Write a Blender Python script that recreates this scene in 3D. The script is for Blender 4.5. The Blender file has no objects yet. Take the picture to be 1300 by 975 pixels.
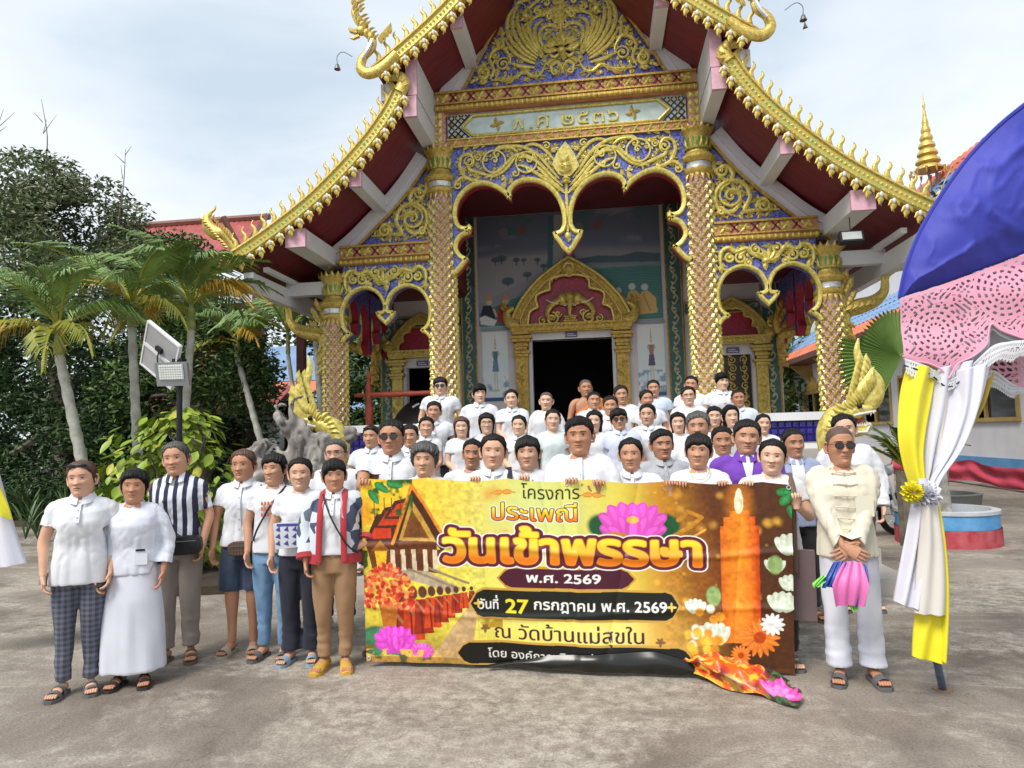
import bpy, bmesh, math, random
import numpy as np
from mathutils import Vector, Matrix
from mathutils.geometry import tessellate_polygon
R_ = math.radians
sc = bpy.context.scene
COL = sc.collection
PI = math.pi
# ---------------------------------------------------------------- camera
CAMP = np.array([0.4506, -12.0, 1.55]); YAW, PITCH, ROLL, FPX = -0.1274, 0.0738, -0.0279, 867.0
def _basis():
    cy, sy, cp, sp = math.cos(YAW), math.sin(YAW), math.cos(PITCH), math.sin(PITCH)
    f = np.array([sy*cp, cy*cp, sp]); r = np.array([cy, -sy, 0.]); u = np.cross(r, f)
    cr, sr = math.cos(ROLL), math.sin(ROLL)
    return cr*r+sr*u, -sr*r+cr*u, f
CR, CU, CF = _basis()
cam_d = bpy.data.cameras.new('camera'); cam = bpy.data.objects.new('camera', cam_d); COL.objects.link(cam)
M4 = Matrix(((CR[0], CU[0], -CF[0], CAMP[0]), (CR[1], CU[1], -CF[1], CAMP[1]), (CR[2], CU[2], -CF[2], CAMP[2]), (0, 0, 0, 1)))
cam.matrix_world = M4
cam_d.sensor_width = 36; cam_d.lens = FPX/1300*36; cam_d.clip_start = .05; cam_d.clip_end = 2000
sc.camera = cam
def P(px, py, Y):            # survey helper: a sight line met with the vertical plane at depth Y
    d = CF+(px-650)/FPX*CR+(487.5-py)/FPX*CU; t = (Y-CAMP[1])/d[1]
    return CAMP+t*d
def G(px, py, Z=0.):
    d = CF+(px-650)/FPX*CR+(487.5-py)/FPX*CU; t = (Z-CAMP[2])/d[2]
    return CAMP+t*d
# ---------------------------------------------------------------- world, sun, exposure
SUN_EL, SUN_ROT = R_(52), R_(212)      # high sun behind thin cloud, over the photographer's left shoulder
w = bpy.data.worlds.new('World'); sc.world = w; w.use_nodes = True
nt = w.node_tree; nt.nodes.clear()
N = nt.nodes.new; L = nt.links.new
out = N('ShaderNodeOutputWorld'); bg = N('ShaderNodeBackground'); bg.inputs[1].default_value = .1
sky = N('ShaderNodeTexSky'); sky.sky_type = 'NISHITA'; sky.sun_disc = False; sky.sun_elevation = SUN_EL; sky.sun_rotation = SUN_ROT
sky.air_density = 1.2; sky.dust_density = 1.5
tc = N('ShaderNodeTexCoord'); mp = N('ShaderNodeMapping'); mp.inputs['Scale'].default_value = (1, 1, 2.4); mp.inputs['Location'].default_value = (.3, .1, .45)
no = N('ShaderNodeTexNoise'); no.inputs['Scale'].default_value = 1.5; no.inputs['Detail'].default_value = 8; no.inputs['Roughness'].default_value = .5
no.inputs['Distortion'].default_value = .35
cr = N('ShaderNodeValToRGB'); e = cr.color_ramp.elements
e[0].position = .40; e[0].color = (5.2, 6.1, 7.0, 1); e[1].position = .60; e[1].color = (7.9, 8.3, 8.7, 1)
m1 = cr.color_ramp.elements.new(.50); m1.color = (6.9, 7.5, 8.1, 1)
mx = N('ShaderNodeMix'); mx.data_type = 'RGBA'; mx.inputs[0].default_value = .86
L(tc.outputs['Generated'], mp.inputs[0]); L(mp.outputs[0], no.inputs[0]); L(no.outputs[0], cr.inputs[0])
L(sky.outputs[0], mx.inputs[6]); L(cr.outputs[0], mx.inputs[7]); L(mx.outputs[2], bg.inputs[0]); L(bg.outputs[0], out.inputs[0])
sd = bpy.data.lights.new('sun', 'SUN'); sd.energy = 2.4; sd.angle = R_(22); sd.color = (1, .95, .88)
so = bpy.data.objects.new('sun', sd); COL.objects.link(so)
sdir = Vector((math.sin(SUN_ROT)*math.cos(SUN_EL), math.cos(SUN_ROT)*math.cos(SUN_EL), math.sin(SUN_EL)))
so.rotation_euler = sdir.to_track_quat('Z', 'Y').to_euler()
sc.view_settings.view_transform = 'Standard'; sc.view_settings.look = 'None'
sc.view_settings.exposure = .44; sc.view_settings.gamma = 1
try:
    sc.cycles.max_bounces = 6; sc.cycles.transparent_max_bounces = 6; sc.cycles.diffuse_bounces = 3; sc.cycles.glossy_bounces = 2
    sc.cycles.transmission_bounces = 3; sc.cycles.caustics_reflective = False; sc.cycles.caustics_refractive = False
except Exception: pass
# ---------------------------------------------------------------- materials
MATS = {}
def mat(name, col=(.5, .5, .5), rough=.6, metal=0., var=.12, vs=3., bump=.0, bs=30., col2=None, kind='noise', spec=.5, sss=0., scale3=None, lo=.35, hi=.65, detail=4., emit=None, vc=None, sheen=0.):
    if name in MATS: return MATS[name]
    m = bpy.data.materials.new(name); MATS[name] = m; m.use_nodes = True
    t = m.node_tree; b = t.nodes['Principled BSDF']; n = t.nodes.new; l = t.links.new
    b.inputs['Roughness'].default_value = rough; b.inputs['Metallic'].default_value = metal
    b.inputs['Specular IOR Level'].default_value = spec
    if sheen: b.inputs['Sheen Weight'].default_value = sheen
    if sss:
        b.inputs['Subsurface Weight'].default_value = sss; b.inputs['Subsurface Radius'].default_value = (1, .35, .2); b.inputs['Subsurface Scale'].default_value = .012
    co = n('ShaderNodeTexCoord').outputs['Object']
    if scale3:
        q = n('ShaderNodeMapping'); q.inputs['Scale'].default_value = scale3; l(co, q.inputs[0]); co = q.outputs[0]
    if vc:
        a = n('ShaderNodeVertexColor'); a.layer_name = vc; l(a.outputs[0], b.inputs['Base Color'])
    else:
        if kind == 'voro':
            tx = n('ShaderNodeTexVoronoi'); tx.inputs['Scale'].default_value = vs; l(co, tx.inputs[0])
            sp = n('ShaderNodeSeparateColor'); l(tx.outputs['Color'], sp.inputs[0]); fac = sp.outputs[0]
        elif kind == 'wave':
            tx = n('ShaderNodeTexWave'); tx.inputs['Scale'].default_value = vs; tx.inputs['Distortion'].default_value = 1.5; tx.inputs['Detail'].default_value = 3; l(co, tx.inputs[0]); fac = tx.outputs['Fac']
        else:
            tx = n('ShaderNodeTexNoise'); tx.inputs['Scale'].default_value = vs; tx.inputs['Detail'].default_value = detail; l(co, tx.inputs[0]); fac = tx.outputs['Fac']
        rp = n('ShaderNodeValToRGB'); l(fac, rp.inputs[0]); e = rp.color_ramp.elements
        c2 = col2 if col2 else tuple(min(1, c*(1+var)) for c in col)
        c1 = col if col2 else tuple(c*(1-var) for c in col)
        e[0].position = lo; e[0].color = (*c1, 1); e[1].position = hi; e[1].color = (*c2, 1)
        l(rp.outputs[0], b.inputs['Base Color'])
    if bump:
        t2 = n('ShaderNodeTexNoise'); t2.inputs['Scale'].default_value = bs; t2.inputs['Detail'].default_value = 5; l(co, t2.inputs[0])
        bp = n('ShaderNodeBump'); bp.inputs['Strength'].default_value = bump; bp.inputs['Distance'].default_value = .02
        l(t2.outputs['Fac'], bp.inputs['Height']); l(bp.outputs[0], b.inputs['Normal'])
    if emit: b.inputs['Emission Color'].default_value = (*emit, 1); b.inputs['Emission Strength'].default_value = 1
    return m
GOLD = mat('gold_paint', (.48, .33, .07), .36, .42, col2=(.76, .58, .15), vs=26, bump=.35, bs=60)
GOLDY = mat('yellow_gold_paint', (.56, .43, .075), .36, .28, col2=(.86, .74, .22), vs=22, bump=.15, bs=50)
GOLDD = mat('old_gold', (.42, .25, .05), .42, .5, col2=(.68, .45, .1), vs=16, bump=.6, bs=55)
GOLDM = mat('gold_mosaic', (.62, .46, .1), .3, .4, kind='voro', vs=26, col2=(.42, .5, .16), lo=.5, hi=.75, bump=.3, bs=70)
WHITE = mat('white_paint', (.74, .74, .75), .55, var=.05, vs=2, bump=.05)
LILAC = mat('white_plaster', (.70, .68, .70), .7, var=.06, vs=1.3, bump=.08, bs=18)
MAROON = mat('maroon_board', (.17, .012, .022), .5, var=.25, vs=1.5, scale3=(1, 14, 1), bump=.35, bs=6)
DMAROON = mat('dark_maroon', (.12, .012, .015), .55, var=.2)
PINK = mat('pink_paint', (.72, .42, .50), .6, var=.12, vs=6)
REDP = mat('red_paint', (.5, .09, .05), .5, var=.15, vs=8, bump=.15)
CRIM = mat('crimson_glass', (.36, .015, .04), .35, var=.3, vs=20, bump=.2)
BLUEM = mat('blue_glass_mosaic', (.045, .055, .30), .25, .2, kind='voro', vs=42, col2=(.20, .22, .56), lo=.2, hi=.8, bump=.25, bs=90)
DBLUE = mat('dark_blue_tile', (.012, .012, .10), .15, kind='voro', vs=9, col2=(.03, .02, .22), bump=.2, bs=20)
SILVER = mat('mirror_white', (.72, .74, .76), .22, .25, var=.15, vs=30, bump=.15, bs=60)
PINKM = mat('pink_mosaic', (.55, .22, .19), .35, .12, kind='voro', vs=34, col2=(.72, .40, .34), bump=.2, bs=60)
GREENG = mat('green_glass', (.12, .34, .07), .25, .15, var=.3, vs=20)
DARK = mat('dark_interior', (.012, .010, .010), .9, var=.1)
# ---------------------------------------------------------------- object helpers
def tag(o, label=None, cat=None, group=None, kind=None):
    if label: o['label'] = label
    if cat: o['category'] = cat
    if group: o['group'] = group
    if kind: o['kind'] = kind
    return o
def thing(name, label, cat, loc=(0, 0, 0), rz=0., group=None, scale=1.):
    o = bpy.data.objects.new(name, None); COL.objects.link(o); o.location = Vector([float(v) for v in loc]); o.rotation_euler = (0, 0, rz)
    o.scale = (scale,)*3; o.empty_display_size = .1
    return tag(o, label, cat, group)
def link_mesh(name, me, parent=None, loc=(0, 0, 0), rot=(0, 0, 0), scale=None):
    o = bpy.data.objects.new(name, me); COL.objects.link(o); o.location = Vector([float(v) for v in loc]); o.rotation_euler = rot
    if scale: o.scale = scale
    if parent: o.parent = parent
    return o
def catmull(pts, n=6, closed=False):
    p = np.array(pts, float); out = []
    N_ = len(p)
    for i in range(N_ if closed else N_-1):
        if closed: a, b, c, d = p[(i-1) % N_], p[i], p[(i+1) % N_], p[(i+2) % N_]
        else: a, b, c, d = p[max(i-1, 0)], p[i], p[i+1], p[min(i+2, N_-1)]
        for k in range(n):
            t = k/n
            out.append(.5*((2*b)+(-a+c)*t+(2*a-5*b+4*c-d)*t*t+(-a+3*b-3*c+d)*t**3))
    if not closed: out.append(p[-1])
    return np.array(out)
PARTIAL = []
class MB:
    def __init__(s): s.v = []; s.f = []; s.m = []; s.n = 0
    def add(s, v, f, mi=0):
        b = s.n; s.v.extend([tuple(map(float, q)) for q in v]); s.n += len(v)
        for q in f: s.f.append([i+b for i in q]); s.m.append(mi)
        return s
    def box(s, x0, x1, y0, y1, z0, z1, mi=0):
        v = [(x, y, z) for z in (z0, z1) for y in (y0, y1) for x in (x0, x1)]
        return s.add(v, [(0, 2, 3, 1), (4, 5, 7, 6), (0, 1, 5, 4), (2, 6, 7, 3), (0, 4, 6, 2), (1, 3, 7, 5)], mi)
    def obox(s, c, ax, ay, az, mi=0):        # oriented box: centre and half axes
        c, ax, ay, az = map(np.array, (c, ax, ay, az))
        v = [c+i*ax+j*ay+k*az for k in (-1, 1) for j in (-1, 1) for i in (-1, 1)]
        return s.add(v, [(0, 2, 3, 1), (4, 5, 7, 6), (0, 1, 5, 4), (2, 6, 7, 3), (0, 4, 6, 2), (1, 3, 7, 5)], mi)
    def loft(s, rings, mi=0, cap=True, closed=True):
        n = len(rings[0]); v = [q for r in rings for q in r]; f = []
        for i in range(len(rings)-1):
            for j in range(n if closed else n-1):
                k = (j+1) % n; f.append((i*n+j, i*n+k, (i+1)*n+k, (i+1)*n+j))
        if cap:
            f.append(tuple(range(n))[::-1]); f.append(tuple((len(rings)-1)*n+j for j in range(n)))
        return s.add(v, f, mi)
    def tube(s, path, rad, n=6, mi=0, up=(0, 0, 1), fl=1., cap=True):   # fl: thickness along the second axis relative to the first
        p = np.array(path, float); N_ = len(p)
        r = np.full(N_, rad) if np.isscalar(rad) else np.interp(np.linspace(0, 1, N_), np.linspace(0, 1, len(rad)), rad)
        t = np.gradient(p, axis=0); t /= (np.linalg.norm(t, axis=1)[:, None]+1e-9)
        up = np.array(up, float); rings = []
        a = np.linspace(0, 2*PI, n, endpoint=False); prev = None
        for i in range(N_):
            x = np.cross(t[i], up)
            if np.linalg.norm(x) < 1e-3: x = prev if prev is not None else np.cross(t[i], (1., .01, 0))
            x = x/np.linalg.norm(x)
            if prev is not None and x@prev < 0 and abs(x@prev) > .5: x = -x
            prev = x; y = np.cross(x, t[i])
            rings.append([p[i]+r[i]*(math.cos(q)*x+fl*math.sin(q)*y) for q in a])
        return s.loft(rings, mi, cap)
    def lathe(s, prof, c=(0, 0, 0), n=16, mi=0, cap=True, sx=1., sy=1.):
        a = np.linspace(0, 2*PI, n, endpoint=False)
        return s.loft([[(c[0]+r*math.cos(q)*sx, c[1]+r*math.sin(q)*sy, c[2]+z) for q in a] for r, z in prof], mi, cap)
    def ball(s, c, r, n=10, m=6, mi=0):
        r = (r,)*3 if np.isscalar(r) else r
        a = np.linspace(0, 2*PI, n, endpoint=False)
        return s.loft([[(c[0]+r[0]*math.cos(q)*math.sin(b), c[1]+r[1]*math.sin(q)*math.sin(b), c[2]-r[2]*math.cos(b)) for q in a] for b in np.linspace(.12, PI-.12, m)], mi)
    def prism(s, poly, fn, d0, d1, mi=0, mi_side=None):      # poly 2-D outline; fn(u,v,d) -> 3-D
        n = len(poly); mi_side = mi if mi_side is None else mi_side
        tri = tessellate_polygon([[Vector((float(q[0]), float(q[1]), 0)) for q in poly]])
        a = sum(poly[i][0]*poly[(i+1) % n][1]-poly[(i+1) % n][0]*poly[i][1] for i in range(n))
        v = [fn(q[0], q[1], d0) for q in poly]+[fn(q[0], q[1], d1) for q in poly]
        s.add(v, [tuple(t) for t in tri]+[tuple(i+n for i in t)[::-1] for t in tri], mi)
        b = s.n-2*n
        for i in range(n):
            j = (i+1) % n; s.f.append([b+i, b+j, b+n+j, b+n+i]); s.m.append(mi_side)
        return s
    def build(s, name, mats, parent=None, smooth=True, loc=None, fixn=True, **k):
        if not isinstance(mats, (list, tuple)): mats = [mats]
        me = bpy.data.meshes.new(name)
        v = np.array(s.v, float)
        off = np.zeros(3)
        if loc is not None: off = np.array(loc, float)
        elif parent is not None and not k.get('local'): 
            q = parent; 
            while q: off = off+np.array(q.location); q = q.parent
        me.from_pydata((v-off).tolist(), [], s.f)
        for m in mats: me.materials.append(m)
        me.polygons.foreach_set('material_index', np.array(s.m, dtype=np.int32))
        me.polygons.foreach_set('use_smooth', np.full(len(s.f), smooth))
        if fixn:
            bm = bmesh.new(); bm.from_mesh(me); bmesh.ops.recalc_face_normals(bm, faces=bm.faces[:]); bm.to_mesh(me); bm.free()
        if smooth is True and k.get('sharp', True):
            me.set_sharp_from_angle(angle=R_(k.get('ang', 42)))
        o = bpy.data.objects.new(name, me); COL.objects.link(o)
        if parent is not None: o.parent = parent
        elif loc is not None: o.location = Vector(off.tolist())
        return tag(o, k.get('label'), k.get('cat'), k.get('group'), k.get('kind'))
def npmesh(name, V, F, mats, parent=None, smooth=False, mi=None, col=None, uvs=None):
    """fast mesh from arrays; F (n,3|4) ints"""
    me = bpy.data.meshes.new(name); V = np.asarray(V, np.float32); F = np.asarray(F, np.int32); k = F.shape[1]
    me.vertices.add(len(V)); me.vertices.foreach_set('co', V.ravel())
    me.loops.add(F.size); me.loops.foreach_set('vertex_index', F.ravel())
    me.polygons.add(len(F)); me.polygons.foreach_set('loop_start', np.arange(0, F.size, k, dtype=np.int32))
    me.polygons.foreach_set('use_smooth', np.full(len(F), smooth))
    for m in (mats if isinstance(mats, (list, tuple)) else [mats]): me.materials.append(m)
    if mi is not None: me.polygons.foreach_set('material_index', np.asarray(mi, np.int32))
    me.update(calc_edges=True)
    if col is not None:
        a = me.color_attributes.new('col', 'FLOAT_COLOR', 'POINT'); c4 = np.ones((len(V), 4), np.float32); c4[:, :3] = col; a.data.foreach_set('color', c4.ravel())
    o = bpy.data.objects.new(name, me); COL.objects.link(o)
    if parent is not None: o.parent = parent
    return o
_rs = np.random.RandomState(7); _tab = _rs.rand(32, 32, 32)
def vnoise(p):                 # numpy value noise, p (n,3) -> 0..1
    p = np.asarray(p, float); i = np.floor(p).astype(int); f = p-i; f = f*f*(3-2*f); i &= 31; j = (i+1) & 31
    x0, y0, z0 = i.T; x1, y1, z1 = j.T; fx, fy, fz = f.T; t = _tab
    a = t[x0, y0, z0]*(1-fx)+t[x1, y0, z0]*fx; b = t[x0, y1, z0]*(1-fx)+t[x1, y1, z0]*fx
    c = t[x0, y0, z1]*(1-fx)+t[x1, y0, z1]*fx; d = t[x0, y1, z1]*(1-fx)+t[x1, y1, z1]*fx
    return (a*(1-fy)+b*fy)*(1-fz)+(c*(1-fy)+d*fy)*fz
def fbm(p, o=4):
    p = np.asarray(p, float); s = 0; a = .5
    for k in range(o): s = s+a*vnoise(p*2**k+k*7.3); a *= .5
    return s/(1-.5**o)
def srgb(*c):                  # 0-255 sRGB -> linear
    return tuple(((v/255/12.92) if v/255 <= .04045 else ((v/255+.055)/1.055)**2.4) for v in c)
def text_mesh(body, size=1., offset=0., extrude=0., res=3, shear=0., spacing=1.):
    c = bpy.data.curves.new('lettering', 'FONT'); c.body = body; c.size = size; c.offset = offset; c.extrude = extrude
    c.resolution_u = res; c.shear = shear; c.space_character = spacing; c.align_x = 'LEFT'
    o = bpy.data.objects.new('lettering', c); COL.objects.link(o)
    dg = bpy.context.evaluated_depsgraph_get()
    me = bpy.data.meshes.new_from_object(o.evaluated_get(dg))
    bpy.data.objects.remove(o); return me
# painted panels: flat print / mural colours held in a colour attribute on a real board
class Canvas:
    def __init__(s, nx, ny, asp):
        s.nx, s.ny = nx, ny
        s.X, s.Y = np.meshgrid(np.linspace(0, asp, nx), np.linspace(0, 1, ny)); s.c = np.zeros((ny, nx, 3)); s.asp = asp
    def noise(s, sc_, o=4, seed=0., sx=1., sy=1.):
        return fbm(np.stack([s.X.ravel()*sc_*sx+seed, s.Y.ravel()*sc_*sy+seed*1.7, np.full(s.X.size, seed)], 1), o).reshape(s.X.shape)
    def fill(s, m, col):
        m = np.clip(m, 0, 1)[..., None]; s.c = s.c*(1-m)+np.array(col)*m
    def sstep(s, a, b, v): t = np.clip((v-a)/(b-a), 0, 1); return t*t*(3-2*t)
    def ell(s, cx, cy, rx, ry, col, rot=0., soft=.15, a=1.):
        dx, dy = s.X-cx, s.Y-cy; c, q = math.cos(rot), math.sin(rot); u = (dx*c+dy*q)/rx; v = (-dx*q+dy*c)/ry
        s.fill(a*(1-s.sstep(1-soft, 1+soft, np.sqrt(u*u+v*v))), col)
    def poly(s, pts, col, a=1.):
        x0, x1 = min(p[0] for p in pts), max(p[0] for p in pts); y0, y1 = min(p[1] for p in pts), max(p[1] for p in pts)
        ins = np.zeros(s.X.shape, bool); n = len(pts)
        for i in range(n):
            (xa, ya), (xb, yb) = pts[i], pts[(i+1) % n]
            if ya == yb: continue
            c = ((ya > s.Y) != (yb > s.Y)) & (s.X < (xb-xa)*(s.Y-ya)/(yb-ya)+xa); ins ^= c
        s.fill(ins*a, col)
    def line(s, pts, wd, col, a=1.):
        for (xa, ya), (xb, yb) in zip(pts[:-1], pts[1:]):
            L2 = (xb-xa)**2+(yb-ya)**2+1e-12; t = np.clip(((s.X-xa)*(xb-xa)+(s.Y-ya)*(yb-ya))/L2, 0, 1)
            d = np.hypot(s.X-xa-t*(xb-xa), s.Y-ya-t*(yb-ya)); s.fill(a*(1-s.sstep(wd*.6, wd*1.1, d)), col)
    def petal(s, x, y, ang, ln, wd, col, a=1.):
        dx, dy = s.X-x, s.Y-y; u = dx*math.cos(ang)+dy*math.sin(ang); v = -dx*math.sin(ang)+dy*math.cos(ang)
        t = u/ln; prof = wd*np.sqrt(np.clip(np.sin(np.clip(t, 0, 1)**.8*PI), 0, 1))
        s.fill(a*((np.abs(v) < prof) & (t > 0) & (t < 1)), col)
        s.fill(.45*a*((np.abs(v) < prof*.45) & (t > .1) & (t < .95)), np.minimum(np.array(col)*1.5+.08, 1))
def panel(name, cv, fn, mt, parent=None, **k):
    V = np.array([fn(x, y) for x, y in zip(cv.X.ravel(), cv.Y.ravel())]) if not k.get('vec') else fn(cv.X.ravel(), cv.Y.ravel())
    i = np.arange(cv.nx*cv.ny).reshape(cv.ny, cv.nx)
    F = np.stack([i[:-1, :-1], i[:-1, 1:], i[1:, 1:], i[1:, :-1]], -1).reshape(-1, 4)
    return npmesh(name, V, F, mt, parent, True, None, cv.c.reshape(-1, 3))
VCM = mat('printed_colour', rough=.5, vc='col')
VCP = mat('mural_paint', rough=.75, vc='col', bump=.05, bs=20)
# ================================================================ TEMPLE
temple = thing('temple', 'ornate gilded temple hall with stepped red roof, blue mosaic gables and four patterned columns', 'temple')
IN, OUT, FL = 2.30, 4.35, 1.2
def mirror_pts(p): return [(-x, z) for x, z in p][::-1]
def inst(name, me, parent, loc=(0, 0, 0), rot=(0, 0, 0), scale=None): return link_mesh(name, me, parent, loc, rot, scale)
# ---- relief vines -------------------------------------------------
def relief(mb, pts, r, y, n=7, fl=.9, taper=True, res=5):
    r *= 1.3
    c = catmull(pts, res); p = np.stack([c[:, 0], np.full(len(c), y), c[:, 1]], 1)
    rr = [r*.45, r, r, r, r*.4] if taper else r
    mb.tube(p, rr, n, 0, up=(0, 1, 0), fl=fl)
def spiral(mb, cx, cz, R, turns, a0, d, r, y, n=6):
    r *= 1.25; R *= 1.08
    k = int(10*turns)+6; t = np.linspace(0, 1, k); a = a0+d*2*PI*turns*t; rad = R*(1-t)**.85+R*.04
    mb.tube(np.stack([cx+rad*np.cos(a), y-.25*r*np.ones(k), cz+rad*np.sin(a)], 1), [r*.6, r, r, r*.9, r*.7], n, 0, up=(0, 1, 0), fl=.9)
    mb.ball((cx, y-r*.4, cz), r*1.15, 7, 5)
def leaf(mb, x, z, ang, ln, y, wd=.34):
    c, s_ = math.cos(ang), math.sin(ang); pr = [(0, .25), (.18, .8), (.42, 1.), (.7, .62), (.88, .25), (1, 0)]
    L_, R2, M_ = [], [], []
    for t, w_ in pr:
        bx = .18*ln*math.sin(t*2.6)
        for lst, k, dy in ((L_, 1, 0), (M_, 0, .3*wd*ln*w_+.004), (R2, -1, 0)):
            u = t*ln; v = k*w_*wd*ln*.5+bx
            lst.append((x+u*c-v*s_, y-dy, z+u*s_+v*c))
    n = len(pr); v = L_+M_+R2; f = []
    for i in range(n-1): f += [(i, i+1, n+i+1, n+i), (n+i, n+i+1, 2*n+i+1, 2*n+i)]
    mb.add(v, f)
def leaves_along(mb, pts, y, ln, every=1, side=0, rnd=random.Random(3)):
    c = catmull(pts, 3); t = np.gradient(c, axis=0)
    for i in range(1, len(c)-1, every):
        a = math.atan2(t[i][1], t[i][0]); sd = side if side else (1 if (i//every) % 2 else -1)
        leaf(mb, c[i][0], c[i][1], a+sd*(.75+rnd.random()*.4), ln*(.8+.4*rnd.random()), y)
class Each:                     # collects reliefs as separate meshes, one per stroke
    def __init__(s): s.L = []
def both_each(name, calls, parent, mirror=True, mt=GOLDY):
    for c_ in calls:
        mb = MB(); c_(mb); o = mb.build(name, mt, parent)
        if mirror: o2 = inst(name, o.data, parent, scale=(-1, 1, 1)); o2.location = o.location
def both(name, fn, parent, mt=GOLDY, **k):
    mb = MB(); fn(mb); o = mb.build(name, mt, parent, **k)
    o2 = inst(name, o.data, parent, scale=(-1, 1, 1)); o2.location = o.location; return o, o2
# pixel tracings of the left half carried to the wall plane
def tr(ox, oy, s, Y, pts): return [(q[0], q[2]) for q in (P(ox+x/s, oy+y/s, Y) for x, y in pts)]
# ---- columns --------------------------------------------------------
def tile_mesh(wd, ht, d=.03):
    v = [(-wd, 0, 0), (0, -.012, -ht), (wd, 0, 0), (0, -.012, ht), (-wd*.42, -d, 0), (0, -d-.008, -ht*.42), (wd*.42, -d, 0), (0, -d-.008, ht*.42), (0, -d-.022, 0)]
    f = [(0, 1, 5, 4), (1, 2, 6, 5), (2, 3, 7, 6), (3, 0, 4, 7), (4, 5, 8), (5, 6, 8), (6, 7, 8), (7, 4, 8)]
    me = bpy.data.meshes.new('diamond_tile'); me.from_pydata(v, [], f); me.materials.append(GOLDY); me.materials.append(GOLD)
    for i in range(4): me.polygons[i].material_index = 1
    return me
def column(X, r, ztop, zvis, nd=11):
    mb = MB(); z0 = FL if abs(X) < 3 else .0
    mb.lathe([(r+.0, z0), (r, ztop-1.0)], (X, 0, 0), 32)
    c = mb.build('column', PINKM, temple)
    hc = ztop-.98
    cap = MB(); b = hc
    cap.lathe([(r, b-.05), (r+.035, b-.02), (r+.045, b+.03), (r+.01, b+.06), (r-.01, b+.12), (r+.0, b+.17), (r+.055, b+.2), (r+.075, b+.25), (r+.055, b+.29), (r+.01, b+.33),
               (r-.01, b+.38), (r+.005, b+.62), (r+.045, b+.70), (r+.08, b+.74), (r+.06, b+.78), (r-.02, b+.80)], (X, 0, 0), 32)
    cap.build('capital', GOLD, c)
    sl = MB(); sl.lathe([(r+.008, b+.072), (r-.004, b+.12), (r+.008, b+.162)], (X, 0, 0), 28, cap=False); sl.build('silver_band', SILVER, c)
    if True:
        g = MB()
        for k in range(16):          # green glass flutes and pointed petals on the capital
            a = 2*PI*k/16; ca, sa = math.cos(a), math.sin(a); q = np.array((X+(r+.008)*ca, (r+.008)*sa, b+.5)); t = np.array((-sa, ca, 0)); o_ = np.array((ca, sa, 0))
            g.obox(q, t*.014, o_*.012, (0, 0, .10))
        g.build('glass_flute', GREENG, c, kind='stuff')
        g = MB()
        for k in range(16):
            a = 2*PI*(k+.5)/16; ca, sa = math.cos(a), math.sin(a); t = np.array((-sa, ca, 0)); o_ = np.array((ca, sa, 0))
            for zz, h, dr, up in ((b+.72, .12, .07, 1), (b-.04, -.15, .02, 1), (b+.4, .2, .012, 1)):
                q = np.array((X, 0, zz))+o_*(r+dr)
                g.add([q-t*.038, q+t*.038, q+t*.03+np.array((0, 0, h*.5))+o_*.018, q+np.array((0, 0, h))+o_*.028, q-t*.03+np.array((0, 0, h*.5))+o_*.018, q+np.array((0, 0, h*.4))+o_*.034], [(0, 1, 5), (1, 2, 5), (2, 3, 5), (3, 4, 5), (4, 0, 5)])
        g.build('petal_ring', GOLD, c, smooth=False, kind='stuff')
    dz = .086; h0, h1 = (z0+.35), hc-.12
    lat = MB(); da = PI/nd
    for k in range(nd):              # mirror-glass lattice strips wound both ways
        for s_ in (1, -1):
            zz = np.arange(h0, h1, dz); a = 2*PI*k/nd+s_*da*(zz-h0)/dz
            p = np.stack([X+(r+.006)*np.cos(a), (r+.006)*np.sin(a), zz], 1)
            lat.tube(p, .0135, 4, 0, up=(0, 0, 1), fl=.8)
    lat.build('mirror_lattice', SILVER, c, fixn=False)
    tm = tile_mesh(r*math.sin(da)*.72, dz*.78); cand = []
    rows = int((h1-h0)/dz)
    for j in range(1, rows):
        for k in range(nd):
            a = 2*PI*k/nd+(da if j % 2 == 0 else 0)+da; z = h0+j*dz
            face = math.cos(a-math.atan2(-12., .45-X)); cand.append((-(face > -.15)*(z > zvis)*(1+face), a, z))
    cand.sort(); rest = MB()
    for i, (sc_, a, z) in enumerate(cand):
        if i < 74 and abs(sc_) > 0:
            inst('diamond_tile', tm, c, (X+(r+.004)*math.cos(a), (r+.004)*math.sin(a), z), (0, 0, a+PI/2))
        else:
            ca, sa = math.cos(a+PI/2), math.sin(a+PI/2)
            rest.add([(X+(r+.004)*math.cos(a)+v.co.x*ca-v.co.y*sa, (r+.004)*math.sin(a)+v.co.x*sa+v.co.y*ca, z+v.co.z) for v in tm.vertices], [tuple(q.vertices) for q in tm.polygons], 0)
    rest.build('diamond_tiles', GOLDY, c, smooth=False, kind='stuff', fixn=False)
    bs = MB()
    if z0 > 1: bs.lathe([(r+.1, z0), (r+.1, z0+.1), (r+.05, z0+.16), (r+.08, z0+.22), (r+.02, z0+.3), (r+.02, z0+.36)], (X, 0, 0), 28); bs.build('column_base', GOLD, c)
    return c
for X in (-IN, IN): column(X, .225, 6.98, 2.6)
for X in (-OUT, OUT): column(X, .20, 4.76, 1.7, 10)
# upper pilasters above the inner capitals, beside the year plaque
for X in (-IN, IN):
    mb = MB(); mb.box(X-.14, X+.14, -.16, .12, 6.80, 7.44); o = mb.build('pilaster', PINKM, temple, smooth=False)
    g = MB()
    for k in range(4):
        zz = 6.88+k*.15; leaf(g, X-.02, zz, PI*.5+.5, .16, -.165, .7); leaf(g, X+.02, zz, PI*.5-.5, .16, -.165, .7)
    g.build('leaf_ornament', GOLDY, o)
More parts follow.
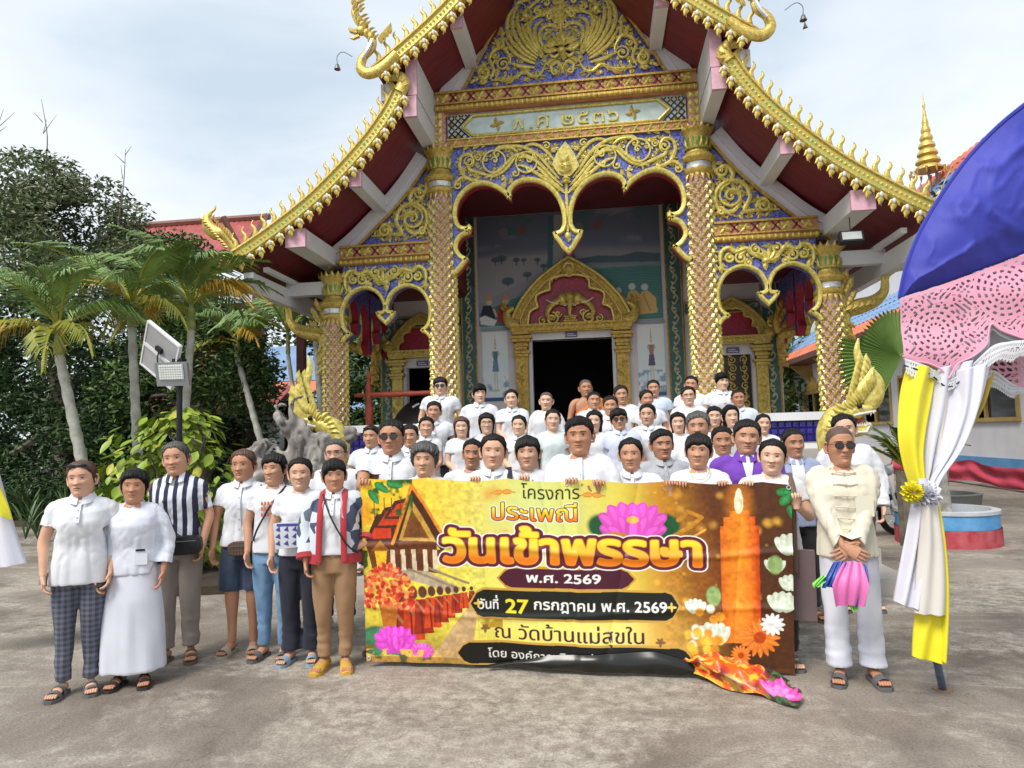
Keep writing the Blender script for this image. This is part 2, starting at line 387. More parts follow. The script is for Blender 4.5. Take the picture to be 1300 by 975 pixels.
# ---- beams with raised motifs ---------------------------------------
def motif(name='diamond_rosette', w_=.17, h=.1):
    mb = MB()
    for s_ in (-1, 1):
        leaf(mb, 0, 0, PI/2-s_*.9, .12*w_/.17, -.004, .6); leaf(mb, 0, 0, -PI/2+s_*.9, .12*w_/.17, -.004, .6)
    mb.add([(-.05, 0, 0), (0, 0, -h*.6), (.05, 0, 0), (0, 0, h*.6), (0, -.04, 0)], [(0, 1, 4), (1, 2, 4), (2, 3, 4), (3, 0, 4)])
    mb.add([(-w_, 0, 0), (-w_*.8, 0, -h*.5), (-w_*.6, 0, 0), (-w_*.8, 0, h*.5), (-w_*.8, -.02, 0)], [(0, 1, 4), (1, 2, 4), (2, 3, 4), (3, 0, 4)])
    me = bpy.data.meshes.new(name); me.from_pydata(mb.v, [], mb.f); me.materials.append(GOLDY); return me
ROS = motif(); ROSS = motif(w_=.12, h=.07)
BEADM = None
def beam(x0, x1, z0, z1, yf, label=None, thick=.3):
    h = z1-z0; mb = MB(); mb.box(x0, x1, yf, yf+thick, z0, z1); o = mb.build('beam', mat('pink_gold', (.55, .2, .12), .45, .15, col2=(.7, .34, .16), vs=6, bump=.2), temple, smooth=False)
    g = MB()
    g.box(x0, x1, yf-.05, yf, z1-.035, z1); g.box(x0, x1, yf-.035, yf, z0+.34*h, z0+.34*h+.03)
    pts = [(x0, yf-.02, z0+.15*h), (x1, yf-.02, z0+.15*h)]
    g.tube(pts, h*.13, 10, up=(0, 0, 1)); g.build('moulding', GOLDD, o)
    n = int((x1-x0)/.09)
    b = MB()
    for i in range(n):               # rope-like beads of the lower moulding
        x = x0+(i+.5)*(x1-x0)/n; b.ball((x, yf-.028, z0+.15*h), (.03, h*.14, h*.14), 6, 4)
    b.build('bead_row', GOLDY, o, kind='stuff')
    m = max(2, round((x1-x0)/.34)); zc = z0+.69*h
    for i in range(m):
        x = x0+(i+.5)*(x1-x0)/m; inst('diamond_rosette', ROS, o, (x, yf-.006, zc))
    xx = MB()
    for i in range(m+1):
        x = x0+i*(x1-x0)/m
        for s_ in (-1, 1):
            if x0+.04 < x < x1-.04: xx.obox((x, yf-.008, zc), (.07, 0, s_*h*.22), (0, .006, 0), (-.01*s_, 0, .01))
    if xx.n: xx.build('cross_strap', MAROON, o, smooth=False, kind='stuff')
    return o
beam(-IN-.02, IN+.02, 7.44, 7.80, -.2)
for s_ in (-1, 1): beam(*sorted((s_*2.5, s_*4.2)), 4.72, 5.08, -.14)
# lower lintel strip under the plaque
mb = MB(); mb.box(-2.14, 2.14, -.14, .1, 6.78, 6.94); lo = mb.build('lintel', MATS['pink_gold'], temple, smooth=False)
mb = MB(); mb.box(-2.14, 2.14, -.165, -.14, 6.915, 6.94); mb.box(-2.14, 2.14, -.165, -.14, 6.775, 6.80); mb.build('moulding', GOLD, lo, smooth=False)
for i in range(17): inst('small_rosette', ROSS, lo, (-2.0+i*.25, -.146, 6.857))
# ---- year plaque ------------------------------------------------------
mb = MB(); mb.box(-2.14, 2.14, -.06, .1, 6.94, 7.44); pq = mb.build('plaque', mat('pale_green_mirror', (.50, .62, .58), .3, .1, col2=(.66, .76, .72), vs=6, bump=.1, bs=50), temple, smooth=False)
hexo = [(-1.66, 7.0), (1.66, 7.0), (1.86, 7.19), (1.66, 7.38), (-1.66, 7.38), (-1.86, 7.19)]
fr = MB(); hp = [(x, -.085, z) for x, z in hexo]
for a, b in zip(hp, hp[1:]+hp[:1]): fr.tube([a, b], .028, 8, up=(0, 1, 0))
fr.build('plaque_frame', GOLDY, pq)
for s_ in (-1, 1):
    lt = MB()
    for k in range(-4, 8):
        for d in (-1, 1):
            a = np.array((1.70+k*.12, 7.19-.24)); b = a+np.array((.48, .48)); 
            if d < 0: a, b = np.array((1.70+k*.12, 7.19+.24)), np.array((1.70+k*.12+.48, 7.19-.24))
            t0 = 0; t1 = 1
            q = [a+(b-a)*t for t in np.linspace(0, 1, 25)]
            q = [p for p in q if p[0] < 2.13 and p[0] > 1.70+.0+abs(p[1]-7.19)*-.9+.2*(1) and 6.95 < p[1] < 7.43]
            if len(q) > 1: lt.tube([(s_*q[0][0], -.07, q[0][1]), (s_*q[-1][0], -.07, q[-1][1])], .012, 5, up=(0, 1, 0))
    lt.build('lattice', mat('black_trim', (.03, .02, .03), .4), pq)
    dm = MB()
    for i in range(4):
        for j in range(4):
            x, z = 1.82+i*.12-(.06 if j % 2 else 0), 7.01+j*.12
            if 1.95-abs(z-7.19)*.0 < x < 2.12 or (x > 1.86+.12-abs(z-7.19)*.6 and x < 2.12): dm.add([(s_*x-.04, -.062, z), (s_*x, -.062, z-.045), (s_*x+.04, -.062, z), (s_*x, -.062, z+.045), (s_*x, -.09, z)], [(0, 1, 4), (1, 2, 4), (2, 3, 4), (3, 0, 4)])
    dm.build('gold_diamonds', GOLDY, pq, smooth=False)
    st = MB()
    for k in range(4): leaf(st, s_*1.22, 7.19, k*PI/2, .14, -.075, .5)
    st.build('star', GOLD, pq)
tm_ = text_mesh('พ.ศ ๒๕๓๖', .40, .0, .014, 4, spacing=1.12)
tv = np.array([v.co for v in tm_.vertices]); tx0, tx1 = tv[:, 0].min(), tv[:, 0].max(); sx = 1.92/(tx1-tx0)
tm_.vertices.foreach_set('co', np.stack([(tv[:, 0]-tx0)*sx-.96, -.085-tv[:, 2], tv[:, 1]*.92+7.06], 1).ravel()); tm_.materials.append(GOLDY)
tm_.update()
bm_ = bmesh.new(); bm_.from_mesh(tm_); vs_ = sorted(bm_.verts, key=lambda v: v.co.x); groups_, cur = [], [vs_[0]]
for v in vs_[1:]:
    if v.co.x-max(q.co.x for q in cur[-6:]) > .03: groups_.append(cur); cur = []
    cur.append(v)
groups_.append(cur); spans = [(g_[0].co.x-1e-4, g_[-1].co.x+1e-4) for g_ in groups_]; bm_.free()
for a_, b_ in spans:                      # one raised character each
    bm_ = bmesh.new(); bm_.from_mesh(tm_); bmesh.ops.delete(bm_, geom=[v for v in bm_.verts if not a_ <= v.co.x <= b_], context='VERTS'); me_ = bpy.data.meshes.new('raised_character'); bm_.to_mesh(me_); bm_.free(); me_.materials.append(GOLDY); inst('raised_character', me_, pq)
# ---- arch panels ------------------------------------------------------
def arc(pts, n=5): return [tuple(q) for q in catmull(pts, n)]
half = arc([(2.075, 4.43), (1.96, 4.52), (1.80, 4.72)], 3)+arc([(1.80, 4.72), (1.93, 4.80), (2.0, 4.95), (1.92, 5.12), (1.74, 5.19)])+[(1.80, 5.23), (1.72, 5.30)] \
    + arc([(1.72, 5.30), (1.93, 5.33), (2.0, 5.55), (1.93, 5.82), (1.72, 6.02), (1.48, 6.06), (1.22, 5.95), (1.02, 5.76)])[0:]+arc([(1.0, 5.74), (.99, 5.9), (.88, 6.02), (.70, 6.06), (.5, 6.02), (.3, 5.89), (.15, 5.67), (.08, 5.4), (.08, 5.22)]) \
    + arc([(.09, 5.2), (.14, 5.12), (.26, 5.10)], 3)+[(.23, 5.0), (.16, 4.90)]+arc([(.16, 4.90), (.10, 4.80), (0, 4.70)], 3)
sidea = arc([(-.81, 3.30), (-.76, 3.38), (-.64, 3.46)], 2)+arc([(-.64, 3.46), (-.78, 3.60), (-.80, 3.9), (-.66, 4.17), (-.39, 4.28), (-.15, 4.17), (-.04, 3.95), (-.05, 3.85)])+[(-.18, 3.83)]+arc([(-.18, 3.83), (-.12, 3.72), (0, 3.60)], 3)
sidef = sidea+[(-x, z) for x, z in sidea[::-1]][1:]
def arch_panel(edge, x0, x1, zt, fn, y0, y1, name='arch_panel', redback=False, eg=.062):
    # edge runs along the opening; panel closed by the top corners
    poly = edge+([(x1, zt), (x0, zt)] if edge[-1][0] > edge[0][0] else [(x0, zt), (x1, zt)])
    mb = MB(); mb.prism(poly, fn, y0, y1, 0, 1); o = mb.build(name, [BLUEM, CRIM if redback else BLUEM], temple, smooth=False)
    g = MB(); p = np.array(edge)
    t = np.gradient(p, axis=0); nn = np.stack([-t[:, 1], t[:, 0]], 1)/(np.linalg.norm(t, axis=1)[:, None]+1e-9)
    def ring(off, d): return [fn(q[0], q[1], d) for q in p+nn*off]
    sg = 1 if edge[-1][0] > edge[0][0] else -1
    rows = [ring(-.012*sg, y0+.02), ring(-.012*sg, y0-.05), ring(eg*.25*sg, y0-.075), ring(eg*.75*sg, y0-.075), ring(eg*sg, y0-.045), ring(eg*sg, y0+.004)]
    n = len(p); v = [q for r in rows for q in r]; f = [(i*n+j, i*n+j+1, (i+1)*n+j+1, (i+1)*n+j) for i in range(5) for j in range(n-1)]
    g.add(v, f); 
    g.build('gold_edge', GOLDY, o, fixn=False); return o
fr_ = lambda u, v, d: (u, d, v)
full = half+[(-x, z) for x, z in half[::-1]][1:]
full = full[::-1]
ca = arch_panel(full, -2.08, 2.08, 6.79, fr_, -.10, .12, redback=True, eg=.075)
for s_ in (-1, 1):
    e_ = [(x+s_*3.34, z) for x, z in sidef]
    sp = arch_panel(e_, s_*3.34-.82, s_*3.34+.82, 4.73, fr_, -.10, .10)
    for off in (1.05, 2.35):  # arches along the flank of the porch, seen through the front openings
        arch_panel([(x*.72+off, z) for x, z in sidef], off-.62, off+.62, 4.6, (lambda u, v, d, s_=s_: (s_*OUT+s_*(-d), u, v)), -.08, .08, redback=True)
# ---- gable field of the centre panel ----------------------------------
T3 = lambda pts: tr(550, 120, 6.5, -.1, pts)
mb = MB(); c = T3([(1085, 400), (1150, 480), (1200, 600), (1130, 680), (1085, 690), (1030, 670), (975, 590), (1020, 480)])
c = np.array(c); c[:, 0] -= c[[0, 4], 0].mean()
mb.prism([tuple(q) for q in c], fr_, -.10, -.17); 
for k, (rr, dy) in enumerate(((.13, -.19), (.09, -.215))): mb.ball((0, dy+.04, c[4][1]+.17), (rr, .06, rr*1.1), 12, 6)
for s_ in (-1, 1): 
    spiral(mb, s_*.055, c[4][1]+.2, .035, 1.2, 0, s_, .012, -.24); leaf(mb, s_*.02, c[4][1]+.08, PI/2-s_*1.2, .11, -.2, .5); leaf(mb, s_*.01, c[4][1]+.24, PI/2-s_*.5, .14, -.2, .5)
mb.lathe([(.075, 0), (.095, .02), (.06, .05), (.08, .08), (.05, .11)], (0, -.13, c[4][1]-.11), 12)
mb.build('face_boss', GOLDY, ca)
mb = MB(); relief(mb, [(0, c[4][1]-.1), (0, 5.6), (.0, 5.1)], .022, -.12, taper=False); mb.ball((0, -.13, 5.02), (.055, .04, .075), 8, 6); leaf(mb, 0, 5.0, -PI/2, .1, -.13, .8); mb.build('pendant', GOLDY, ca)
vines = [[(1080, 800), (1000, 740), (900, 640), (860, 600)], [(1070, 760), (980, 680), (860, 560), (740, 500), (660, 520), (600, 580), (500, 660), (430, 690)], [(1040, 700), (960, 610), (860, 500), (740, 440), (640, 430), (540, 440), (490, 500)],
         [(1010, 560), (920, 460), (830, 415), (740, 440)], [(1090, 820), (980, 740), (860, 660), (760, 600), (690, 590)], [(860, 560), (760, 520), (690, 530)],
         [(450, 720), (340, 710), (260, 680), (220, 600), (235, 520), (300, 500), (335, 550), (320, 600)], [(490, 680), (380, 650), (300, 620), (280, 560)], [(330, 720), (250, 690), (200, 720), (180, 770)],
         [(680, 520), (620, 600), (560, 650), (480, 690)], [(520, 470), (580, 445), (650, 450), (700, 480)]]
cen = [lambda mb, v_=v_: relief(mb, T3(v_), .026, -.125) for v_ in vines]
def cen2(mb):
    for x, y, R in ((505, 560, 100), (770, 565, 92)):
        q = T3([(x, y)])[0]; rr = R/6.5/75.; a = np.linspace(0, 2*PI, 29)
        mb.tube(np.stack([q[0]+rr*np.cos(a), np.full(29, -.14), q[1]+rr*np.sin(a)], 1), .019, 6, up=(0, 1, 0))
def sp3(mb, x, y, R, tn, a, d): q = T3([(x, y)])[0]; spiral(mb, q[0], q[1], R/6.5/75, tn, a, d, .014, -.14)
cen3 = [lambda mb, c_=c_: sp3(mb, *c_) for c_ in ((300, 560, 42, 1.5, 1.5, 1), (210, 755, 38, 1.3, 1.6, 1), (370, 530, 30, 1.3, 2, -1), (440, 540, 24, 1.2, 1, 1), (530, 500, 34, 1.4, 0, 1), (510, 550, 28, 1.2, 3, -1), (680, 655, 32, 1.3, 1, -1), (800, 545, 26, 1.2, 2, 1), (838, 520, 24, 1.2, 0, 1), (935, 430, 32, 1.3, 2.5, -1), (790, 620, 26, 1.2, 1, -1), (1000, 470, 22, 1.2, 0, 1))]
def cen4(mb):
    for v_ in vines[:3]+vines[6:9]: leaves_along(mb, T3(v_), -.12, .10, 1)
    for x, y, a, l_ in ((250, 460, .3, .18), (330, 450, .25, .2), (400, 440, .3, .14), (300, 760, .1, .16), (600, 720, -2.4, .22), (650, 690, -2.2, .14), (880, 680, -.6, .2), (620, 590, -2.6, .12)):
        q = T3([(x, y)])[0]; leaf(mb, q[0], q[1], a, l_, -.13, .5)
both_each('vine_scroll', cen, ca); both_each('spiral_scroll', cen3, ca); both('ring_scroll', cen2, ca); [tag(o, kind='stuff') for o in both('leaf_spray', cen4, ca)]
# ---- pediment -----------------------------------------------------------
ped = [(1.86, 7.80), (1.83, 7.93), (1.52, 8.47), (1.17, 9.06), (.92, 9.6), (.55, 10.5), (0, 11.7)]
mb = MB(); mb.prism([(-x, z) for x, z in ped[:-1]]+[(0, 11.7)]+ped[:-1][::-1], fr_, 0, .12); pd = mb.build('pediment', BLUEM, temple, smooth=False)
T1 = lambda pts: tr(560, 0, 7.5, 0, pts)
feathers = [[(890, 650), (760, 640), (660, 605)], [(900, 612), (790, 570), (690, 500), (610, 380)], [(905, 585), (790, 520), (680, 410), (625, 280), (650, 150), (720, 60)], [(915, 560), (800, 480), (710, 360), (678, 240), (692, 130), (740, 60)],
            [(925, 540), (830, 450), (760, 340), (728, 220), (738, 120)], [(935, 520), (860, 430), (800, 330), (768, 230)], [(945, 500), (890, 420), (852, 330), (842, 240), (872, 170)], [(955, 490), (920, 420), (892, 330), (905, 250), (965, 205)], [(985, 470), (950, 400), (942, 320), (985, 260), (1060, 245), (1120, 285)]]
pv = [[(480, 770), (600, 765), (700, 745), (790, 690), (880, 735), (950, 705), (1000, 600)], [(365, 690), (400, 640), (450, 690), (430, 750), (380, 750), (350, 700)], [(470, 760), (500, 660), (460, 570), (500, 490), (580, 460), (650, 540), (660, 620)], [(1070, 690), (1050, 640), (1110, 600), (1170, 690)],
      [(600, 460), (585, 380), (580, 300)], [(540, 470), (535, 420), (540, 380)], [(700, 60), (760, 20), (860, 0)], [(860, 200), (930, 150), (1000, 130), (1090, 60)], [(800, 110), (860, 60), (960, -20), (1040, -80)], [(1120, 280), (1130, 180), (1110, 100), (1150, 20)], [(1000, 200), (1060, 160), (1100, 190), (1090, 230)]]
pf = [lambda mb, v_=v_: relief(mb, T1(v_), .03, -.02) for v_ in feathers]
pv1 = [lambda mb, v_=v_: relief(mb, T1(v_), .026, -.02) for v_ in pv]
def pvv(mb):
    for v_ in pv: leaves_along(mb, T1(v_), -.02, .12, 1)
    for v_ in feathers[1:7]: leaves_along(mb, T1(v_), -.0, .10, 2)
    for x, y, a, l_ in ((760, 700, -2.8, .2), (950, 560, 1.2, .25), (1000, 620, 0.3, .2), (440, 770, 3.3, .18), (330, 760, 3.4, .16), (540, 440, 1.7, .16), (590, 330, 1.7, .18), (700, 755, 3.3, .2), (1030, 520, .4, .2), (820, 330, 1.2, .2), (880, 130, .6, .2), (960, 170, .8, .18)):
        q = T1([(x, y)])[0]; leaf(mb, q[0], q[1], a, l_, -.03, .5)
def sp1(mb, x, y, R, tn, a, d): q = T1([(x, y)])[0]; spiral(mb, q[0], q[1], R/7.5/75, tn, a, d, .018, -.03)
ps = [lambda mb, c_=c_: sp1(mb, *c_) for c_ in ((410, 700, 60, 1.6, 1.5, 1), (592, 622, 66, 1.7, .6, 1), (520, 540, 34, 1.3, 1, -1), (1085, 690, 34, 1.3, 2, 1), (1040, 170, 40, 1.3, 0, 1), (930, 120, 36, 1.3, 2, 1), (1000, 40, 40, 1.3, 3, -1), (1070, 130, 30, 1.3, 1, 1), (1170, 330, 30, 1.2, 2, 1))]
def pm(mb):
    q = T1([(805, 180)])[0]; mb.ball((q[0], -.05, q[1]), (.085, .07, .08), 12, 7)
    for s_ in (-1, 1):
        mb.ball((q[0]+s_*.03, -.11, q[1]+.02), .018, 6, 4); leaf(mb, q[0], q[1]+.05, PI/2-s_*.6, .15, -.08, .5); leaf(mb, q[0]+s_*.03, q[1]-.02, -PI/2+s_*.9, .10, -.1, .5)
    leaf(mb, q[0], q[1]-.02, -PI/2, .09, -.12, .6)
both_each('feather_plume', pf, pd); both_each('vine_scroll', pv1, pd); both_each('spiral_scroll', ps, pd); both('guardian_face', pm, pd); [tag(o, kind='stuff') for o in both('leaf_spray', pvv, pd)]
mb = MB(); lz = T1([(1155, 400)])[0][1]
mb.ball((0, -.06, lz), (.13, .09, .125), 14, 8)
for s_ in (-1, 1):
    for k in range(4): leaf(mb, s_*(.02+.03*k), lz-.10, PI/2-s_*(.35+.33*k), .27-.02*k, -.08-.01*k, .42)
    relief(mb, [(s_*.05, lz-.16), (s_*.2, lz-.18), (s_*.3, lz-.1), (s_*.24, lz-.02)], .025, -.05); relief(mb, [(s_*.03, lz-.22), (s_*.13, lz-.3), (s_*.22, lz-.24)], .022, -.05)
    leaf(mb, s_*.12, lz-.14, PI/2-s_*1.5, .24, -.07, .5)
leaf(mb, 0, lz-.14, PI/2, .26, -.15, .5); mb.ball((0, -.08, lz-.2), (.09, .07, .06), 10, 6); leaf(mb, 0, lz-.2, -PI/2, .2, -.06, .7)
relief(mb, [(0, lz+.1), (0, lz+.3), (0, lz+.9)], .024, -.04, taper=False)
for s_ in (-1, 1):
    for k in range(5): leaf(mb, 0, lz+.35+k*.12, PI/2-s_*.9, .2, -.05, .5)
mb.build('lotus_boss', GOLDY, pd)
def filler(poly, n, size, y, parent, seed, avoid=None, shift=0.):       # small carved curls filling the ground between the vines
    r = random.Random(seed); xs = [p[0] for p in poly]; zs = [p[1] for p in poly]; mb = MB(); k = 0
    for _ in range(n*6):
        x, z = r.uniform(min(xs), max(xs)), r.uniform(min(zs), max(zs)); ins = False; m = len(poly)
        for i in range(m):
            (xa, za), (xb, zb) = poly[i], poly[(i+1) % m]
            if (za > z) != (zb > z) and x < (xb-xa)*(z-za)/(zb-za)+xa: ins = not ins
        if not ins: continue
        a = r.uniform(0, 6.28); s = size*r.uniform(.7, 1.2); leaf(mb, x, z, a, s, y, .55); leaf(mb, x, z, a+.9, s*.7, y-.004, .5)
        if r.random() < .4: spiral(mb, x+s*.3, z, s*.33, 1.2, a, 1 if r.random() < .5 else -1, .008, y-.01, 5)
        k += 1
        if k >= n: break
    o = mb.build('leaf_spray', GOLDY, parent, kind='stuff', smooth=False, fixn=False); tag(inst('leaf_spray', o.data, parent, scale=(-1, 1, 1)), kind='stuff'); return o
filler([(.05, 8.0), (1.68, 8.0), (1.35, 8.6), (1.05, 9.2), (.05, 9.6)], 150, .10, -.004, pd, 5)
filler([(.1, 6.12), (2.0, 6.14), (2.0, 6.7), (.1, 6.7)], 90, .085, -.105, ca, 6)
# ---- side triangles ------------------------------------------------------
T6 = lambda pts: tr(420, 200, 4.0625, 0, pts)
tri = [(2.42, 5.06), (3.95, 5.06), (3.78, 5.2), (3.25, 5.70), (2.85, 6.10), (2.42, 6.62)]
sv = [[(215, 410), (270, 405), (330, 400), (370, 395), (340, 330), (370, 260), (440, 245), (495, 290), (490, 370), (430, 395), (385, 350), (400, 300), (445, 295)], [(430, 250), (470, 215), (495, 170), (490, 110)], [(420, 245), (410, 205), (440, 170), (475, 175)], [(320, 390), (290, 350), (260, 370)], [(500, 400), (470, 380), (430, 410)]]
sx_ = 3.34-abs(np.mean([T6([(360, 300)])[0][0]]))
for s_ in (1, -1):
    mb = MB(); mb.prism([(-s_*x, z) for x, z in tri], fr_, -.02, .1); tp = mb.build('gable_wing', BLUEM, temple, smooth=False)
    def w1(mb):
        for v_ in sv:
            q = T6(v_); leaves_along(mb, q, -.04, .14, 1)
    if s_ == 1:
        m1_ = MB(); w1(m1_); keep_ = [m1_.build('leaf_spray', GOLDY, tp, kind='stuff')]
        for v_ in sv: m2_ = MB(); relief(m2_, T6(v_), .032, -.05); keep_.append(m2_.build('vine_scroll', GOLDY, tp))
        for x, y, R, tn, a, d in ((425, 318, 60, 1.8, 1.5, -1), (467, 190, 32, 1.4, 2, 1), (285, 385, 34, 1.4, 1, 1), (480, 385, 22, 1.2, 1, 1)): q = T6([(x, y)])[0]; m2_ = MB(); spiral(m2_, q[0], q[1], R/4.0625/75, tn, a, d, .022, -.06); keep_.append(m2_.build('spiral_scroll', GOLDY, tp))
    else:
        for k_ in keep_: tag(inst(k_.name.split('.')[0], k_.data, tp, scale=(-1, 1, 1)), kind=k_.get('kind'))
filler([(2.55, 5.16), (3.65, 5.16), (3.2, 5.65), (2.8, 6.02), (2.55, 6.3)], 60, .10, -.024, temple, 7)
filler([(2.62, 4.36), (4.1, 4.36), (4.1, 4.66), (2.62, 4.66)], 60, .085, -.105, temple, 8)
# side top reliefs above the small arches (symmetrical palmette with vines)
def sidetop(mb):
    cx, z = -3.34, 4.47
    for s_ in (-1, 1):
        q = [(cx, z-.1), (cx+s_*.22, z+.02), (cx+s_*.32, z+.13), (cx+s_*.5, z+.08), (cx+s_*.62, z+.16), (cx+s_*.74, z+.08), (cx+s_*.76, z-.1), (cx+s_*.72, z-.22)]
        relief(mb, q, .03, -.14); leaves_along(mb, q, -.13, .13, 1)
        for dx, dz, R in ((.17, .1, .085), (.42, -.03, .09), (.6, -.02, .075), (.3, -.12, .06)): spiral(mb, cx+s_*dx, z+dz, R, 1.5, 1.5, -s_, .02, -.14)
        leaf(mb, cx+s_*.72, z-.1, -PI/2, .2, -.13, .5); leaf(mb, cx+s_*.45, z+.02, PI/2+s_*.8, .16, -.14, .5)
    for k in range(5): leaf(mb, cx, z-.12, PI/2+(k-2)*.5, .26, -.16, .4)
    mb.ball((cx, -.16, z-.1), (.08, .05, .06), 8, 5); leaf(mb, cx, z-.12, -PI/2, .16, -.15, .6)
both('vine_relief', sidetop, temple)
# ---- roof -------------------------------------------------------------------
lowP = [(2.60, 7.26), (2.80, 6.90), (3.08, 6.52), (3.40, 6.17), (3.78, 5.80), (4.20, 5.44), (4.70, 5.09), (5.2, 4.78), (5.62, 4.55)]
upP = [(2.98, 7.50), (2.70, 7.70), (2.33, 7.98), (1.88, 8.35), (1.55, 8.68), (1.2, 9.12), (.85, 9.8), (.45, 10.7), (0, 11.9)]
def off2(pts, d):
    p = np.array(pts, float); t = np.gradient(p, axis=0); n_ = np.stack([-t[:, 1], t[:, 0]], 1)/np.linalg.norm(t, axis=1)[:, None]
    n_ *= np.sign(n_[:, 1:2]+1e-9); return p+n_*d
TILE = mat('roof_tile_red', (.35, .09, .05), .6, col2=(.45, .14, .07), vs=4, bump=.3)
FIN_ = MB(); fp = catmull([(0, 0, -.04), (.035, 0, .08), (.03, 0, .16), (-.015, 0, .25), (.02, 0, .335)], 4); FIN_.tube(fp, [.050, .045, .036, .022, .004], 7, up=(0, 1, 0), fl=.45)
FIN_.tube(catmull([(.05, 0, 0), (.085, 0, .05), (.06, 0, .1)], 3), [.03, .02, .006], 5, up=(0, 1, 0), fl=.5)
finm = bpy.data.meshes.new('roof_fin'); finm.from_pydata(FIN_.v, [], FIN_.f); finm.materials.append(GOLD); finm.polygons.foreach_set('use_smooth', [True]*len(finm.polygons))
PE = MB(); leaf(PE, -.03, -.02, -PI/2-.15, .17, -.02, .6); leaf(PE, .0, .0, -PI/2+.45, .13, -.03, .5); leaf(PE, -.04, .0, -PI/2-.6, .12, -.03, .5); PE.tube(catmull([(0, .0, .04), (-.04, 0, -.08), (.01, 0, -.2)], 4), [.034, .032, .02, .004], 7, up=(0, 1, 0), fl=.5)
n0 = len(PE.f); PE.ball((-.015, -.045, -.03), (.034, .022, .05), 7, 5, 1)
pem = bpy.data.meshes.new('roof_pendant'); pem.from_pydata(PE.v, [], PE.f); pem.materials.append(GOLD); pem.materials.append(SILVER); pem.polygons.foreach_set('material_index', PE.m); pem.polygons.foreach_set('use_smooth', [True]*len(pem.polygons))
YB = -1.5
def barge(pts, s_, yb, name='bargeboard', fins=True, sp=.2, wdt=.24):
    p = catmull(pts, 5); p[:, 0] *= s_
    top = off2(p, wdt*.5); bot = off2(p, -wdt*.5); mid = p
    q = [np.stack([a[:, 0], np.full(len(a), y), a[:, 1]], 1) for a, y in ((bot, yb+.1), (bot, yb-.02), (off2(p, -wdt*.36), yb-.05), (off2(p, -wdt*.32), yb-.02), (off2(p, wdt*.28), yb-.02), (off2(p, wdt*.34), yb-.055), (top, yb-.03), (top, yb+.1))]
    n = len(p); mb = MB()
    v = [tuple(x) for r in q for x in r]; k = len(q)
    for i in range(k):
        for j in range(n-1):
            a = i*n+j; b = ((i+1) % k)*n+j; mb_m = 1 if i == 3 else 0
            mb.f.append([a, a+1, b+1, b]); mb.m.append(mb_m)
    mb.v = v; mb.n = len(v)
    o = mb.build(name, [GOLD, GOLDM], temple)
    d = np.r_[0, np.cumsum(np.linalg.norm(np.diff(p, axis=0), axis=1))]
    tt = np.arange(.12, d[-1]-.05, sp)
    tx = np.gradient(p, axis=0)
    for t in tt:
        x, z = np.interp(t, d, top[:, 0]), np.interp(t, d, top[:, 1]); 
        if fins: inst('roof_fin', finm, o, (x, yb+.02, z), (0, s_*.12, 0), (-s_, 1, .88))
        x, z = np.interp(t, d, bot[:, 0]), np.interp(t, d, bot[:, 1]); inst('roof_pendant', pem, o, (x, yb, z), (0, s_*.1, 0), (s_, 1, .95))
    bd = MB()
    for t in np.arange(.05, d[-1], .075):
        x, z = np.interp(t, d, mid[:, 0]), np.interp(t, d, mid[:, 1]); 
        bd.add([(x-.03, yb-.018, z), (x, yb-.018, z-.035), (x+.03, yb-.018, z), (x, yb-.018, z+.035), (x, yb-.05, z)], [(0, 1, 4), (1, 2, 4), (2, 3, 4), (3, 0, 4)])
        for d_ in (-.065, .065):
            bd.add([(x-.02+d_*.6, yb-.018, z+d_*s_), (x+d_*.6, yb-.018, z-.022+d_*s_), (x+.02+d_*.6, yb-.018, z+d_*s_), (x+d_*.6, yb-.018, z+.022+d_*s_), (x+d_*.6, yb-.04, z+d_*s_)], [(0, 1, 4), (1, 2, 4), (2, 3, 4), (3, 0, 4)])
    bd.build('mosaic_diamond', GOLDY, o, smooth=False, kind='stuff'); return o
def soffit(pts, s_, y0, y1, under=.12, th=.1):
    p = off2(catmull(pts, 4), -under); p2 = off2(catmull(pts, 4), -under+th); p[:, 0] *= s_; p2[:, 0] *= s_
    n = len(p); mb = MB(); v = []
    for a, y in ((p, y0), (p, y1), (p2, y1), (p2, y0)): v += [(x, y, z) for x, z in a]
    for i in range(4):
        for j in range(n-1):
            a = i*n+j; b = ((i+1) % 4)*n+j; mb.f.append([a, a+1, b+1, b]); mb.m.append(1 if i == 2 else 0)
    mb.v = v; mb.n = len(v); return mb.build('roof_slope', [MAROON, TILE], temple)
def rake(pts, s_, w0=.02, w1=.30, y0=-.24, y1=.12):      # white raking band on the column line, stepped face
    p = np.array(pts, float); p = catmull(p, 4)
    a, b, c_ = off2(p, w0), off2(p, w1*.45), off2(p, w1)
    mb = MB(); rows = []
    for q, y in ((a, y1), (a, y0), (b, y0), (b, y0-.05), (c_, y0-.05), (c_, y1)): rows.append([(s_*x, y, z) for x, z in q])
    mb.loft(rows, closed=False, cap=False); o = mb.build('raking_band', LILAC, temple)
    g = MB(); e_ = off2(p, w0-.015); g.tube([(s_*x, y0-.01, z) for x, z in e_], .03, 6, up=(0, 1, 0)); g.build('gold_fillet', GOLDD, o)
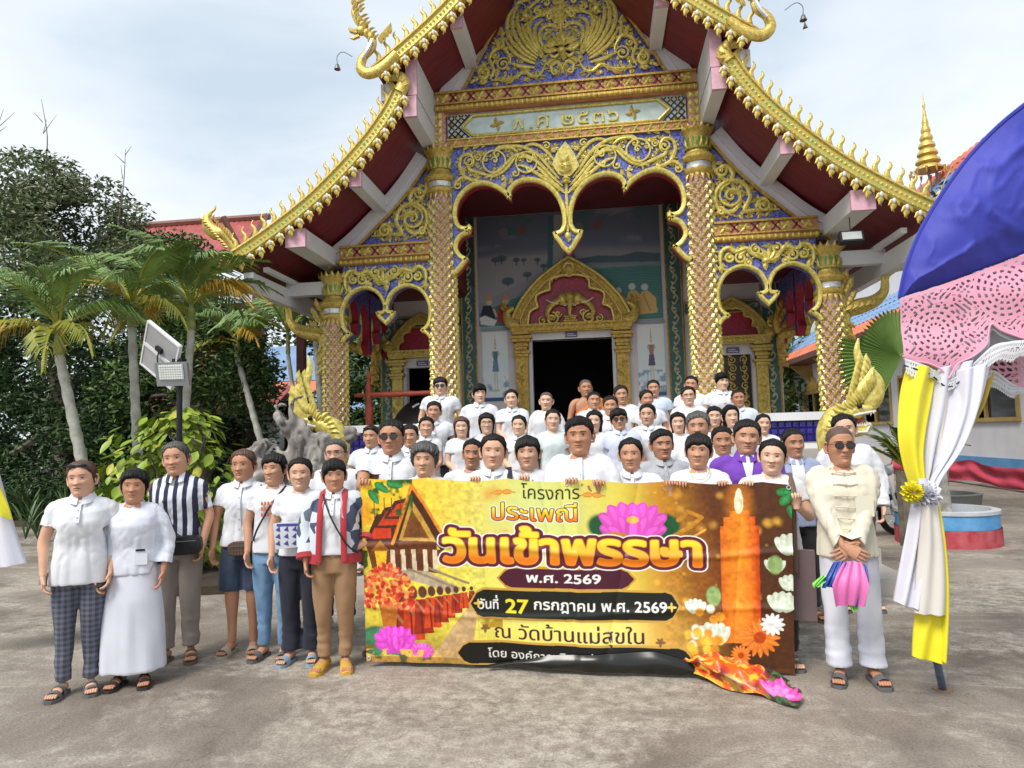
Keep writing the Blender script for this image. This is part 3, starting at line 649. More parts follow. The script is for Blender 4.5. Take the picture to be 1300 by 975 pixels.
for s_ in (-1, 1):
    soffit(lowP, s_, YB+.03, 7.0); soffit(upP, s_, YB-.1, 7.0)
    barge(lowP, s_, YB); barge(upP, s_, YB-.12)
    rake([(4.45, 4.72), (4.2, 4.88), (3.9, 5.10), (3.55, 5.42), (3.2, 5.75), (2.85, 6.14), (2.5, 6.62)], s_, 0, .27, -.06)
    rake([(2.25, 7.3), (1.86, 7.83), (1.52, 8.45), (1.17, 9.04), (.92, 9.58), (.55, 10.5), (0, 11.7)], s_, 0, .34, -.12)
    # projecting purlin beams with pink end faces
    for x, z, wx, hz, L0 in ((4.46, 4.90, .17, .15, .9), (3.42, 5.84, .10, .14, .1), (2.47, 6.98, .11, .17, .1), (2.44, 7.50, .09, .33, .1), (1.66, 8.42, .10, .17, .1), (5.28, 4.20, .08, .16, 5.)):
        mb = MB(); mb.box(s_*x-wx, s_*x+wx, YB+.10, L0, z-hz, z+hz); o = mb.build('purlin', WHITE, temple, smooth=False)
        mb = MB(); mb.box(s_*x-wx-.004, s_*x+wx+.004, YB+.07, YB+.14, z-hz-.004, z+hz+.004); mb.build('end_cap', PINK if z != 4.2 else WHITE, o, smooth=False)
    mb = MB(); mb.box(*sorted((s_*4.5, s_*5.25)), -.12, .06, 4.22, 4.46); mb.build('tie_beam', WHITE, temple, smooth=False)
    mb = MB(); mb.box(*sorted((s_*5.05, s_*5.14)), -1.2, 7, 4.42, 4.5); mb.build('eave_board', WHITE, temple, smooth=False)
    mb = MB(); mb.box(*sorted((s_*2.76, s_*2.9)), YB+.1, YB+.5, 6.95, 7.45); mb.box(*sorted((s_*2.72, s_*2.95)), YB+.05, YB+.2, 7.1, 7.38); mb.build('roof_end_block', LILAC, temple, smooth=False)
    # naga finial at the foot of the upper roof
    def nx(pts): return [(s_*x, YB-.14, z) for x, z in pts]
    mb = MB(); q = catmull(nx([(2.62, 7.78), (2.86, 7.56), (3.08, 7.48), (3.22, 7.58), (3.18, 7.76), (3.04, 7.9), (3.02, 8.06), (3.14, 8.2)]), 5)
    mb.tube(q, [.07, .095, .10, .085, .075, .07, .065, .07], 9, up=(0, 1, 0), fl=.7)
    for k in range(5):
        t = catmull(nx([(2.78+.03*k, 7.56-.03*k), (3.0, 7.42-.012*k), (3.2, 7.5-.01*k+.02), (3.3, 7.66)]), 4); 
    mb.ball((s_*3.2, YB-.14, 8.22), (.10, .07, .08), 10, 7); mb.tube(nx([(3.26, 8.2), (3.38, 8.24), (3.42, 8.3)]), [.06, .04, .015], 7, up=(0, 1, 0)); mb.tube(nx([(3.24, 8.14), (3.34, 8.1), (3.4, 8.12)]), [.04, .03, .01], 6, up=(0, 1, 0))
    mb.tube(catmull(nx([(3.14, 8.25), (3.26, 8.42), (3.32, 8.58), (3.26, 8.74), (3.14, 8.84), (3.12, 8.92)]), 5), [.075, .07, .055, .035, .02, .005], 8, up=(0, 1, 0), fl=.6)
    for i in range(9):
        a = i*.09; x, z = 3.02+.26*math.sin(a*2.0), 8.0+a*.9
        leaf(mb, s_*(x+.06), z, PI/2-s_*(-.9+.2*(i % 3)), .17, YB-.18, .5); leaf(mb, s_*(x-.03), z+.03, PI/2+s_*(1.+.2*(i % 3)), .13, YB-.17, .5)
    for i in range(4): leaf(mb, s_*(2.86-.05*i), 7.95+.05*i, PI/2+s_*(.2), .2, YB-.16, .5)
    mb.build('naga_finial', GOLD, temple)
    g = MB(); g.tube(catmull([(s_*3.0, YB-.215, 8.0), (s_*3.06, YB-.235, 7.84), (s_*3.16, YB-.235, 7.7)], 5), [.03, .035, .03], 6, up=(0, 1, 0)); g.build('mirror_inlay', SILVER, temple)
    # curled tip at the head of the lower bargeboard
    mb = MB(); mb.tube(catmull([(s_*2.62, YB, 7.2), (s_*2.55, YB, 7.34), (s_*2.62, YB, 7.46), (s_*2.78, YB, 7.46), (s_*2.86, YB, 7.56)], 5), [.12, .11, .09, .06, .05], 8, up=(0, 1, 0), fl=.6)
    for i in range(6): leaf(mb, s_*(2.55+.03*i), 7.22+.06*i, PI/2-s_*(-1.2+.3*i), .15, YB-.05, .5)
    mb.build('bargeboard_curl', GOLD, temple)
# roof ceiling of the porch, floor, back wall
mb = MB(); mb.box(-2.6, 2.6, .12, 3.4, 6.5, 6.6); mb.box(-4.45, -2.5, .12, 3.4, 4.65, 4.72); mb.box(2.5, 4.45, .12, 3.4, 4.65, 4.72); mb.build('porch_ceiling', DMAROON, temple, smooth=False)
for s_ in (-1, 1):
    mb = MB(); mb.box(*sorted((s_*2.42, s_*2.5)), .12, 3.1, 4.7, 6.6); mb.build('clerestory_wall', DMAROON, temple, smooth=False)
TILEF = mat('porch_floor_tile', (.45, .42, .38), .35, col2=(.55, .5, .45), vs=3)
mb = MB(); mb.box(-4.75, 4.75, -1.1, 4, .0, FL); mb.build('porch_floor', TILEF, temple, smooth=False)
SY = [-5.3, -4.6, -4.0, -3.45, -2.9, -2.3, -1.7]
for i, y in enumerate(SY):
    mb = MB(); z1 = .15*(i+1); mb.box(-3.2, 3.2, y, -1.1, z1-.15+(.0 if i else 0), z1); mb.build('step', TILEF, temple, smooth=False)
XC = -.12; BY = 3.0
WALLC = mat('wall_cream', (.72, .67, .66), .75, var=.05, vs=2)
mb = MB()   # wall in pieces round three doorways
for x0, x1, z0, z1 in ((-4.4, -3.95, FL, 4.7), (-3.95, -3.05, 3.25, 4.7), (-3.05, XC-.95, FL, 6.6), (XC-.95, XC+.95, 3.62, 6.6), (XC+.95, 2.9, FL, 6.6), (2.9, 3.75, 3.25, 4.7), (3.75, 4.3, FL, 4.7)): mb.box(x0, x1, BY, BY+.25, z0, z1)
wl = mb.build('front_wall', WALLC, temple, smooth=False)
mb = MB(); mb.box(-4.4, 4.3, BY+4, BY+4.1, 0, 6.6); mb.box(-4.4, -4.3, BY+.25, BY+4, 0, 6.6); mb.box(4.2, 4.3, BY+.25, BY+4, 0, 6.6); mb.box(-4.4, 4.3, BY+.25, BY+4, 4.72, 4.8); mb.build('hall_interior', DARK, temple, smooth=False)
# mural
cv = Canvas(230, 210, 1.2)
def mural():
    # picture space: X 0..1.2 left to right, Y 0..1 bottom to top
    n = cv.noise(6); n2 = cv.noise(14, seed=3)
    cv.c[:] = (.20, .17, .18)
    cv.fill(cv.sstep(.62, .72, cv.Y+.05*n), (.10, .10, .14)); cv.fill(cv.sstep(.55, .8, n)*cv.sstep(.66, .76, cv.Y), (.24, .22, .25)); cv.fill(cv.sstep(.45, .75, n2)*(cv.Y > .82), (.05, .11, .10))
    riv = (cv.Y < .30+.20*np.abs(cv.X-.3)*(cv.X < .6)+.16*(cv.X > .6)+.02*n) & ~((cv.X < .45) & (cv.Y > .12+.5*cv.X)); cv.fill(riv, (.05, .12, .115)); cv.fill(riv*(np.sin(cv.Y*260+n*14) > .4)*.5, (.09, .17, .15))
    cv.poly([(.0, .20), (.40, .45), (.55, .62), (0, .62)], (.23, .19, .20)); cv.poly([(.62, .52), (1.2, .46), (1.2, .50), (.62, .56)], (.14, .17, .18)); cv.poly([(.62, .56), (.8, .585), (.95, .57), (1.05, .60), (1.2, .57), (1.2, .50), (.62, .53)], (.06, .08, .10))
    cv.poly([(.46, .38), (.60, .45), (.54, .95), (.48, .98)], (.05, .09, .11)); cv.poly([(.50, .5), (.56, .5), (.62, .98), (.52, .98)], (.25, .21, .21)); cv.poly([(.60, .45), (.68, .42), (.63, .7), (.6, .95)], (.04, .07, .10))
    for x, y, r in ((.12, .60, .025), (.16, .61, .03), (.26, .59, .02), (.31, .585, .016), (.40, .58, .018), (.20, .40, .035), (.33, .45, .025), (.44, .52, .02)): cv.ell(x, y, r*1.2, r, (.06, .08, .09)); cv.line([(x, y), (x, y-.05)], .004, (.05, .05, .05))
    for x, c_ in ((.06, (.02, .02, .03)), (.17, (.30, .03, .035))):     # two seated worshippers in crowns
        cv.poly([(x-.045, .03), (x+.05, .02), (x+.045, .12), (x+.02, .19), (x-.03, .19), (x-.05, .11)], c_); cv.ell(x+.01, .215, .02, .026, (.45, .28, .2)); cv.poly([(x-.015, .23), (x+.03, .23), (x+.01, .30)], (.45, .16, .05)); cv.line([(x+.04, .15), (x+.055, .09)], .008, (.45, .3, .22))
    cv.poly([(.01, .02), (.10, .0), (.12, .05), (.04, .10), (.0, .08)], (.55, .5, .48))
    for x, y in ((.93, .10), (1.02, .13), (1.10, .12)):                  # three monks seen from behind
        cv.poly([(x-.055, y-.08), (x+.065, y-.07), (x+.06, y+.06), (x+.01, y+.13), (x-.03, y+.12), (x-.06, y+.03)], (.46, .26, .09)); cv.ell(x-.01, y+.16, .022, .03, (.42, .36, .33)); cv.line([(x-.02, y+.1), (x+.02, y-.05)], .006, (.3, .14, .05))
    for x in (.30, .80): cv.ell(x, .86, .03, .04, (.16, .07, .06)); cv.ell(x-.12, .85, .03, .04, (.14, .13, .15))
mural()
cv.c = np.clip(cv.c*np.array((1.55, 1.85, 1.9)), 0, .8)
X0, X1 = XC-2.05, XC+2.0
panel('mural', cv, lambda x, y: np.stack([X0+x/1.2*(X1-X0), np.full(x.shape, BY-.02), 3.98+y*2.5], 1), VCP, wl, vec=True)
for s_ in (-1, 1):     # guardian figure pictures beside the doorway
    cg = Canvas(60, 130, .46); n = cg.noise(7, seed=5+s_)
    cg.c[:] = (.55, .62, .68); cg.fill(cg.sstep(.5, .9, cg.Y), (.62, .68, .72)); cg.fill(cg.sstep(.45, .6, n)*(cg.Y < .36), (.22, .30, .38)); cg.fill(cg.sstep(.5, .62, cg.noise(16, seed=9))*(cg.Y < .4), (.62, .68, .7))
    cg.fill(cg.Y < .05, (.04, .09, .2)); m = .235
    c1 = (.10, .16, .18) if s_ < 0 else (.30, .17, .14)
    cg.poly([(m-.02, .80), (m+.02, .80), (m, .96)], (.45, .36, .2)); cg.ell(m, .77, .022, .028, (.5, .42, .34)); cg.poly([(m-.06, .72), (m+.06, .72), (m+.03, .58), (m-.03, .58)], c1); cg.ell(m-.055, .68, .016, .03, (.4, .4, .35)); cg.ell(m+.055, .68, .016, .03, (.4, .4, .35))
    cg.poly([(m-.04, .58), (m+.04, .58), (m+.06, .42), (m-.06, .42)], (.12, .2, .3) if s_ < 0 else (.1, .08, .14)); cg.poly([(m-.035, .42), (m-.005, .42), (m-.01, .17), (m-.03, .17)], (.5, .48, .38)); cg.poly([(m+.005, .42), (m+.035, .42), (m+.03, .17), (m+.01, .17)], (.5, .48, .38)); cg.ell(m, .15, .07, .02, (.45, .42, .3))
    x0, x1 = sorted((XC+s_*1.42, XC+s_*2.0))
    cg.c = np.clip(cg.c*1.35, 0, .85); panel('guardian_picture', cg, (lambda x, y, x0=x0, x1=x1: np.stack([x0+x/.46*(x1-x0), np.full(x.shape, BY-.02), 2.3+y*1.55], 1)), VCP, wl, vec=True)
    mb = MB(); mb.box(x0-.02, x1+.02, BY-.035, BY-.004, 3.88, 3.95); mb.build('picture_rail', mat('pale_blue_trim', (.3, .36, .4), .6), wl, smooth=False)
# patterned pilaster bands: cream leaf scrolls on dark green with gilt rims
BAND = mat('green_band', (.04, .12, .115), .45, var=.2, vs=6)
def band(xc, z0, z1, wd=.15, horiz=False):
    f = (lambda u, v, d: (xc+u, BY-.02+d, v)) if not horiz else (lambda u, v, d: (v, BY-.02+d, xc+u))
    mb = MB(); a, b = f(-wd, z0, -.06), f(wd, z1, .02)
    mb.box(min(a[0], b[0]), max(a[0], b[0]), min(a[1], b[1]), max(a[1], b[1]), min(a[2], b[2]), max(a[2], b[2])); o = mb.build('pilaster_band', BAND, wl, smooth=False)
    g = MB(); z = np.arange(z0+.03, z1, .04); ph = np.sin((z-z0)*2*PI/.44)
    g.tube([f(wd*.42*s, q, -.066) for s, q in zip(ph, z)], .015, 4, up=(0, 1, 0))
    for k, q in enumerate(np.arange(z0+.1, z1-.05, .11)):
        sd = 1 if (k//2) % 2 else -1
        mb2 = MB(); leaf(mb2, 0, 0, (PI/2+sd*.9), .12, 0, .5); g.add([f(v[0]+sd*.03, q+v[2], -.066+v[1]) for v in mb2.v], mb2.f)
    g.build('leaf_scroll', mat('cream_gilt', (.50, .46, .26), .5), o)
    e_ = MB()
    for s in (-1, 1): e_.tube([f(s*wd, z0, -.06), f(s*wd, z1, -.06)], .02, 4, up=(0, 1, 0))
    e_.build('gilt_rim', GOLDD, o); return o
for x in (XC-2.28, XC+2.25): band(x, FL, 6.5, .16)
for x in (-4.28, 4.08): band(x, FL, 4.6, .16)
for x0, x1 in ((-4.1, -2.6), (2.35, 3.9)): band(4.15, x0, x1, .12, True)
band(5.3, -2.9, -2.58, .1, True)
# gilded door surrounds
def door(xc, wd, zt, sc_, full_=True, mt=GOLDD):
    o = MB(); o.box(xc-wd-.3*sc_, xc+wd+.3*sc_, BY-.20, BY+.01, zt-.03, zt+.02); dj = o.build('door_surround', mt, temple, smooth=False)
    for s in (-1, 1):
        x0, x1 = sorted((xc+s*wd, xc+s*(wd+.26*sc_))); o = MB(); o.box(x0, x1, BY-.14, BY+.02, FL, zt-.1); o.build('door_post', mt, dj, smooth=False)
    for s in (-1, 1):
        xm = xc+s*(wd+.13*sc_); g = MB()
        for k in range(int((zt-.75-FL)/.16)): leaf(g, xm, FL+.1+k*.16, PI/2+(.5 if k % 2 else -.5), .2, BY-.15, .55)
        g.build('leaf_relief', GOLD, dj)
        c_ = MB()
        for hh, ww in ((-.55, .02), (-.48, .06), (-.40, .0), (-.33, .03), (-.22, .07), (-.15, .11), (-.06, .05)):
            x0, x1 = xm-(.13*sc_+ww), xm+(.13*sc_+ww); c_.box(x0, x1, BY-.2-ww*.4, BY, zt+hh*sc_, zt+hh*sc_+.06*sc_)
        c_.build('door_capital', mt, dj, smooth=False)
    g = MB(); g.box(xc-wd-.34*sc_, xc+wd+.34*sc_, BY-.24, BY, zt+.0, zt+.14*sc_); g.box(xc-wd-.3*sc_, xc+wd+.3*sc_, BY-.28, BY-.2, zt+.10*sc_, zt+.15*sc_); gl = g.build('door_lintel', mt, dj, smooth=False)
    m_ = max(4, int(2*wd/.22))
    for i in range(m_): inst('small_rosette', ROSS, gl, (xc-wd+(i+.5)*2*wd/m_, BY-.245, zt+.06*sc_))
    # pointed horseshoe gable
    zb = zt+.15*sc_; W = wd+.30*sc_; Hh = W*1.10
    outc = arc([(-W, 0), (-W*1.0, .12*Hh), (-W*.82, .42*Hh), (-W*.52, .72*Hh), (-W*.2, .93*Hh), (0, 1.04*Hh)], 4)
    lob = arc([(-W*.74, 0), (-W*.70, .2*Hh), (-W*.56, .27*Hh)], 3)+arc([(-W*.56, .27*Hh), (-W*.58, .46*Hh), (-W*.34, .54*Hh)], 4)+arc([(-W*.34, .54*Hh), (-W*.32, .70*Hh), (-W*.1, .76*Hh), (0, .74*Hh)], 4)
    f = lambda u, v, d: (xc+u, d, zb+v)
    mb = MB(); red = lob+[(-x, z) for x, z in lob[::-1]][1:]; mb.prism(red, f, BY-.06, BY-.04); mb.build('red_field', CRIM, dj, smooth=False)
    L_ = outc+[(-x, z) for x, z in outc[::-1]][1:]
    mb = MB(); mb.prism(L_+red[::-1], f, BY-.16, BY-.02); gb = mb.build('door_gable', mt, dj, smooth=False)
    for lst, r in ((L_, .045*sc_), (red, .03*sc_), ([(x*.86, z*.88) for x, z in L_], .025*sc_)):
        mb = MB(); mb.tube([f(x, z, BY-.17) for x, z in lst], r, 6, up=(0, 1, 0)); mb.build('gable_rib', GOLDY if r == .03*sc_ else GOLD, gb)
    p = np.array(L_); d = np.r_[0, np.cumsum(np.linalg.norm(np.diff(p, axis=0), axis=1))]; n_ = 20
    for i in range(n_):                 # flame leaves round the outer edge
        t = d[-1]*(i+.5)/n_; x, z = np.interp(t, d, p[:, 0]), np.interp(t, d, p[:, 1]); a = math.atan2(z-.15*Hh, x); sgn = 1 if x < 0 else -1
        g = MB(); leaf(g, 0, 0, a-(-.35)*(-sgn), .26*sc_, 0, .62); lm = g.build('flame_leaf', mt, gb, loc=f(x*.98, z*.98, BY-.12), smooth=False); lm.location = Vector([float(q) for q in f(x*.98, z*.98, BY-.12)])
    g = MB()
    for t in np.linspace(.06, .94, 22):
        x, z = np.interp(t*d[-1], d, p[:, 0])*.82, np.interp(t*d[-1], d, p[:, 1])*.84; spiral(g, xc+x, zb+z, .05*sc_, 1.3, t*9, 1, .012, BY-.17)
    g.build('spiral_relief', mt, gb)
    for s in (-1, 1):                   # naga heads curling up at the feet of the gable
        g = MB(); g.tube(catmull([f(s*W*.9, .02, BY-.18), f(s*W*1.05, .06, BY-.2), f(s*W*1.1, .2*Hh, BY-.2), f(s*W*.98, .28*Hh, BY-.2)], 4), [.1*sc_, .12*sc_, .09*sc_, .05*sc_], 8, up=(0, 1, 0))
        for k in range(6): leaf(g, xc+s*W*1.05, zb+.16*Hh+.03*k, PI/2-s*(.2+.25*k), (.34-.03*k)*sc_, BY-.2, .3)
        g.build('naga_scroll', GOLD, dj)
    return dj, zb, Hh, W
d0, zb, Hh, W = door(XC, .97, 3.80, 1.0)
door(XC-3.37, .45, 3.36, .9, mt=GOLD); door(XC+3.42, .45, 3.36, .9, mt=GOLD)
# white door heads and frames, room plates
for xc, wd, zt in ((XC, .95, 3.62), (XC-3.37, .45, 3.12), (XC+3.42, .45, 3.12)):
    mb = MB(); mb.box(xc-wd-.02, xc+wd+.02, BY-.02, BY+.2, zt-.0, zt+.24)
    for s in (-1, 1): x0, x1 = sorted((xc+s*wd, xc+s*(wd-.07))); mb.box(x0, x1, BY-.02, BY+.2, FL, zt)
    fr2 = mb.build('door_frame', WHITE, temple, smooth=False)
    mb = MB(); mb.box(xc-.13, xc+.13, BY-.05, BY-.021, zt+.03, zt+.15); mb.build('door_plate', mat('plate_violet', (.12, .11, .25), .5), fr2, smooth=False)
    mb = MB()
    for q in range(2): mb.box(xc-.10, xc+.10-.05*q, BY-.053, BY-.0505, zt+.055+.04*q, zt+.07+.04*q)
    mb.build('plate_lettering', WHITE, fr2, smooth=False)
# right-hand side door leaf: black with gilt tracery
mb = MB(); mb.box(XC+3.05, XC+3.8, BY+.1, BY+.14, FL, 3.1); dl = mb.build('door_leaf', mat('black_lacquer', (.02, .015, .012), .3), temple, smooth=False)
g = MB()
for k in range(9):
    for j in range(3): spiral(g, XC+3.18+j*.24, 1.5+k*.19, .075, 1.4, k+j, 1 if (k+j) % 2 else -1, .012, BY+.09); leaf(g, XC+3.18+j*.24, 1.55+k*.19, PI/2+(.6 if j % 2 else -.6), .15, BY+.09, .4)
g.build('gilt_tracery', GOLD, dl)
# three-headed elephant relief over the main door
g = MB(); ez = zb+.16
for s in (-1, 1):
    g.ball((XC+s*.17, BY-.12, ez+.38), (.13, .08, .15), 12, 7); g.tube(catmull([(XC+s*.22, BY-.16, ez+.36), (XC+s*.40, BY-.17, ez+.25), (XC+s*.50, BY-.16, ez+.08), (XC+s*.44, BY-.16, ez-.06), (XC+s*.32, BY-.16, ez-.02)], 5), [.075, .07, .055, .04, .025], 8, up=(0, 1, 0))
    g.ball((XC+s*.11, BY-.14, ez+.36), (.06, .03, .15), 8, 6); spiral(g, XC+s*.40, ez-.05, .13, 1.6, 1.5, s, .028, BY-.14); spiral(g, XC+s*.62, ez-.08, .08, 1.4, 1.5, -s, .02, BY-.12)
    spiral(g, XC+s*.27, ez+.05, .07, 1.4, 0, s, .018, BY-.14); leaf(g, XC+s*.72, ez-.12, 0 if s > 0 else PI, .12, BY-.1, .5)
g.ball((XC, BY-.16, ez+.40), (.12, .09, .14), 12, 7); g.tube(catmull([(XC, BY-.22, ez+.38), (XC, BY-.24, ez+.2), (XC-.01, BY-.23, ez+.03), (XC+.03, BY-.23, ez-.06), (XC+.06, BY-.23, ez-.0)], 5), [.07, .055, .04, .03, .02], 8, up=(0, 1, 0))
g.build('elephant_relief', GOLD, d0)
g = MB()
for s in (-1, 1): g.tube(catmull([(XC+s*.26, BY-.2, ez+.27), (XC+s*.38, BY-.23, ez+.29), (XC+s*.52, BY-.24, ez+.36)], 4), [.022, .018, .004], 6, up=(0, 1, 0))
for s in (-1, 1): g.tube(catmull([(XC+s*.05, BY-.24, ez+.26), (XC+s*.1, BY-.27, ez+.2), (XC+s*.16, BY-.28, ez+.24)], 4), [.014, .01, .004], 6, up=(0, 1, 0))
g.build('tusk', mat('ivory', (.75, .72, .6), .4), d0)
g = MB()
for i, (a, b) in enumerate(((.15, .05), (.12, .05), (.14, .04))): g.box(XC-a, XC+a, BY-.22, BY-.05, zb+.02+i*.05, zb+.02+i*.05+b*.8)
g.build('plinth', GOLDD, d0, smooth=False)
# medallion on the gable crown
g = MB(); g.lathe([(.13, 0), (.15, .02), (.13, .04), (.08, .03), (.06, .05), (.0, .055)], (0, 0, 0), 18); g.v = [(XC+x, BY-.18-z, zb+Hh*.87+y) for x, y, z in g.v]; g.build('medallion', GOLD, d0)
# ---- low blue-tiled balustrades at the porch edge -------------------------
for s_ in (-1, 1):
    x0, x1 = sorted((s_*2.62, s_*4.2)); yb = -.42
    mb = MB(); mb.box(x0, x1, yb, yb+.12, FL+.1, FL+.45); o = mb.build('balustrade', mat('dark_navy', (.01, .01, .05), .4), temple, smooth=False)
    mb = MB(); mb.box(x0-.05, x1+.1, yb-.07, yb+.19, FL+.45, FL+.58); mb.box(x0-.05, x1+.1, yb-.05, yb+.17, FL-.12, FL+.08); mb.build('coping', WHITE, o, smooth=False)
    tmb = MB(); tmb.box(-.05, .05, -.02, 0, -.05, .05); tmb.v = [(x*(.8 if y < -.01 else 1), y, z*(.8 if y < -.01 else 1)) for x, y, z in tmb.v]
    tme = bpy.data.meshes.new('glazed_tile'); tme.from_pydata(tmb.v, [], tmb.f); tme.materials.append(DBLUE)
    for i in range(14):
        for j in range(3): inst('glazed_tile', tme, o, (x0+.07+i*.11, yb-.001, FL+.16+j*.112), (random.Random(i*7+j).uniform(-.05, .05), 0, random.Random(i*3+j).uniform(-.06, .06)))
# ---- gilded swan brackets on the outer columns -----------------------------
def swan(s_, y0=0., mt=GOLD, x0=OUT+.2, z0=3.05, parent=temple):
    f = lambda x, z, y=0.: (s_*(x0+x), y0+y, z0+z)
    mb = MB()
    mb.tube(catmull([f(.04, -.25), f(.06, 0), f(.04, .28), f(.12, .48)], 5), [.07, .09, .08, .1], 8, up=(0, 1, 0), fl=.8)
    mb.tube(catmull([f(.06, .42), f(.28, .48), f(.52, .56), f(.68, .72), f(.72, .96), f(.84, 1.08)], 5), [.12, .14, .11, .075, .06, .075], 9, up=(0, 1, 0), fl=.7)
    mb.tube([f(.82, 1.08), f(.98, 1.09), f(1.18, 1.05)], [.07, .045, .008], 7, up=(0, 1, 0))
    mb.tube(catmull([f(.05, .45), f(.0, .7), f(.06, .95), f(.1, 1.05)], 5), [.1, .09, .06, .02], 8, up=(0, 1, 0), fl=.6)
    for i in range(8): leaf(mb, s_*(x0+.04+.05*(i % 3)), z0+.45+.07*i, PI/2-s_*(.9-.1*i), .2, y0-.06, .5)
    for i in range(5): leaf(mb, s_*(x0+.15+.1*i), z0+.5+.02*i, PI/2+s_*(2.0), .2, y0-.1, .5)
    for i in range(6): leaf(mb, s_*(x0+.04), z0-.3+.1*i, -PI/2+s_*(.8 if i % 2 else -.8), .16, y0-.07, .6)
    for i in range(4): leaf(mb, s_*(x0+.8), z0+1.1, PI/2+s_*(.2+.3*i), .16-.02*i, y0-.03, .4)
    return mb.build('swan_bracket', mt, parent)
for s_ in (-1, 1): swan(s_); swan(s_, 2.6, GOLDD, OUT-.2 if s_ > 0 else OUT+.1)
# hanging bells at the upper finials
for s_, x, z in ((-1, 3.62, 7.62), (1, 3.70, 7.66)):
    b = thing('wind_bell', 'small grey wind bell hanging from the %s roof finial on a curved wire' % ('left' if s_ < 0 else 'right'), 'bell', (s_*x, YB-.14, z), scale=.8)
    mb = MB(); mb.lathe([(.012, .1), (.035, .08), (.05, .03), (.068, -.02), (.06, -.02), (.0, .02)], (0, 0, 0), 12); mb.build('bell_cup', mat('bell_metal', (.16, .16, .15), .4, .6), b, local=True)
    mb = MB(); mb.tube(catmull([(0, 0, .1), (0, 0, .26), (-s_*.12, 0, .34), (-s_*.32, 0, .22)], 5), .008, 5, up=(0, 1, 0)); mb.build('wire', MATS['bell_metal'], b, local=True)
    if s_ > 0: mb = MB(); mb.lathe([(.004, -.05), (.06, -.17), (.0, -.17)], (.02, 0, 0), 3); mb.build('clapper_fin', MATS['bell_metal'], b, local=True)
# ================================================================ GROUND
def concrete():
    m = bpy.data.materials.new('old_concrete'); m.use_nodes = True; t = m.node_tree; b = t.nodes['Principled BSDF']; n = t.nodes.new; l = t.links.new
    b.inputs['Roughness'].default_value = .82; co = n('ShaderNodeTexCoord').outputs['Object']
    def noise(s, d=6, r=.6, sc3=None, dist=0.):
        c = co
        if sc3: q = n('ShaderNodeMapping'); q.inputs['Scale'].default_value = sc3; q.inputs['Rotation'].default_value = (0, 0, .5); l(co, q.inputs[0]); c = q.outputs[0]
        x = n('ShaderNodeTexNoise'); x.inputs['Scale'].default_value = s; x.inputs['Detail'].default_value = d; x.inputs['Roughness'].default_value = r; x.inputs['Distortion'].default_value = dist; l(c, x.inputs[0]); return x.outputs['Fac']
    def ramp(f, a, ca, b_, cb):
        r = n('ShaderNodeValToRGB'); e = r.color_ramp.elements; e[0].position = a; e[0].color = (*ca, 1); e[1].position = b_; e[1].color = (*cb, 1); l(f, r.inputs[0]); return r.outputs[0]
    def mix(f, a, b_, mode='MIX'):
        x = n('ShaderNodeMix'); x.data_type = 'RGBA'; x.blend_type = mode
        (l(f, x.inputs[0]) if hasattr(f, 'links') else setattr(x.inputs[0], 'default_value', f)); l(a, x.inputs[6]); l(b_, x.inputs[7]); return x.outputs[2]
    base = ramp(noise(.55, 8, .68, None, .6), .34, (.185, .150, .118), .66, (.33, .285, .235))
    stain = ramp(noise(.5, 7, .7, (1, 1.9, 1), 1.2), .46, (0, 0, 0), .60, (1, 1, 1)); pale = n('ShaderNodeRGB'); pale.outputs[0].default_value = (.52, .47, .395, 1)
    dark = n('ShaderNodeRGB'); dark.outputs[0].default_value = (.12, .094, .072, 1)
    c1 = mix(ramp(noise(.33, 6, .7, (1.4, .9, 1), .8), .50, (0, 0, 0), .66, (.85, .85, .85)), base, dark.outputs[0])
    worn = n('ShaderNodeMath'); worn.operation = 'MULTIPLY'; l(stain, worn.inputs[0]); l(ramp(noise(11, 6, .75), .40, (.1, .1, .1), .62, (.95, .95, .95)), worn.inputs[1])
    c2 = mix(worn.outputs[0], c1, pale.outputs[0])
    sp = ramp(noise(75, 3, .7), .35, (.72, .72, .72), .65, (1.2, 1.2, 1.2)); c3 = mix(1., c2, sp, 'MULTIPLY')
    v = n('ShaderNodeTexVoronoi'); v.feature = 'DISTANCE_TO_EDGE'; v.inputs['Scale'].default_value = .32
    wv = n('ShaderNodeMixRGB') if False else None
    q = n('ShaderNodeVectorMath'); q.operation = 'ADD'; nn_ = n('ShaderNodeTexNoise'); nn_.inputs['Scale'].default_value = 2.2; nn_.inputs['Detail'].default_value = 6; l(co, nn_.inputs[0]); l(co, q.inputs[0]); l(nn_.outputs['Color'], q.inputs[1]); l(q.outputs[0], v.inputs[0])
    crk = ramp(v.outputs['Distance'], 0., (.74, .74, .74), .004, (1, 1, 1)); c4 = mix(1., c3, crk, 'MULTIPLY')
    l(c4, b.inputs['Base Color'])
    h = n('ShaderNodeMath'); h.operation = 'ADD'; l(noise(38, 6, .75), h.inputs[0]); l(noise(4, 5, .6), h.inputs[1])
    bp = n('ShaderNodeBump'); bp.inputs['Strength'].default_value = .55; bp.inputs['Distance'].default_value = .02; l(h.outputs[0], bp.inputs['Height']); l(bp.outputs[0], b.inputs['Normal'])
    return m
mb = MB(); mb.add([(-300, -60, 0), (300, -60, 0), (300, 500, 0), (-300, 500, 0)], [(0, 1, 2, 3)]); mb.build('ground', concrete(), kind='structure', smooth=False)
SOIL = mat('garden_soil', (.045, .032, .02), .95, col2=(.09, .065, .04), vs=2, bump=.6, bs=14)
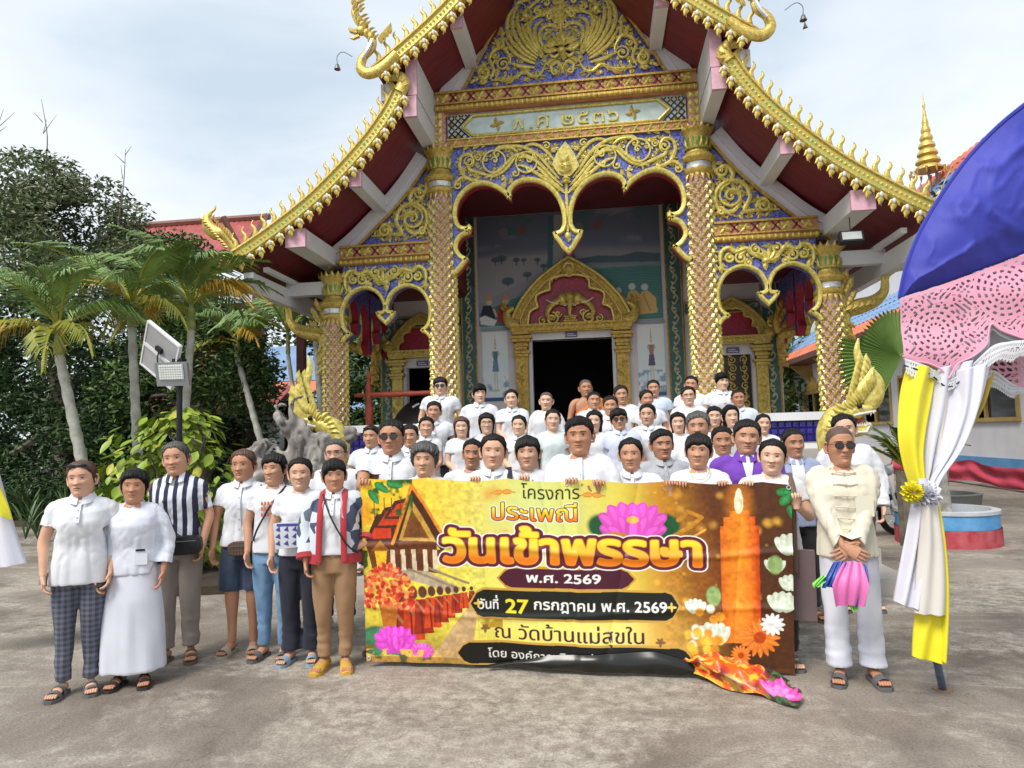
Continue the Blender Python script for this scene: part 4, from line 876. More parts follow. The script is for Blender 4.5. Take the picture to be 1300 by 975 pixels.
mb = MB(); mb.prism([(-40, -.2), (-10.6, .3), (-9.4, .1), (-7.0, -2.6), (-5.9, -4.9), (-4.3, -5.5), (-3.4, -5.3), (-3.3, 3), (-5, 30), (-40, 30)], lambda u, v, d: (u, v, d), .004, .09); mb.build('garden_bed', SOIL, kind='structure', smooth=False)
mb = MB(); mb.prism([(-60, 40), (60, 40), (60, 90), (-60, 90)], lambda u, v, d: (u, v, d), .01, .3); mb.build('far_field', mat('far_grass', (.05, .09, .03), .9), kind='structure')
# ================================================================ FOLIAGE
rs = np.random.RandomState(11)
def leaf_quads(C, size, up=.3, asp=.42, seed=0, droop=0.):
    """centres (n,3) -> folded leaf blades, 2 quads each"""
    r = np.random.RandomState(seed); n = len(C); s = size*(.7+.6*r.rand(n))[:, None]
    d = r.normal(size=(n, 3)); d[:, 2] = d[:, 2]*.5-droop; d /= np.linalg.norm(d, axis=1)[:, None]
    w_ = np.cross(d, r.normal(size=(n, 3))+np.array((0, 0, 1.5))); w_ /= np.linalg.norm(w_, axis=1)[:, None]; nn = np.cross(w_, d)
    V = np.stack([C-d*s*.5, C+w_*s*asp*.5-nn*s*.08, C+d*s*.5-nn*s*.12, C-w_*s*asp*.5-nn*s*.08, C+nn*s*.06], 1).reshape(-1, 3)
    b = np.arange(n)[:, None]*5
    F = np.concatenate([b+np.array([[0, 1, 4]]), b+np.array([[1, 2, 4]]), b+np.array([[2, 3, 4]]), b+np.array([[3, 0, 4]])], 0)
    return V, F
def blob_pts(cs, n, seed=0, shell=.55, gap=.42, gs=1.3):
    r = np.random.RandomState(seed); out = []
    vol = np.array([c[3]*c[4]*c[5] for c in cs])**.75; cnt = (vol/vol.sum()*n*1.8).astype(int)+5
    for c, k in zip(cs, cnt):
        u = r.normal(size=(k, 3)); u /= np.linalg.norm(u, axis=1)[:, None]; rad = (shell+(1-shell)*r.rand(k))[:, None]*(1+.22*(vnoise(u*2.3+c[0])-.5))[:, None]
        out.append(u*rad*np.array(c[3:6])+np.array(c[:3]))
    p = np.concatenate(out); k = vnoise(p*gs+seed*3.1) > gap; p = p[k]
    return p[r.permutation(len(p))[:n]]
def leafmat(name, c1, c2, rough=.45, vs=1.2):
    m = mat(name, c1, rough, col2=c2, vs=vs, lo=.3, hi=.7, spec=.35); b = m.node_tree.nodes['Principled BSDF']
    b.inputs['Transmission Weight'].default_value = 0
    return m
LDARK = leafmat('dark_leaf', (.024, .055, .020), (.070, .13, .038)); LMID = leafmat('mid_leaf', (.05, .10, .03), (.12, .20, .05)); LOLIVE = leafmat('olive_leaf', (.11, .15, .075), (.22, .27, .14))
LYEL = leafmat('lime_leaf', (.16, .26, .025), (.38, .46, .055), .4, 3.); LYEL2 = leafmat('yellow_leaf', (.42, .40, .06), (.55, .48, .08), .4, 3.)
LPALM = leafmat('palm_leaf', (.11, .20, .055), (.26, .38, .11), .5, 2); LORG = leafmat('dry_palm_leaf', (.45, .24, .025), (.60, .40, .06), .5, 3); LPY = leafmat('yellowing_palm_leaf', (.20, .24, .03), (.40, .36, .05), .5, 3)
BARK = mat('bark', (.10, .08, .06), .9, col2=(.2, .17, .13), vs=7, bump=.7, bs=20)
PBARK = mat('palm_bark', (.33, .32, .27), .8, col2=(.52, .52, .46), vs=6, bump=.5, bs=16)
def branches(mb, base, tips, r0, seed=0, jit=.25):
    r = random.Random(seed)
    for t in tips:
        a, b = np.array(base, float), np.array(t, float); m1 = a+(b-a)*.35+np.array([r.uniform(-jit, jit) for _ in range(3)]); m2 = a+(b-a)*.7+np.array([r.uniform(-jit, jit) for _ in range(3)])
        mb.tube(catmull([a, m1, m2, b], 4), [r0, r0*.7, r0*.45, r0*.12], 6)
def tree(name, label, base, h, cs, n, size, mt, r0=.2, seed=0, group=None, gap=.42, gs=1.3, shell=.5, cat='tree'):
    t = thing(name, label, cat, base, group=group); base = np.array(base, float); top = base+np.array((0, 0, h))
    mb = MB(); mb.tube(catmull([base, base+(0.05*h, 0, h*.35), base+(-.02*h, .02*h, h*.7), top], 4), [r0*1.3, r0, r0*.8, r0*.5], 9); branches(mb, top-np.array((0, 0, h*.15)), [c[:3] for c in cs], r0*.5, seed); mb.build('trunk', BARK, t)
    p = blob_pts(cs, n, seed, shell, gap, gs); V, F = leaf_quads(p, size, seed=seed, droop=.25); npmesh('crown', V-base, F, mt, t); return t
# tall open tree at the far left with bare twigs against the sky
cs = [(-12.6, 3, 7.0, 2.2, 1.6, 1.3), (-14.3, 3.4, 6.6, 1.6, 1.5, 1.5), (-13.4, 3, 8.2, 1.3, 1.2, .75), (-11.2, 3, 6.6, 1.1, 1.2, .9), (-12.0, 2.6, 5.6, 1.9, 1.3, 1.1), (-10.6, 3.2, 5.9, .9, 1., .6)]
t = tree('tall_tree', 'tall open tree with bare twig tips rising above the palms at the far left', (-12.8, 3.2, 0), 5.2, cs, 17000, .16, LOLIVE, .24, 3, gap=.42, gs=1.1)
mb = MB(); rr = random.Random(4)
for i in range(4):
    c = cs[rr.randrange(4)]; a = np.array(c[:3])+np.array((rr.uniform(-1, 1), rr.uniform(-.5, .5), .2)); d = np.array((rr.uniform(-.7, .9), rr.uniform(-.3, .3), rr.uniform(.8, 1.9)))
    mb.tube(catmull([a, a+d*.5+np.array((rr.uniform(-.15, .15), 0, 0)), a+d*rr.uniform(.8, 1.15)], 4), [.018, .012, .004], 5)
    for k in range(3):
        q = a+d*rr.uniform(.5, .95); mb.tube([q, q+np.array((rr.uniform(-.4, .4), 0, rr.uniform(.1, .5)))], [.012, .004], 4)
mb.v = [(x+12.8, y-3.2, z) for x, y, z in mb.v]; mb.build('twigs', BARK, t, local=True, kind='stuff')
tree('broadleaf_tree', 'dense dark broadleaf tree directly behind the leftmost palm', (-11.6, 2.0, 0), 2.6, [(-11.6, 2., 3.2, 2.0, 1.5, 1.5), (-13.4, 2.4, 2.8, 1.8, 1.5, 1.8), (-10.6, 1.8, 2.2, 1.2, 1.2, 1.3), (-12.4, 1.8, 4.4, 1.6, 1.2, .9), (-13.6, 1.8, 1.2, 1.6, 1., 1.1)], 14000, .17, LDARK, .22, 5, gap=.36)
tree('broadleaf_tree', 'dark green tree behind the middle palm and the solar lamp', (-8.6, 2.4, 0), 2.6, [(-8.4, 2.4, 3.6, 1.5, 1.2, 1.2), (-9.6, 2.2, 2.6, 1.3, 1.2, 1.3), (-7.7, 2.7, 3.0, 1.0, 1., 1.0), (-9.2, 2.2, 4.6, 1.1, 1., .7), (-9.5, 1.8, 1.2, 1.2, .8, .9), tuple(P(215, 335, 4.))+(1.3, 1., .9), tuple(P(165, 345, 4.))+(1.2, 1., 1.0), tuple(P(262, 375, 4.))+(.8, .8, .8)], 17000, .16, LMID, .2, 6, gap=.38)
tree('broadleaf_tree', 'leafy tree seen between the driftwood stump and the left column', (-6.3, 7.6, 0), 2.4, [(-6.3, 7.6, 3.4, 1.7, 1.2, 1.3), (-7.4, 7.8, 2.5, 1.3, 1.2, 1.5), (-5.2, 7.6, 2.6, 1.3, 1.2, 1.7), (-6.2, 7.4, 1.5, 1.6, 1., 1.2)], 7000, .2, LMID, .18, 7, gap=.4)
tree('broadleaf_tree', 'shaded tree behind the left bay of the porch', (-5.2, 11.6, 0), 3, [(-5.2, 11.6, 3.6, 2, 1.5, 1.6), (-7.6, 11.8, 4.2, 2, 1.5, 1.6), (-6.4, 11.5, 2., 2.2, 1.4, 1.6)], 6000, .24, LDARK, .2, 8, gap=.4)
tree('broadleaf_tree', 'dark tree at the back between the pavilion and the temple roof', (-9.4, 13.6, 0), 4, [(-9.4, 13.6, 5.4, 1.6, 1.5, 1.3), (-8.0, 13.8, 4.6, 1.6, 1.4, 1.4)], 4500, .24, LDARK, .2, 18, gap=.38)
cw = [(-34+i*2.2, 30+2*math.sin(i*2.1), 4.6+1.2*math.sin(i*1.3), 2.2, 1.8, 5.0) for i in range(17)]
V, F = leaf_quads(blob_pts(cw, 20000, 31, .3, .2), .45, seed=9); tag(npmesh('distant_wood', V, F, LDARK), 'dark green wood closing the view behind the garden', 'wood', None, 'stuff')
cw = [(-17+i*1.3, 14+.6*math.sin(i*2.1), 1.6+.5*math.sin(i*1.3), 1.3, .9, 1.9) for i in range(3)]+[(-16.5+i*1.25, 5.4, 2.4, 1.2, .7, 2.6) for i in range(7)]+[(-9.6+i*1.1, 9.4, 1.2, .9, .6, 1.4) for i in range(4)]
V, F = leaf_quads(blob_pts(cw, 17000, 33, .35, .2), .2, seed=10); tag(npmesh('garden_thicket', V, F, LDARK), 'dark leafy thicket filling the gaps between the garden trees', 'thicket', None, 'stuff')
for i, (x, y, z) in enumerate(((9.6, 24, 0), (16.5, 30, 0))):
    tree('distant_tree', ['green tree far behind the side building windows', 'second green tree far behind the side building'][i], (x, y, z), 3, [(x, y, 4, 3, 2, 2.5), (x-2, y, 3, 2, 2, 2.2)], 2500, .4, LMID, .25, 20+i)
# strap-leaved planting and ferns along the left edge of the yard
def straps(name, label, spots, mt, ln, seed, kind='stuff', w_=.035, parent=None, cat='plants'):
    r = random.Random(seed); V, F = [], []
    for x, y, z, k in spots:
        for _ in range(k):
            a = r.uniform(0, 2*PI); l_ = ln*r.uniform(.6, 1.15); lean = r.uniform(.15, .85); b = len(V); sd = np.array((-math.sin(a), math.cos(a), 0))*w_
            for j in range(6):
                t = j/5; rad = lean*l_*t*(.5+.5*t); zz = l_*t*(1-.42*lean*t*t); wv = (1-t)**.6*(.35+t*1.2 if t < .5 else 1)
                c = np.array((x+rad*math.cos(a), y+rad*math.sin(a), z+zz)); V += [c-sd*wv, c+sd*wv]
            for j in range(5): F.append((b+2*j, b+2*j+1, b+2*j+3, b+2*j+2))
    o = npmesh(name, np.array(V), np.array(F), mt, parent); 
    if kind: tag(o, label, cat, None, kind)
    return o
sp = [(rs.uniform(-14, -7.4), 0, .05) for _ in range(90)]
sp = [(x, (.0 if x < -9.4 else .3-(x+9.4)*1.3)+rs.uniform(.1, 1.6), .08, 9) for x, _, _ in sp]
straps('border_plants', 'dark strap-leaved border plants and ferns along the left edge of the yard', sp, LDARK, .85, 1)
straps('variegated_plants', 'thin pale-edged upright leaves among the dark border plants', [(s[0]-.2, s[1]+.6, .08, 4) for s in sp[:34]], LOLIVE, 1.35, 2, w_=.022)
straps('low_undergrowth', 'low mixed undergrowth between the palms and the pavilion', [(rs.uniform(-9.5, -3.6), rs.uniform(-3.4, 3.5), .08, 8) for _ in range(110)], LMID, .8, 3, w_=.03)
c = [(rs.uniform(-14, -9.5), rs.uniform(.9, 2), .5, .7, .5, .8) for _ in range(14)]+[(rs.uniform(-9, -3.9), rs.uniform(-1.5, 3), .5, .6, .5, .55) for _ in range(16)]
V, F = leaf_quads(blob_pts(c, 7000, 9, .3), .13, seed=4); tag(npmesh('undergrowth_leaves', V, F, LDARK), 'dark leafy undergrowth under the palms', 'undergrowth', None, 'stuff')
# ---- the lime-green shrub: separate large leaves ------------------------------
sh = thing('lime_shrub', 'rounded shrub with large lime-green and yellow leaves behind the woman in stripes', 'shrub', (-4.75, -4.3, 0), scale=1.12)
lm = MB(); pr = [(0, .05), (.25, .8), (.5, 1), (.75, .7), (1, .02)]
v = []
for t, wv in pr: v += [(-.040*wv, t*.15, -.03*t*t), (0, t*.15, -.014*wv-.03*t*t), (.040*wv, t*.15, -.03*t*t)]
f = []
for i in range(4):
    for j in range(2): a = i*3+j; f.append((a, a+1, a+4, a+3))
lms = []
for m_ in (LYEL, LYEL, LYEL2):
    me = bpy.data.meshes.new('leaf'); me.from_pydata(v, [], f); me.materials.append(m_); me.polygons.foreach_set('use_smooth', [True]*len(f)); lms.append(me)
pts = []; r = np.random.RandomState(5)
for c in ((0, 0, 1.0, .78, .6, .78), (-.45, .05, .7, .55, .5, .62), (.42, 0, .75, .5, .5, .65), (0, -.15, .5, .8, .5, .5), (.1, .1, 1.45, .4, .4, .36)):
    k = 240; u = r.normal(size=(k, 3)); u /= np.linalg.norm(u, axis=1)[:, None]; pts += [(np.array(c[:3])+u[i]*np.array(c[3:])*(1-.25*r.rand()), u[i]) for i in range(k)]
pts = [p for p in pts if p[0][2] > .12 and p[1][1] < .6 and all(True for _ in (0,))]
order = sorted(range(len(pts)), key=lambda i: pts[i][0][1]+.3*r.rand())
rest = MB()
for n_, i in enumerate(order):
    p, u = pts[i]; az = math.atan2(u[1], u[0])-PI/2+r.uniform(-.7, .7); el = -.5+r.uniform(-.5, .7); s_ = r.uniform(.75, 1.3)
    if n_ < 290: inst('leaf', lms[int(r.rand()*2.35)], sh, p, (el, r.uniform(-.4, .4), az), (s_,)*3)
    else:
        M = Matrix.Translation(Vector(p.tolist())) @ Matrix.Rotation(az, 4, 'Z') @ Matrix.Rotation(el, 4, 'X') @ Matrix.Scale(s_, 4); rest.add([tuple(M @ Vector(q)) for q in v], f)
rest.build('leaves', LYEL, sh, local=True, kind='stuff', fixn=False)
mb = MB(); branches(mb, (0, 0, 0), [(r.uniform(-.7, .7), r.uniform(-.4, .4), r.uniform(.8, 1.6)) for _ in range(14)], .025, 3, .08); mb.build('stems', BARK, sh, local=True)
# ---- palms ---------------------------------------------------------------------
def frond_mesh(name, ln, arch, mt, nl=34, seed=0, wl=.42, stiff=.5):
    r = random.Random(seed); mb = MB(); pts = []
    for i in range(13):
        t = i/12; pts.append((0, ln*(t-.16*arch*t*t), ln*(.62*t*(1-t*arch*1.05))))
    p = np.array(pts); mb.tube(p, [.022, .015, .004], 5, 1)
    d = np.linspace(0, 1, 13)
    for k in range(nl):
        t = .12+.88*k/(nl-1); c = np.array([np.interp(t, d, p[:, i]) for i in range(3)]); tt = np.array([np.interp(min(1, t+.03), d, p[:, i])-np.interp(t-.03, d, p[:, i]) for i in range(3)]); tt /= np.linalg.norm(tt)
        L_ = wl*ln*.5*(math.sin(min(1, t*1.15+.12)*PI)**.5+.15)*r.uniform(.85, 1.1)
        for s_ in (-1, 1):
            out_ = np.array((s_, 0, 0)); dr = tt*(.55+.5*t)+out_*(.9-.35*t)+np.array((r.uniform(-.08, .08), r.uniform(-.08, .08), .22+r.uniform(-.16, .1))); dr /= np.linalg.norm(dr); dn = np.array((0, 0, -1.))
            w_ = np.cross(dr, np.array((0, 0, 1.))); w_ /= np.linalg.norm(w_); w_ = w_*.011+np.array((0, 0, .006))
            a0 = c; a1 = c+dr*L_*.5; a2 = c+dr*L_*.95+dn*L_*(.35*stiff+.2*t)
            mb.add([a0-w_*.6, a0+w_*.6, a1+w_*1.3, a2, a1-w_*1.3], [(0, 1, 2, 4), (4, 2, 3)], 0)
    me = bpy.data.meshes.new(name); me.from_pydata(mb.v, [], mb.f); me.materials.append(mt); me.materials.append(LPY); me.polygons.foreach_set('material_index', mb.m); return me
FR = [frond_mesh('frond', 1.9, .78, LPALM, 46, 1, .62, .9), frond_mesh('frond', 1.8, .98, LPALM, 44, 2, .64, 1.2), frond_mesh('frond', 1.7, 1.15, LPALM, 42, 3, .66, 1.4)]
FY = frond_mesh('frond', 1.6, 1.15, LPY, 38, 4, .55, 1.1); FO = frond_mesh('frond', 1.35, 1.2, LORG, 36, 5, .6, 1.2)
def palm(label, base, top, r0, n=10, sc_=1., seed=0, dry=(), yel=2, group='palms in the garden bed', green=False):
    r0 *= .82
    t = thing('palm_tree', label, 'palm', base, group=group); b = np.array(base, float); e = np.array(top, float)-b; rr = random.Random(seed)
    mb = MB(); c = catmull([(0, 0, 0), e*.3+np.array((.05, 0, 0)), e*.65+np.array((.03, 0, 0)), e], 8); k = len(c)
    rad = [r0*(1.35-.45*i/k)*(1+.09*((i % 2)*2-1)) for i in range(k)]; mb.tube(c, rad, 12); mb.build('trunk', PBARK, t, local=True)
    mb = MB(); mb.tube([e, e+np.array((0, 0, .28*sc_)), e+np.array((0, 0, .5*sc_))], [r0*1.15, r0*.95, r0*.4], 10); mb.build('crownshaft', mat('crownshaft', (.16, .2, .06), .5, col2=(.35, .34, .10), vs=8), t, local=True)
    h = e+np.array((0, 0, .42*sc_))
    for i in range(n):
        az = 2*PI*i/n+rr.uniform(-.25, .25); inst('frond', FR[rr.randrange(3)], t, h, (rr.uniform(.1, .65), rr.uniform(-.2, .2), az), (sc_*rr.uniform(.85, 1.1),)*3)
    for i in range(yel): inst('frond', FY, t, h-np.array((0, 0, .08)), (rr.uniform(-.5, -.1), 0, rr.uniform(0, 6.28)), (sc_,)*3)
    for az, el in dry: inst('frond', FO, t, h, (el, 0, az), (sc_*1.1,)*3)
    return t
palm('leftmost leaning palm with a pale trunk and a low green crown', (-5.9, -4.0, .08), (-6.5, -4.0, 2.75), .075, 9, .8, 1, yel=3, dry=((1.9, -.2),))
palm('straight slim palm second from the left with yellowing lower fronds', (-6.1, -3.0, .08), (-6.22, -3.0, 3.25), .07, 9, .85, 2, dry=((2.6, .1), (.4, -.1)))
palm('palm behind the solar lamp with an orange dry frond reaching the temple eave', (-6.25, -2.0, .08), (-5.93, -2.0, 3.35), .07, 9, .95, 3, dry=((-1.35, .25), (-1.75, .1)))
palm('slim leaning palm with an orange frond in front of the pavilion balcony', (-6.5, 2.0, .08), (-7.4, 2.0, 3.4), .08, 8, .85, 4, dry=((1.4, -.2), (-2.2, 0)))
palm('shaded palm close to the left end of the temple eave', (-6.0, 3.4, .08), (-6.2, 3.4, 3.9), .09, 11, 1.1, 5, yel=0)
palm('thin green palm beside the driftwood stump', (-5.4, 1.0, .08), (-5.75, 1.0, 3.3), .05, 9, 1.0, 6, yel=0)
palm('dark palm behind the left porch bay', (-5.4, 5.6, .08), (-5.2, 5.6, 3.2), .08, 10, 1.0, 7, yel=0)
# fan palms beside the right column
def fan_mesh(name, n, R, mt, spread=2.6):
    mb = MB()
    for i in range(n):
        a = -spread/2+spread*i/(n-1); b = a+spread/(n-1); m = (a+b)/2; f = lambda q, r, z: (r*math.sin(q), z, r*math.cos(q))
        Rk = R*(1-.12*abs(m)/spread)
        mb.add([(0, 0, 0), f(a, Rk*.9, .0), f(m, Rk*.94, .05), f(m, Rk*1.02, .03), f(b, Rk*.9, 0), f(m, Rk*.5, .03)], [(0, 1, 5), (0, 5, 4), (1, 2, 5), (5, 2, 4), (2, 1, 3), (2, 3, 4)])
    me = bpy.data.meshes.new(name); me.from_pydata(mb.v, [], mb.f); me.materials.append(mt); return me
fm = fan_mesh('fan_leaf', 26, .62, LPALM); fm2 = fan_mesh('fan_leaf', 24, .66, leafmat('light_fan_leaf', (.12, .22, .05), (.22, .34, .09)))
fpm = thing('fan_palm', 'fan palm with big round pleated leaves in front of the side building', 'palm', (5.6, -.6, 0))
mb = MB(); mb.tube(catmull([(0, 0, 0), (.1, 0, 1.2), (.05, 0, 2.4)], 4), [.09, .07, .05], 8)
mb.build('trunk', BARK, fpm, local=True)
fm = fan_mesh('fan_leaf', 24, .75, LPALM, 2.2); fm2 = fan_mesh('fan_leaf', 22, 1.12, MATS['light_fan_leaf'], 1.25)
for i, (px_, py_, rt, me_) in enumerate(((1146, 452, (.15, -1.95, .1), fm2), (1142, 452, (.1, -.35, .2), fm), (1175, 400, (.2, .9, 0), fm), (1190, 470, (.2, 1.9, 0), fm))):
    h_ = P(px_, py_, -.65)-np.array((5.6, -.6, 0)); inst('fan_leaf', me_, fpm, h_, rt)
    mb = MB(); mb.tube(catmull([(.05, 0, 2.3), ((h_[0]+.05)/2, -.02, max(h_[2], 2.3)+.1), tuple(h_)], 4), .014, 5); mb.build('leaf_stalk', LPALM, fpm, local=True)
cyd = thing('cycad', 'dark spiky cycad behind the right naga head', 'plant', (4.3, -2.6, 0))
mb = MB(); mb.tube([(0, 0, 0), (0, 0, .95)], .12, 8); mb.build('trunk', BARK, cyd, local=True)
fc = frond_mesh('spiky_frond', .85, .75, LDARK, 30, 9, .34)
for i in range(13): inst('frond', fc, cyd, (0, 0, 1.0), (.2+.25*(i % 3), 0, i*2*PI/13))
# ================================================================ SOLAR LAMP
sl = thing('solar_lamp', 'solar floodlight on a black post with a tilted grey panel above the lime shrub', 'lamp', (-4.02, -5.2, 0))
BLK = mat('black_metal', (.02, .02, .022), .4, .4); GRYM = mat('grey_aluminium', (.33, .34, .36), .45, .5)
mb = MB(); mb.tube([(0, 0, 0), (0, 0, 2.46)], .03, 10); mb.build('post', BLK, sl, local=True)
mb = MB(); mb.box(-.17, .17, -.04, .0, -.13, .12); mb.box(-.15, .15, 0, .05, -.1, .1); hd = mb.build('lamp_head', GRYM, sl, local=True, smooth=False); hd.location = (-.02, -.08, 2.30); hd.rotation_euler = (.25, 0, .12)
mb = MB()
mb.box(-.13, .13, -.05, -.041, -.06, .10); o = mb.build('lamp_glass', mat('lamp_glass', (.62, .68, .66), .15), hd, local=True, smooth=False)
dm = MB(); dm.box(-.009, .009, -.056, -.049, -.007, .007); dme = bpy.data.meshes.new('diode'); dme.from_pydata(dm.v, [], dm.f); dme.materials.append(mat('diode_white', (.85, .86, .8), .3))
for i in range(10):
    for j in range(6): inst('diode', dme, o, (-.113+i*.025, 0, -.045+j*.026))
mb = MB(); mb.box(-.27, .27, -.012, .012, -.28, .28); pn = mb.build('solar_panel', mat('panel_back', (.36, .36, .37), .6), sl, local=True, smooth=False); pn.location = (-.26, .05, 2.52); pn.rotation_euler = (.35, .62, -.2)
mb = MB()
for a in ((-.275, -.255, -.285, .285), (.255, .275, -.285, .285)): mb.box(a[0], a[1], -.02, .02, a[2], a[3])
for a in ((-.285, -.265), (.265, .285), (-.02, .02)): mb.box(-.27, .27, -.022, .02, a[0], a[1])
mb.build('panel_frame', WHITE, pn, local=True, smooth=False)
mb = MB(); mb.box(-.05, .04, -.045, -.012, .05, .1); mb.tube(catmull([(0, -.03, .05), (.05, -.06, -.05), (.18, -.04, -.1)], 4), .008, 5); mb.build('junction_box', BLK, pn, local=True)
mb = MB(); mb.tube([(0, 0, 2.4), (-.1, .04, 2.46)], .022, 6); mb.box(-.06, .06, -.05, .03, 2.38, 2.46); mb.build('bracket', BLK, sl, local=True)
# hanging floodlight under the right beam end
fl_ = thing('floodlight', 'small grey floodlight hanging under the pink beam end at the right column', 'lamp', tuple(P(1080, 302, -1.2)))
mb = MB(); mb.obox((0, 0, 0), (.17, 0, 0), (0, .05, -.02), (0, .02, .085)); mb.build('housing', BLK, fl_, local=True, smooth=False)
mb = MB(); mb.obox((0, -.055, .02), (.14, 0, 0), (0, .006, -.002), (0, .015, .06)); mb.build('lens', mat('flood_lens', (.45, .47, .46), .2), fl_, local=True, smooth=False)
mb = MB(); mb.tube([(0, 0, .08), (0, 0, .32)], .008, 5); mb.build('hanger', BLK, fl_, local=True)
# ================================================================ PAVILION
WOOD = mat('dark_red_wood', (.09, .03, .018), .6, col2=(.17, .06, .035), vs=6, scale3=(1, 1, 6), bump=.2); SHEET = mat('red_sheet_roof', (.30, .05, .05), .5, col2=(.42, .09, .08), vs=2.5)
pv_ = thing('pavilion', 'two-storey dark wood pavilion with red sheet roofs and a turned balustrade', 'pavilion', (-12.0, 10, 0))
def Bm(name, boxes, m, parent, smooth=False):
    mb = MB()
    for b in boxes: mb.box(*b)
    return mb.build(name, m, parent, smooth=smooth, loc=None)
for x in (-14.3, -12.4, -10.7):
    for y in (9.2, 12.5): Bm('post', [(x-.14, x+.14, y-.14, y+.14, 0, 7.2)], WOOD, pv_)
for x in (-13.3, -9.9): Bm('white_pier', [(x-.25, x+.25, 8.4, 8.9, 0, 2.4)], WHITE, pv_)
Bm('upper_floor', [(-15, -10.4, 8.8, 13, 3.0, 3.16)], WOOD, pv_); Bm('back_wall', [(-15, -10.4, 12.9, 13, 0, 3.0), (-15, -12.6, 12.9, 13, 3.16, 7)], WOOD, pv_); Bm('upper_wall', [(-15, -12.7, 9.3, 9.4, 3.16, 7.2)], WOOD, pv_); Bm('ground_wall', [(-16, -11.5, 9.6, 9.7, 0, 2.9)], mat('shadow_brown', (.05, .025, .02), .8), pv_)  # ground-floor wall is a darker brown than the posts
def sheet_roof(pts, y0, y1, nrib, parent, name='sheet_roof', ax=0):
    # pts: profile (y,z) going down-slope; ribs run down the slope along the x range y0..y1
    mb = MB(); xs = np.linspace(y0, y1, nrib*4+1); rows = []
    for (yy, zz) in pts: rows.append([(x, yy, zz+.035*abs(math.sin((x-y0)/(y1-y0)*nrib*PI))) for x in xs])
    mb.loft(rows, cap=False, closed=False); rows2 = [[(x, y, z-.03) for x, y, z in r] for r in rows]; mb.loft(rows2, cap=False, closed=False)
    return mb.build(name, SHEET, parent, fixn=False)
sheet_roof([(9.4, 3.35), (8.0, 2.55)], -14.4, -9.6, 26, pv_); sheet_roof([(8.7, 7.3), (11, 9.6)], -17.5, -11.3, 30, pv_)
Bm('roof_edge', [(-14.4, -9.6, 7.92, 8.0, 2.42, 2.55), (-17.5, -11.3, 8.6, 8.7, 7.1, 7.3)], WOOD, pv_)
mb = MB(); mb.tube([(-11.3, 8.55, 7.25), (-11.3, 11, 9.75)], .1, 4); mb.tube([(-17.5, 11, 9.7), (-11.2, 11, 9.7)], .12, 6); mb.build('ridge', mat('roof_ridge', (.22, .1, .08), .7), pv_)
mb = MB(); mb.lathe([(.03, 0), (.05, .06), (.03, .12), (.055, .25), (.06, .34), (.03, .46), (.045, .54), (.03, .6)], (0, 0, 0), 8); bme = bpy.data.meshes.new('baluster'); bme.from_pydata(mb.v, [], mb.f); bme.materials.append(WOOD)
for i in range(24): inst('baluster', bme, pv_, (-2.5+i*.172, -.95, 3.2))
Bm('handrail', [(-14.6, -10.3, 9.0, 9.1, 3.8, 3.88), (-14.6, -10.3, 9.0, 9.1, 3.14, 3.2)], WOOD, pv_)
# blue and orange roof showing behind the pavilion
def pantile_mesh(name, m, w_=.24, l_=.34):
    mb = MB(); xs = np.linspace(-w_/2, w_/2, 7); zz = [.0, .035, .045, .035, .0, -.015, 0]
    mb.loft([[(x, 0, z+.02) for x, z in zip(xs, zz)], [(x, -l_, z+.02) for x, z in zip(xs, zz)], [(x, -l_, z-.012) for x, z in zip(xs, zz)]], closed=False, cap=False)
    me = bpy.data.meshes.new(name); me.from_pydata(mb.v, [], mb.f); me.materials.append(m); return me
TBLUE = mat('blue_roof_tile', (.17, .28, .46), .5, var=.18, vs=.8, bump=.1); TORG = mat('orange_roof_tile', (.62, .17, .08), .55, var=.2, vs=.8, bump=.1)
br = thing('far_hall', 'far hall with a blue and orange tiled roof behind the pavilion posts', 'building', (-15, 22, 0))
mb = MB(); mb.add([(-20, 22, 2.2), (-9, 22, 2.2), (-9, 24, 4.2), (-20, 24, 4.2)], [(0, 1, 2, 3)]); mb.add([(-20, 24.4, 4.9), (-9, 24.4, 4.9), (-9, 26.6, 7.2), (-20, 26.6, 7.2)], [(0, 1, 2, 3)]); mb.build('roof', TBLUE, br, smooth=False)
mb = MB(); mb.add([(-20, 21.2, 1.5), (-9, 21.2, 1.5), (-9, 22, 2.2), (-20, 22, 2.2)], [(0, 1, 2, 3)]); mb.add([(-20, 23.8, 4.2), (-9, 23.8, 4.2), (-9, 24.5, 4.95), (-20, 24.5, 4.95)], [(0, 1, 2, 3)]); mb.build('roof_border', TORG, br, smooth=False)
Bm('wall', [(-20, -9, 22.5, 27, 0, 2.2)], WHITE, br)
# naga finial of the rear roof tier, left of the eave
rf = MB(); Yr = 4.6; F2 = lambda pts: [tuple(P(180+x/5, 230+y/5, Yr)) for x, y in pts]
rf.tube(catmull(F2([(468, 152), (462, 180), (430, 205), (412, 240), (425, 290), (470, 330), (520, 330), (560, 380), (590, 440), (610, 470)]), 5), [.012, .035, .06, .12, .17, .19, .16, .13, .12, .12], 9, up=(0, 1, 0), fl=.6)
for i in range(12):
    q = F2([(430+14*i, 250+16*i)])[0]; leaf(rf, q[0]-.1, q[2], PI/2+.9+.1*(i % 3), .15, Yr-.1, .6); leaf(rf, q[0]+.1, q[2]+.05, PI/2-.5, .14, Yr-.12, .6)
rf.build('rear_naga_finial', GOLD, temple)
mb = MB(); mb.tube([tuple(P(284, 276, 5.)), tuple(P(306, 318, 5.))], .09, 5); mb.build('rear_verge', WOOD, temple)
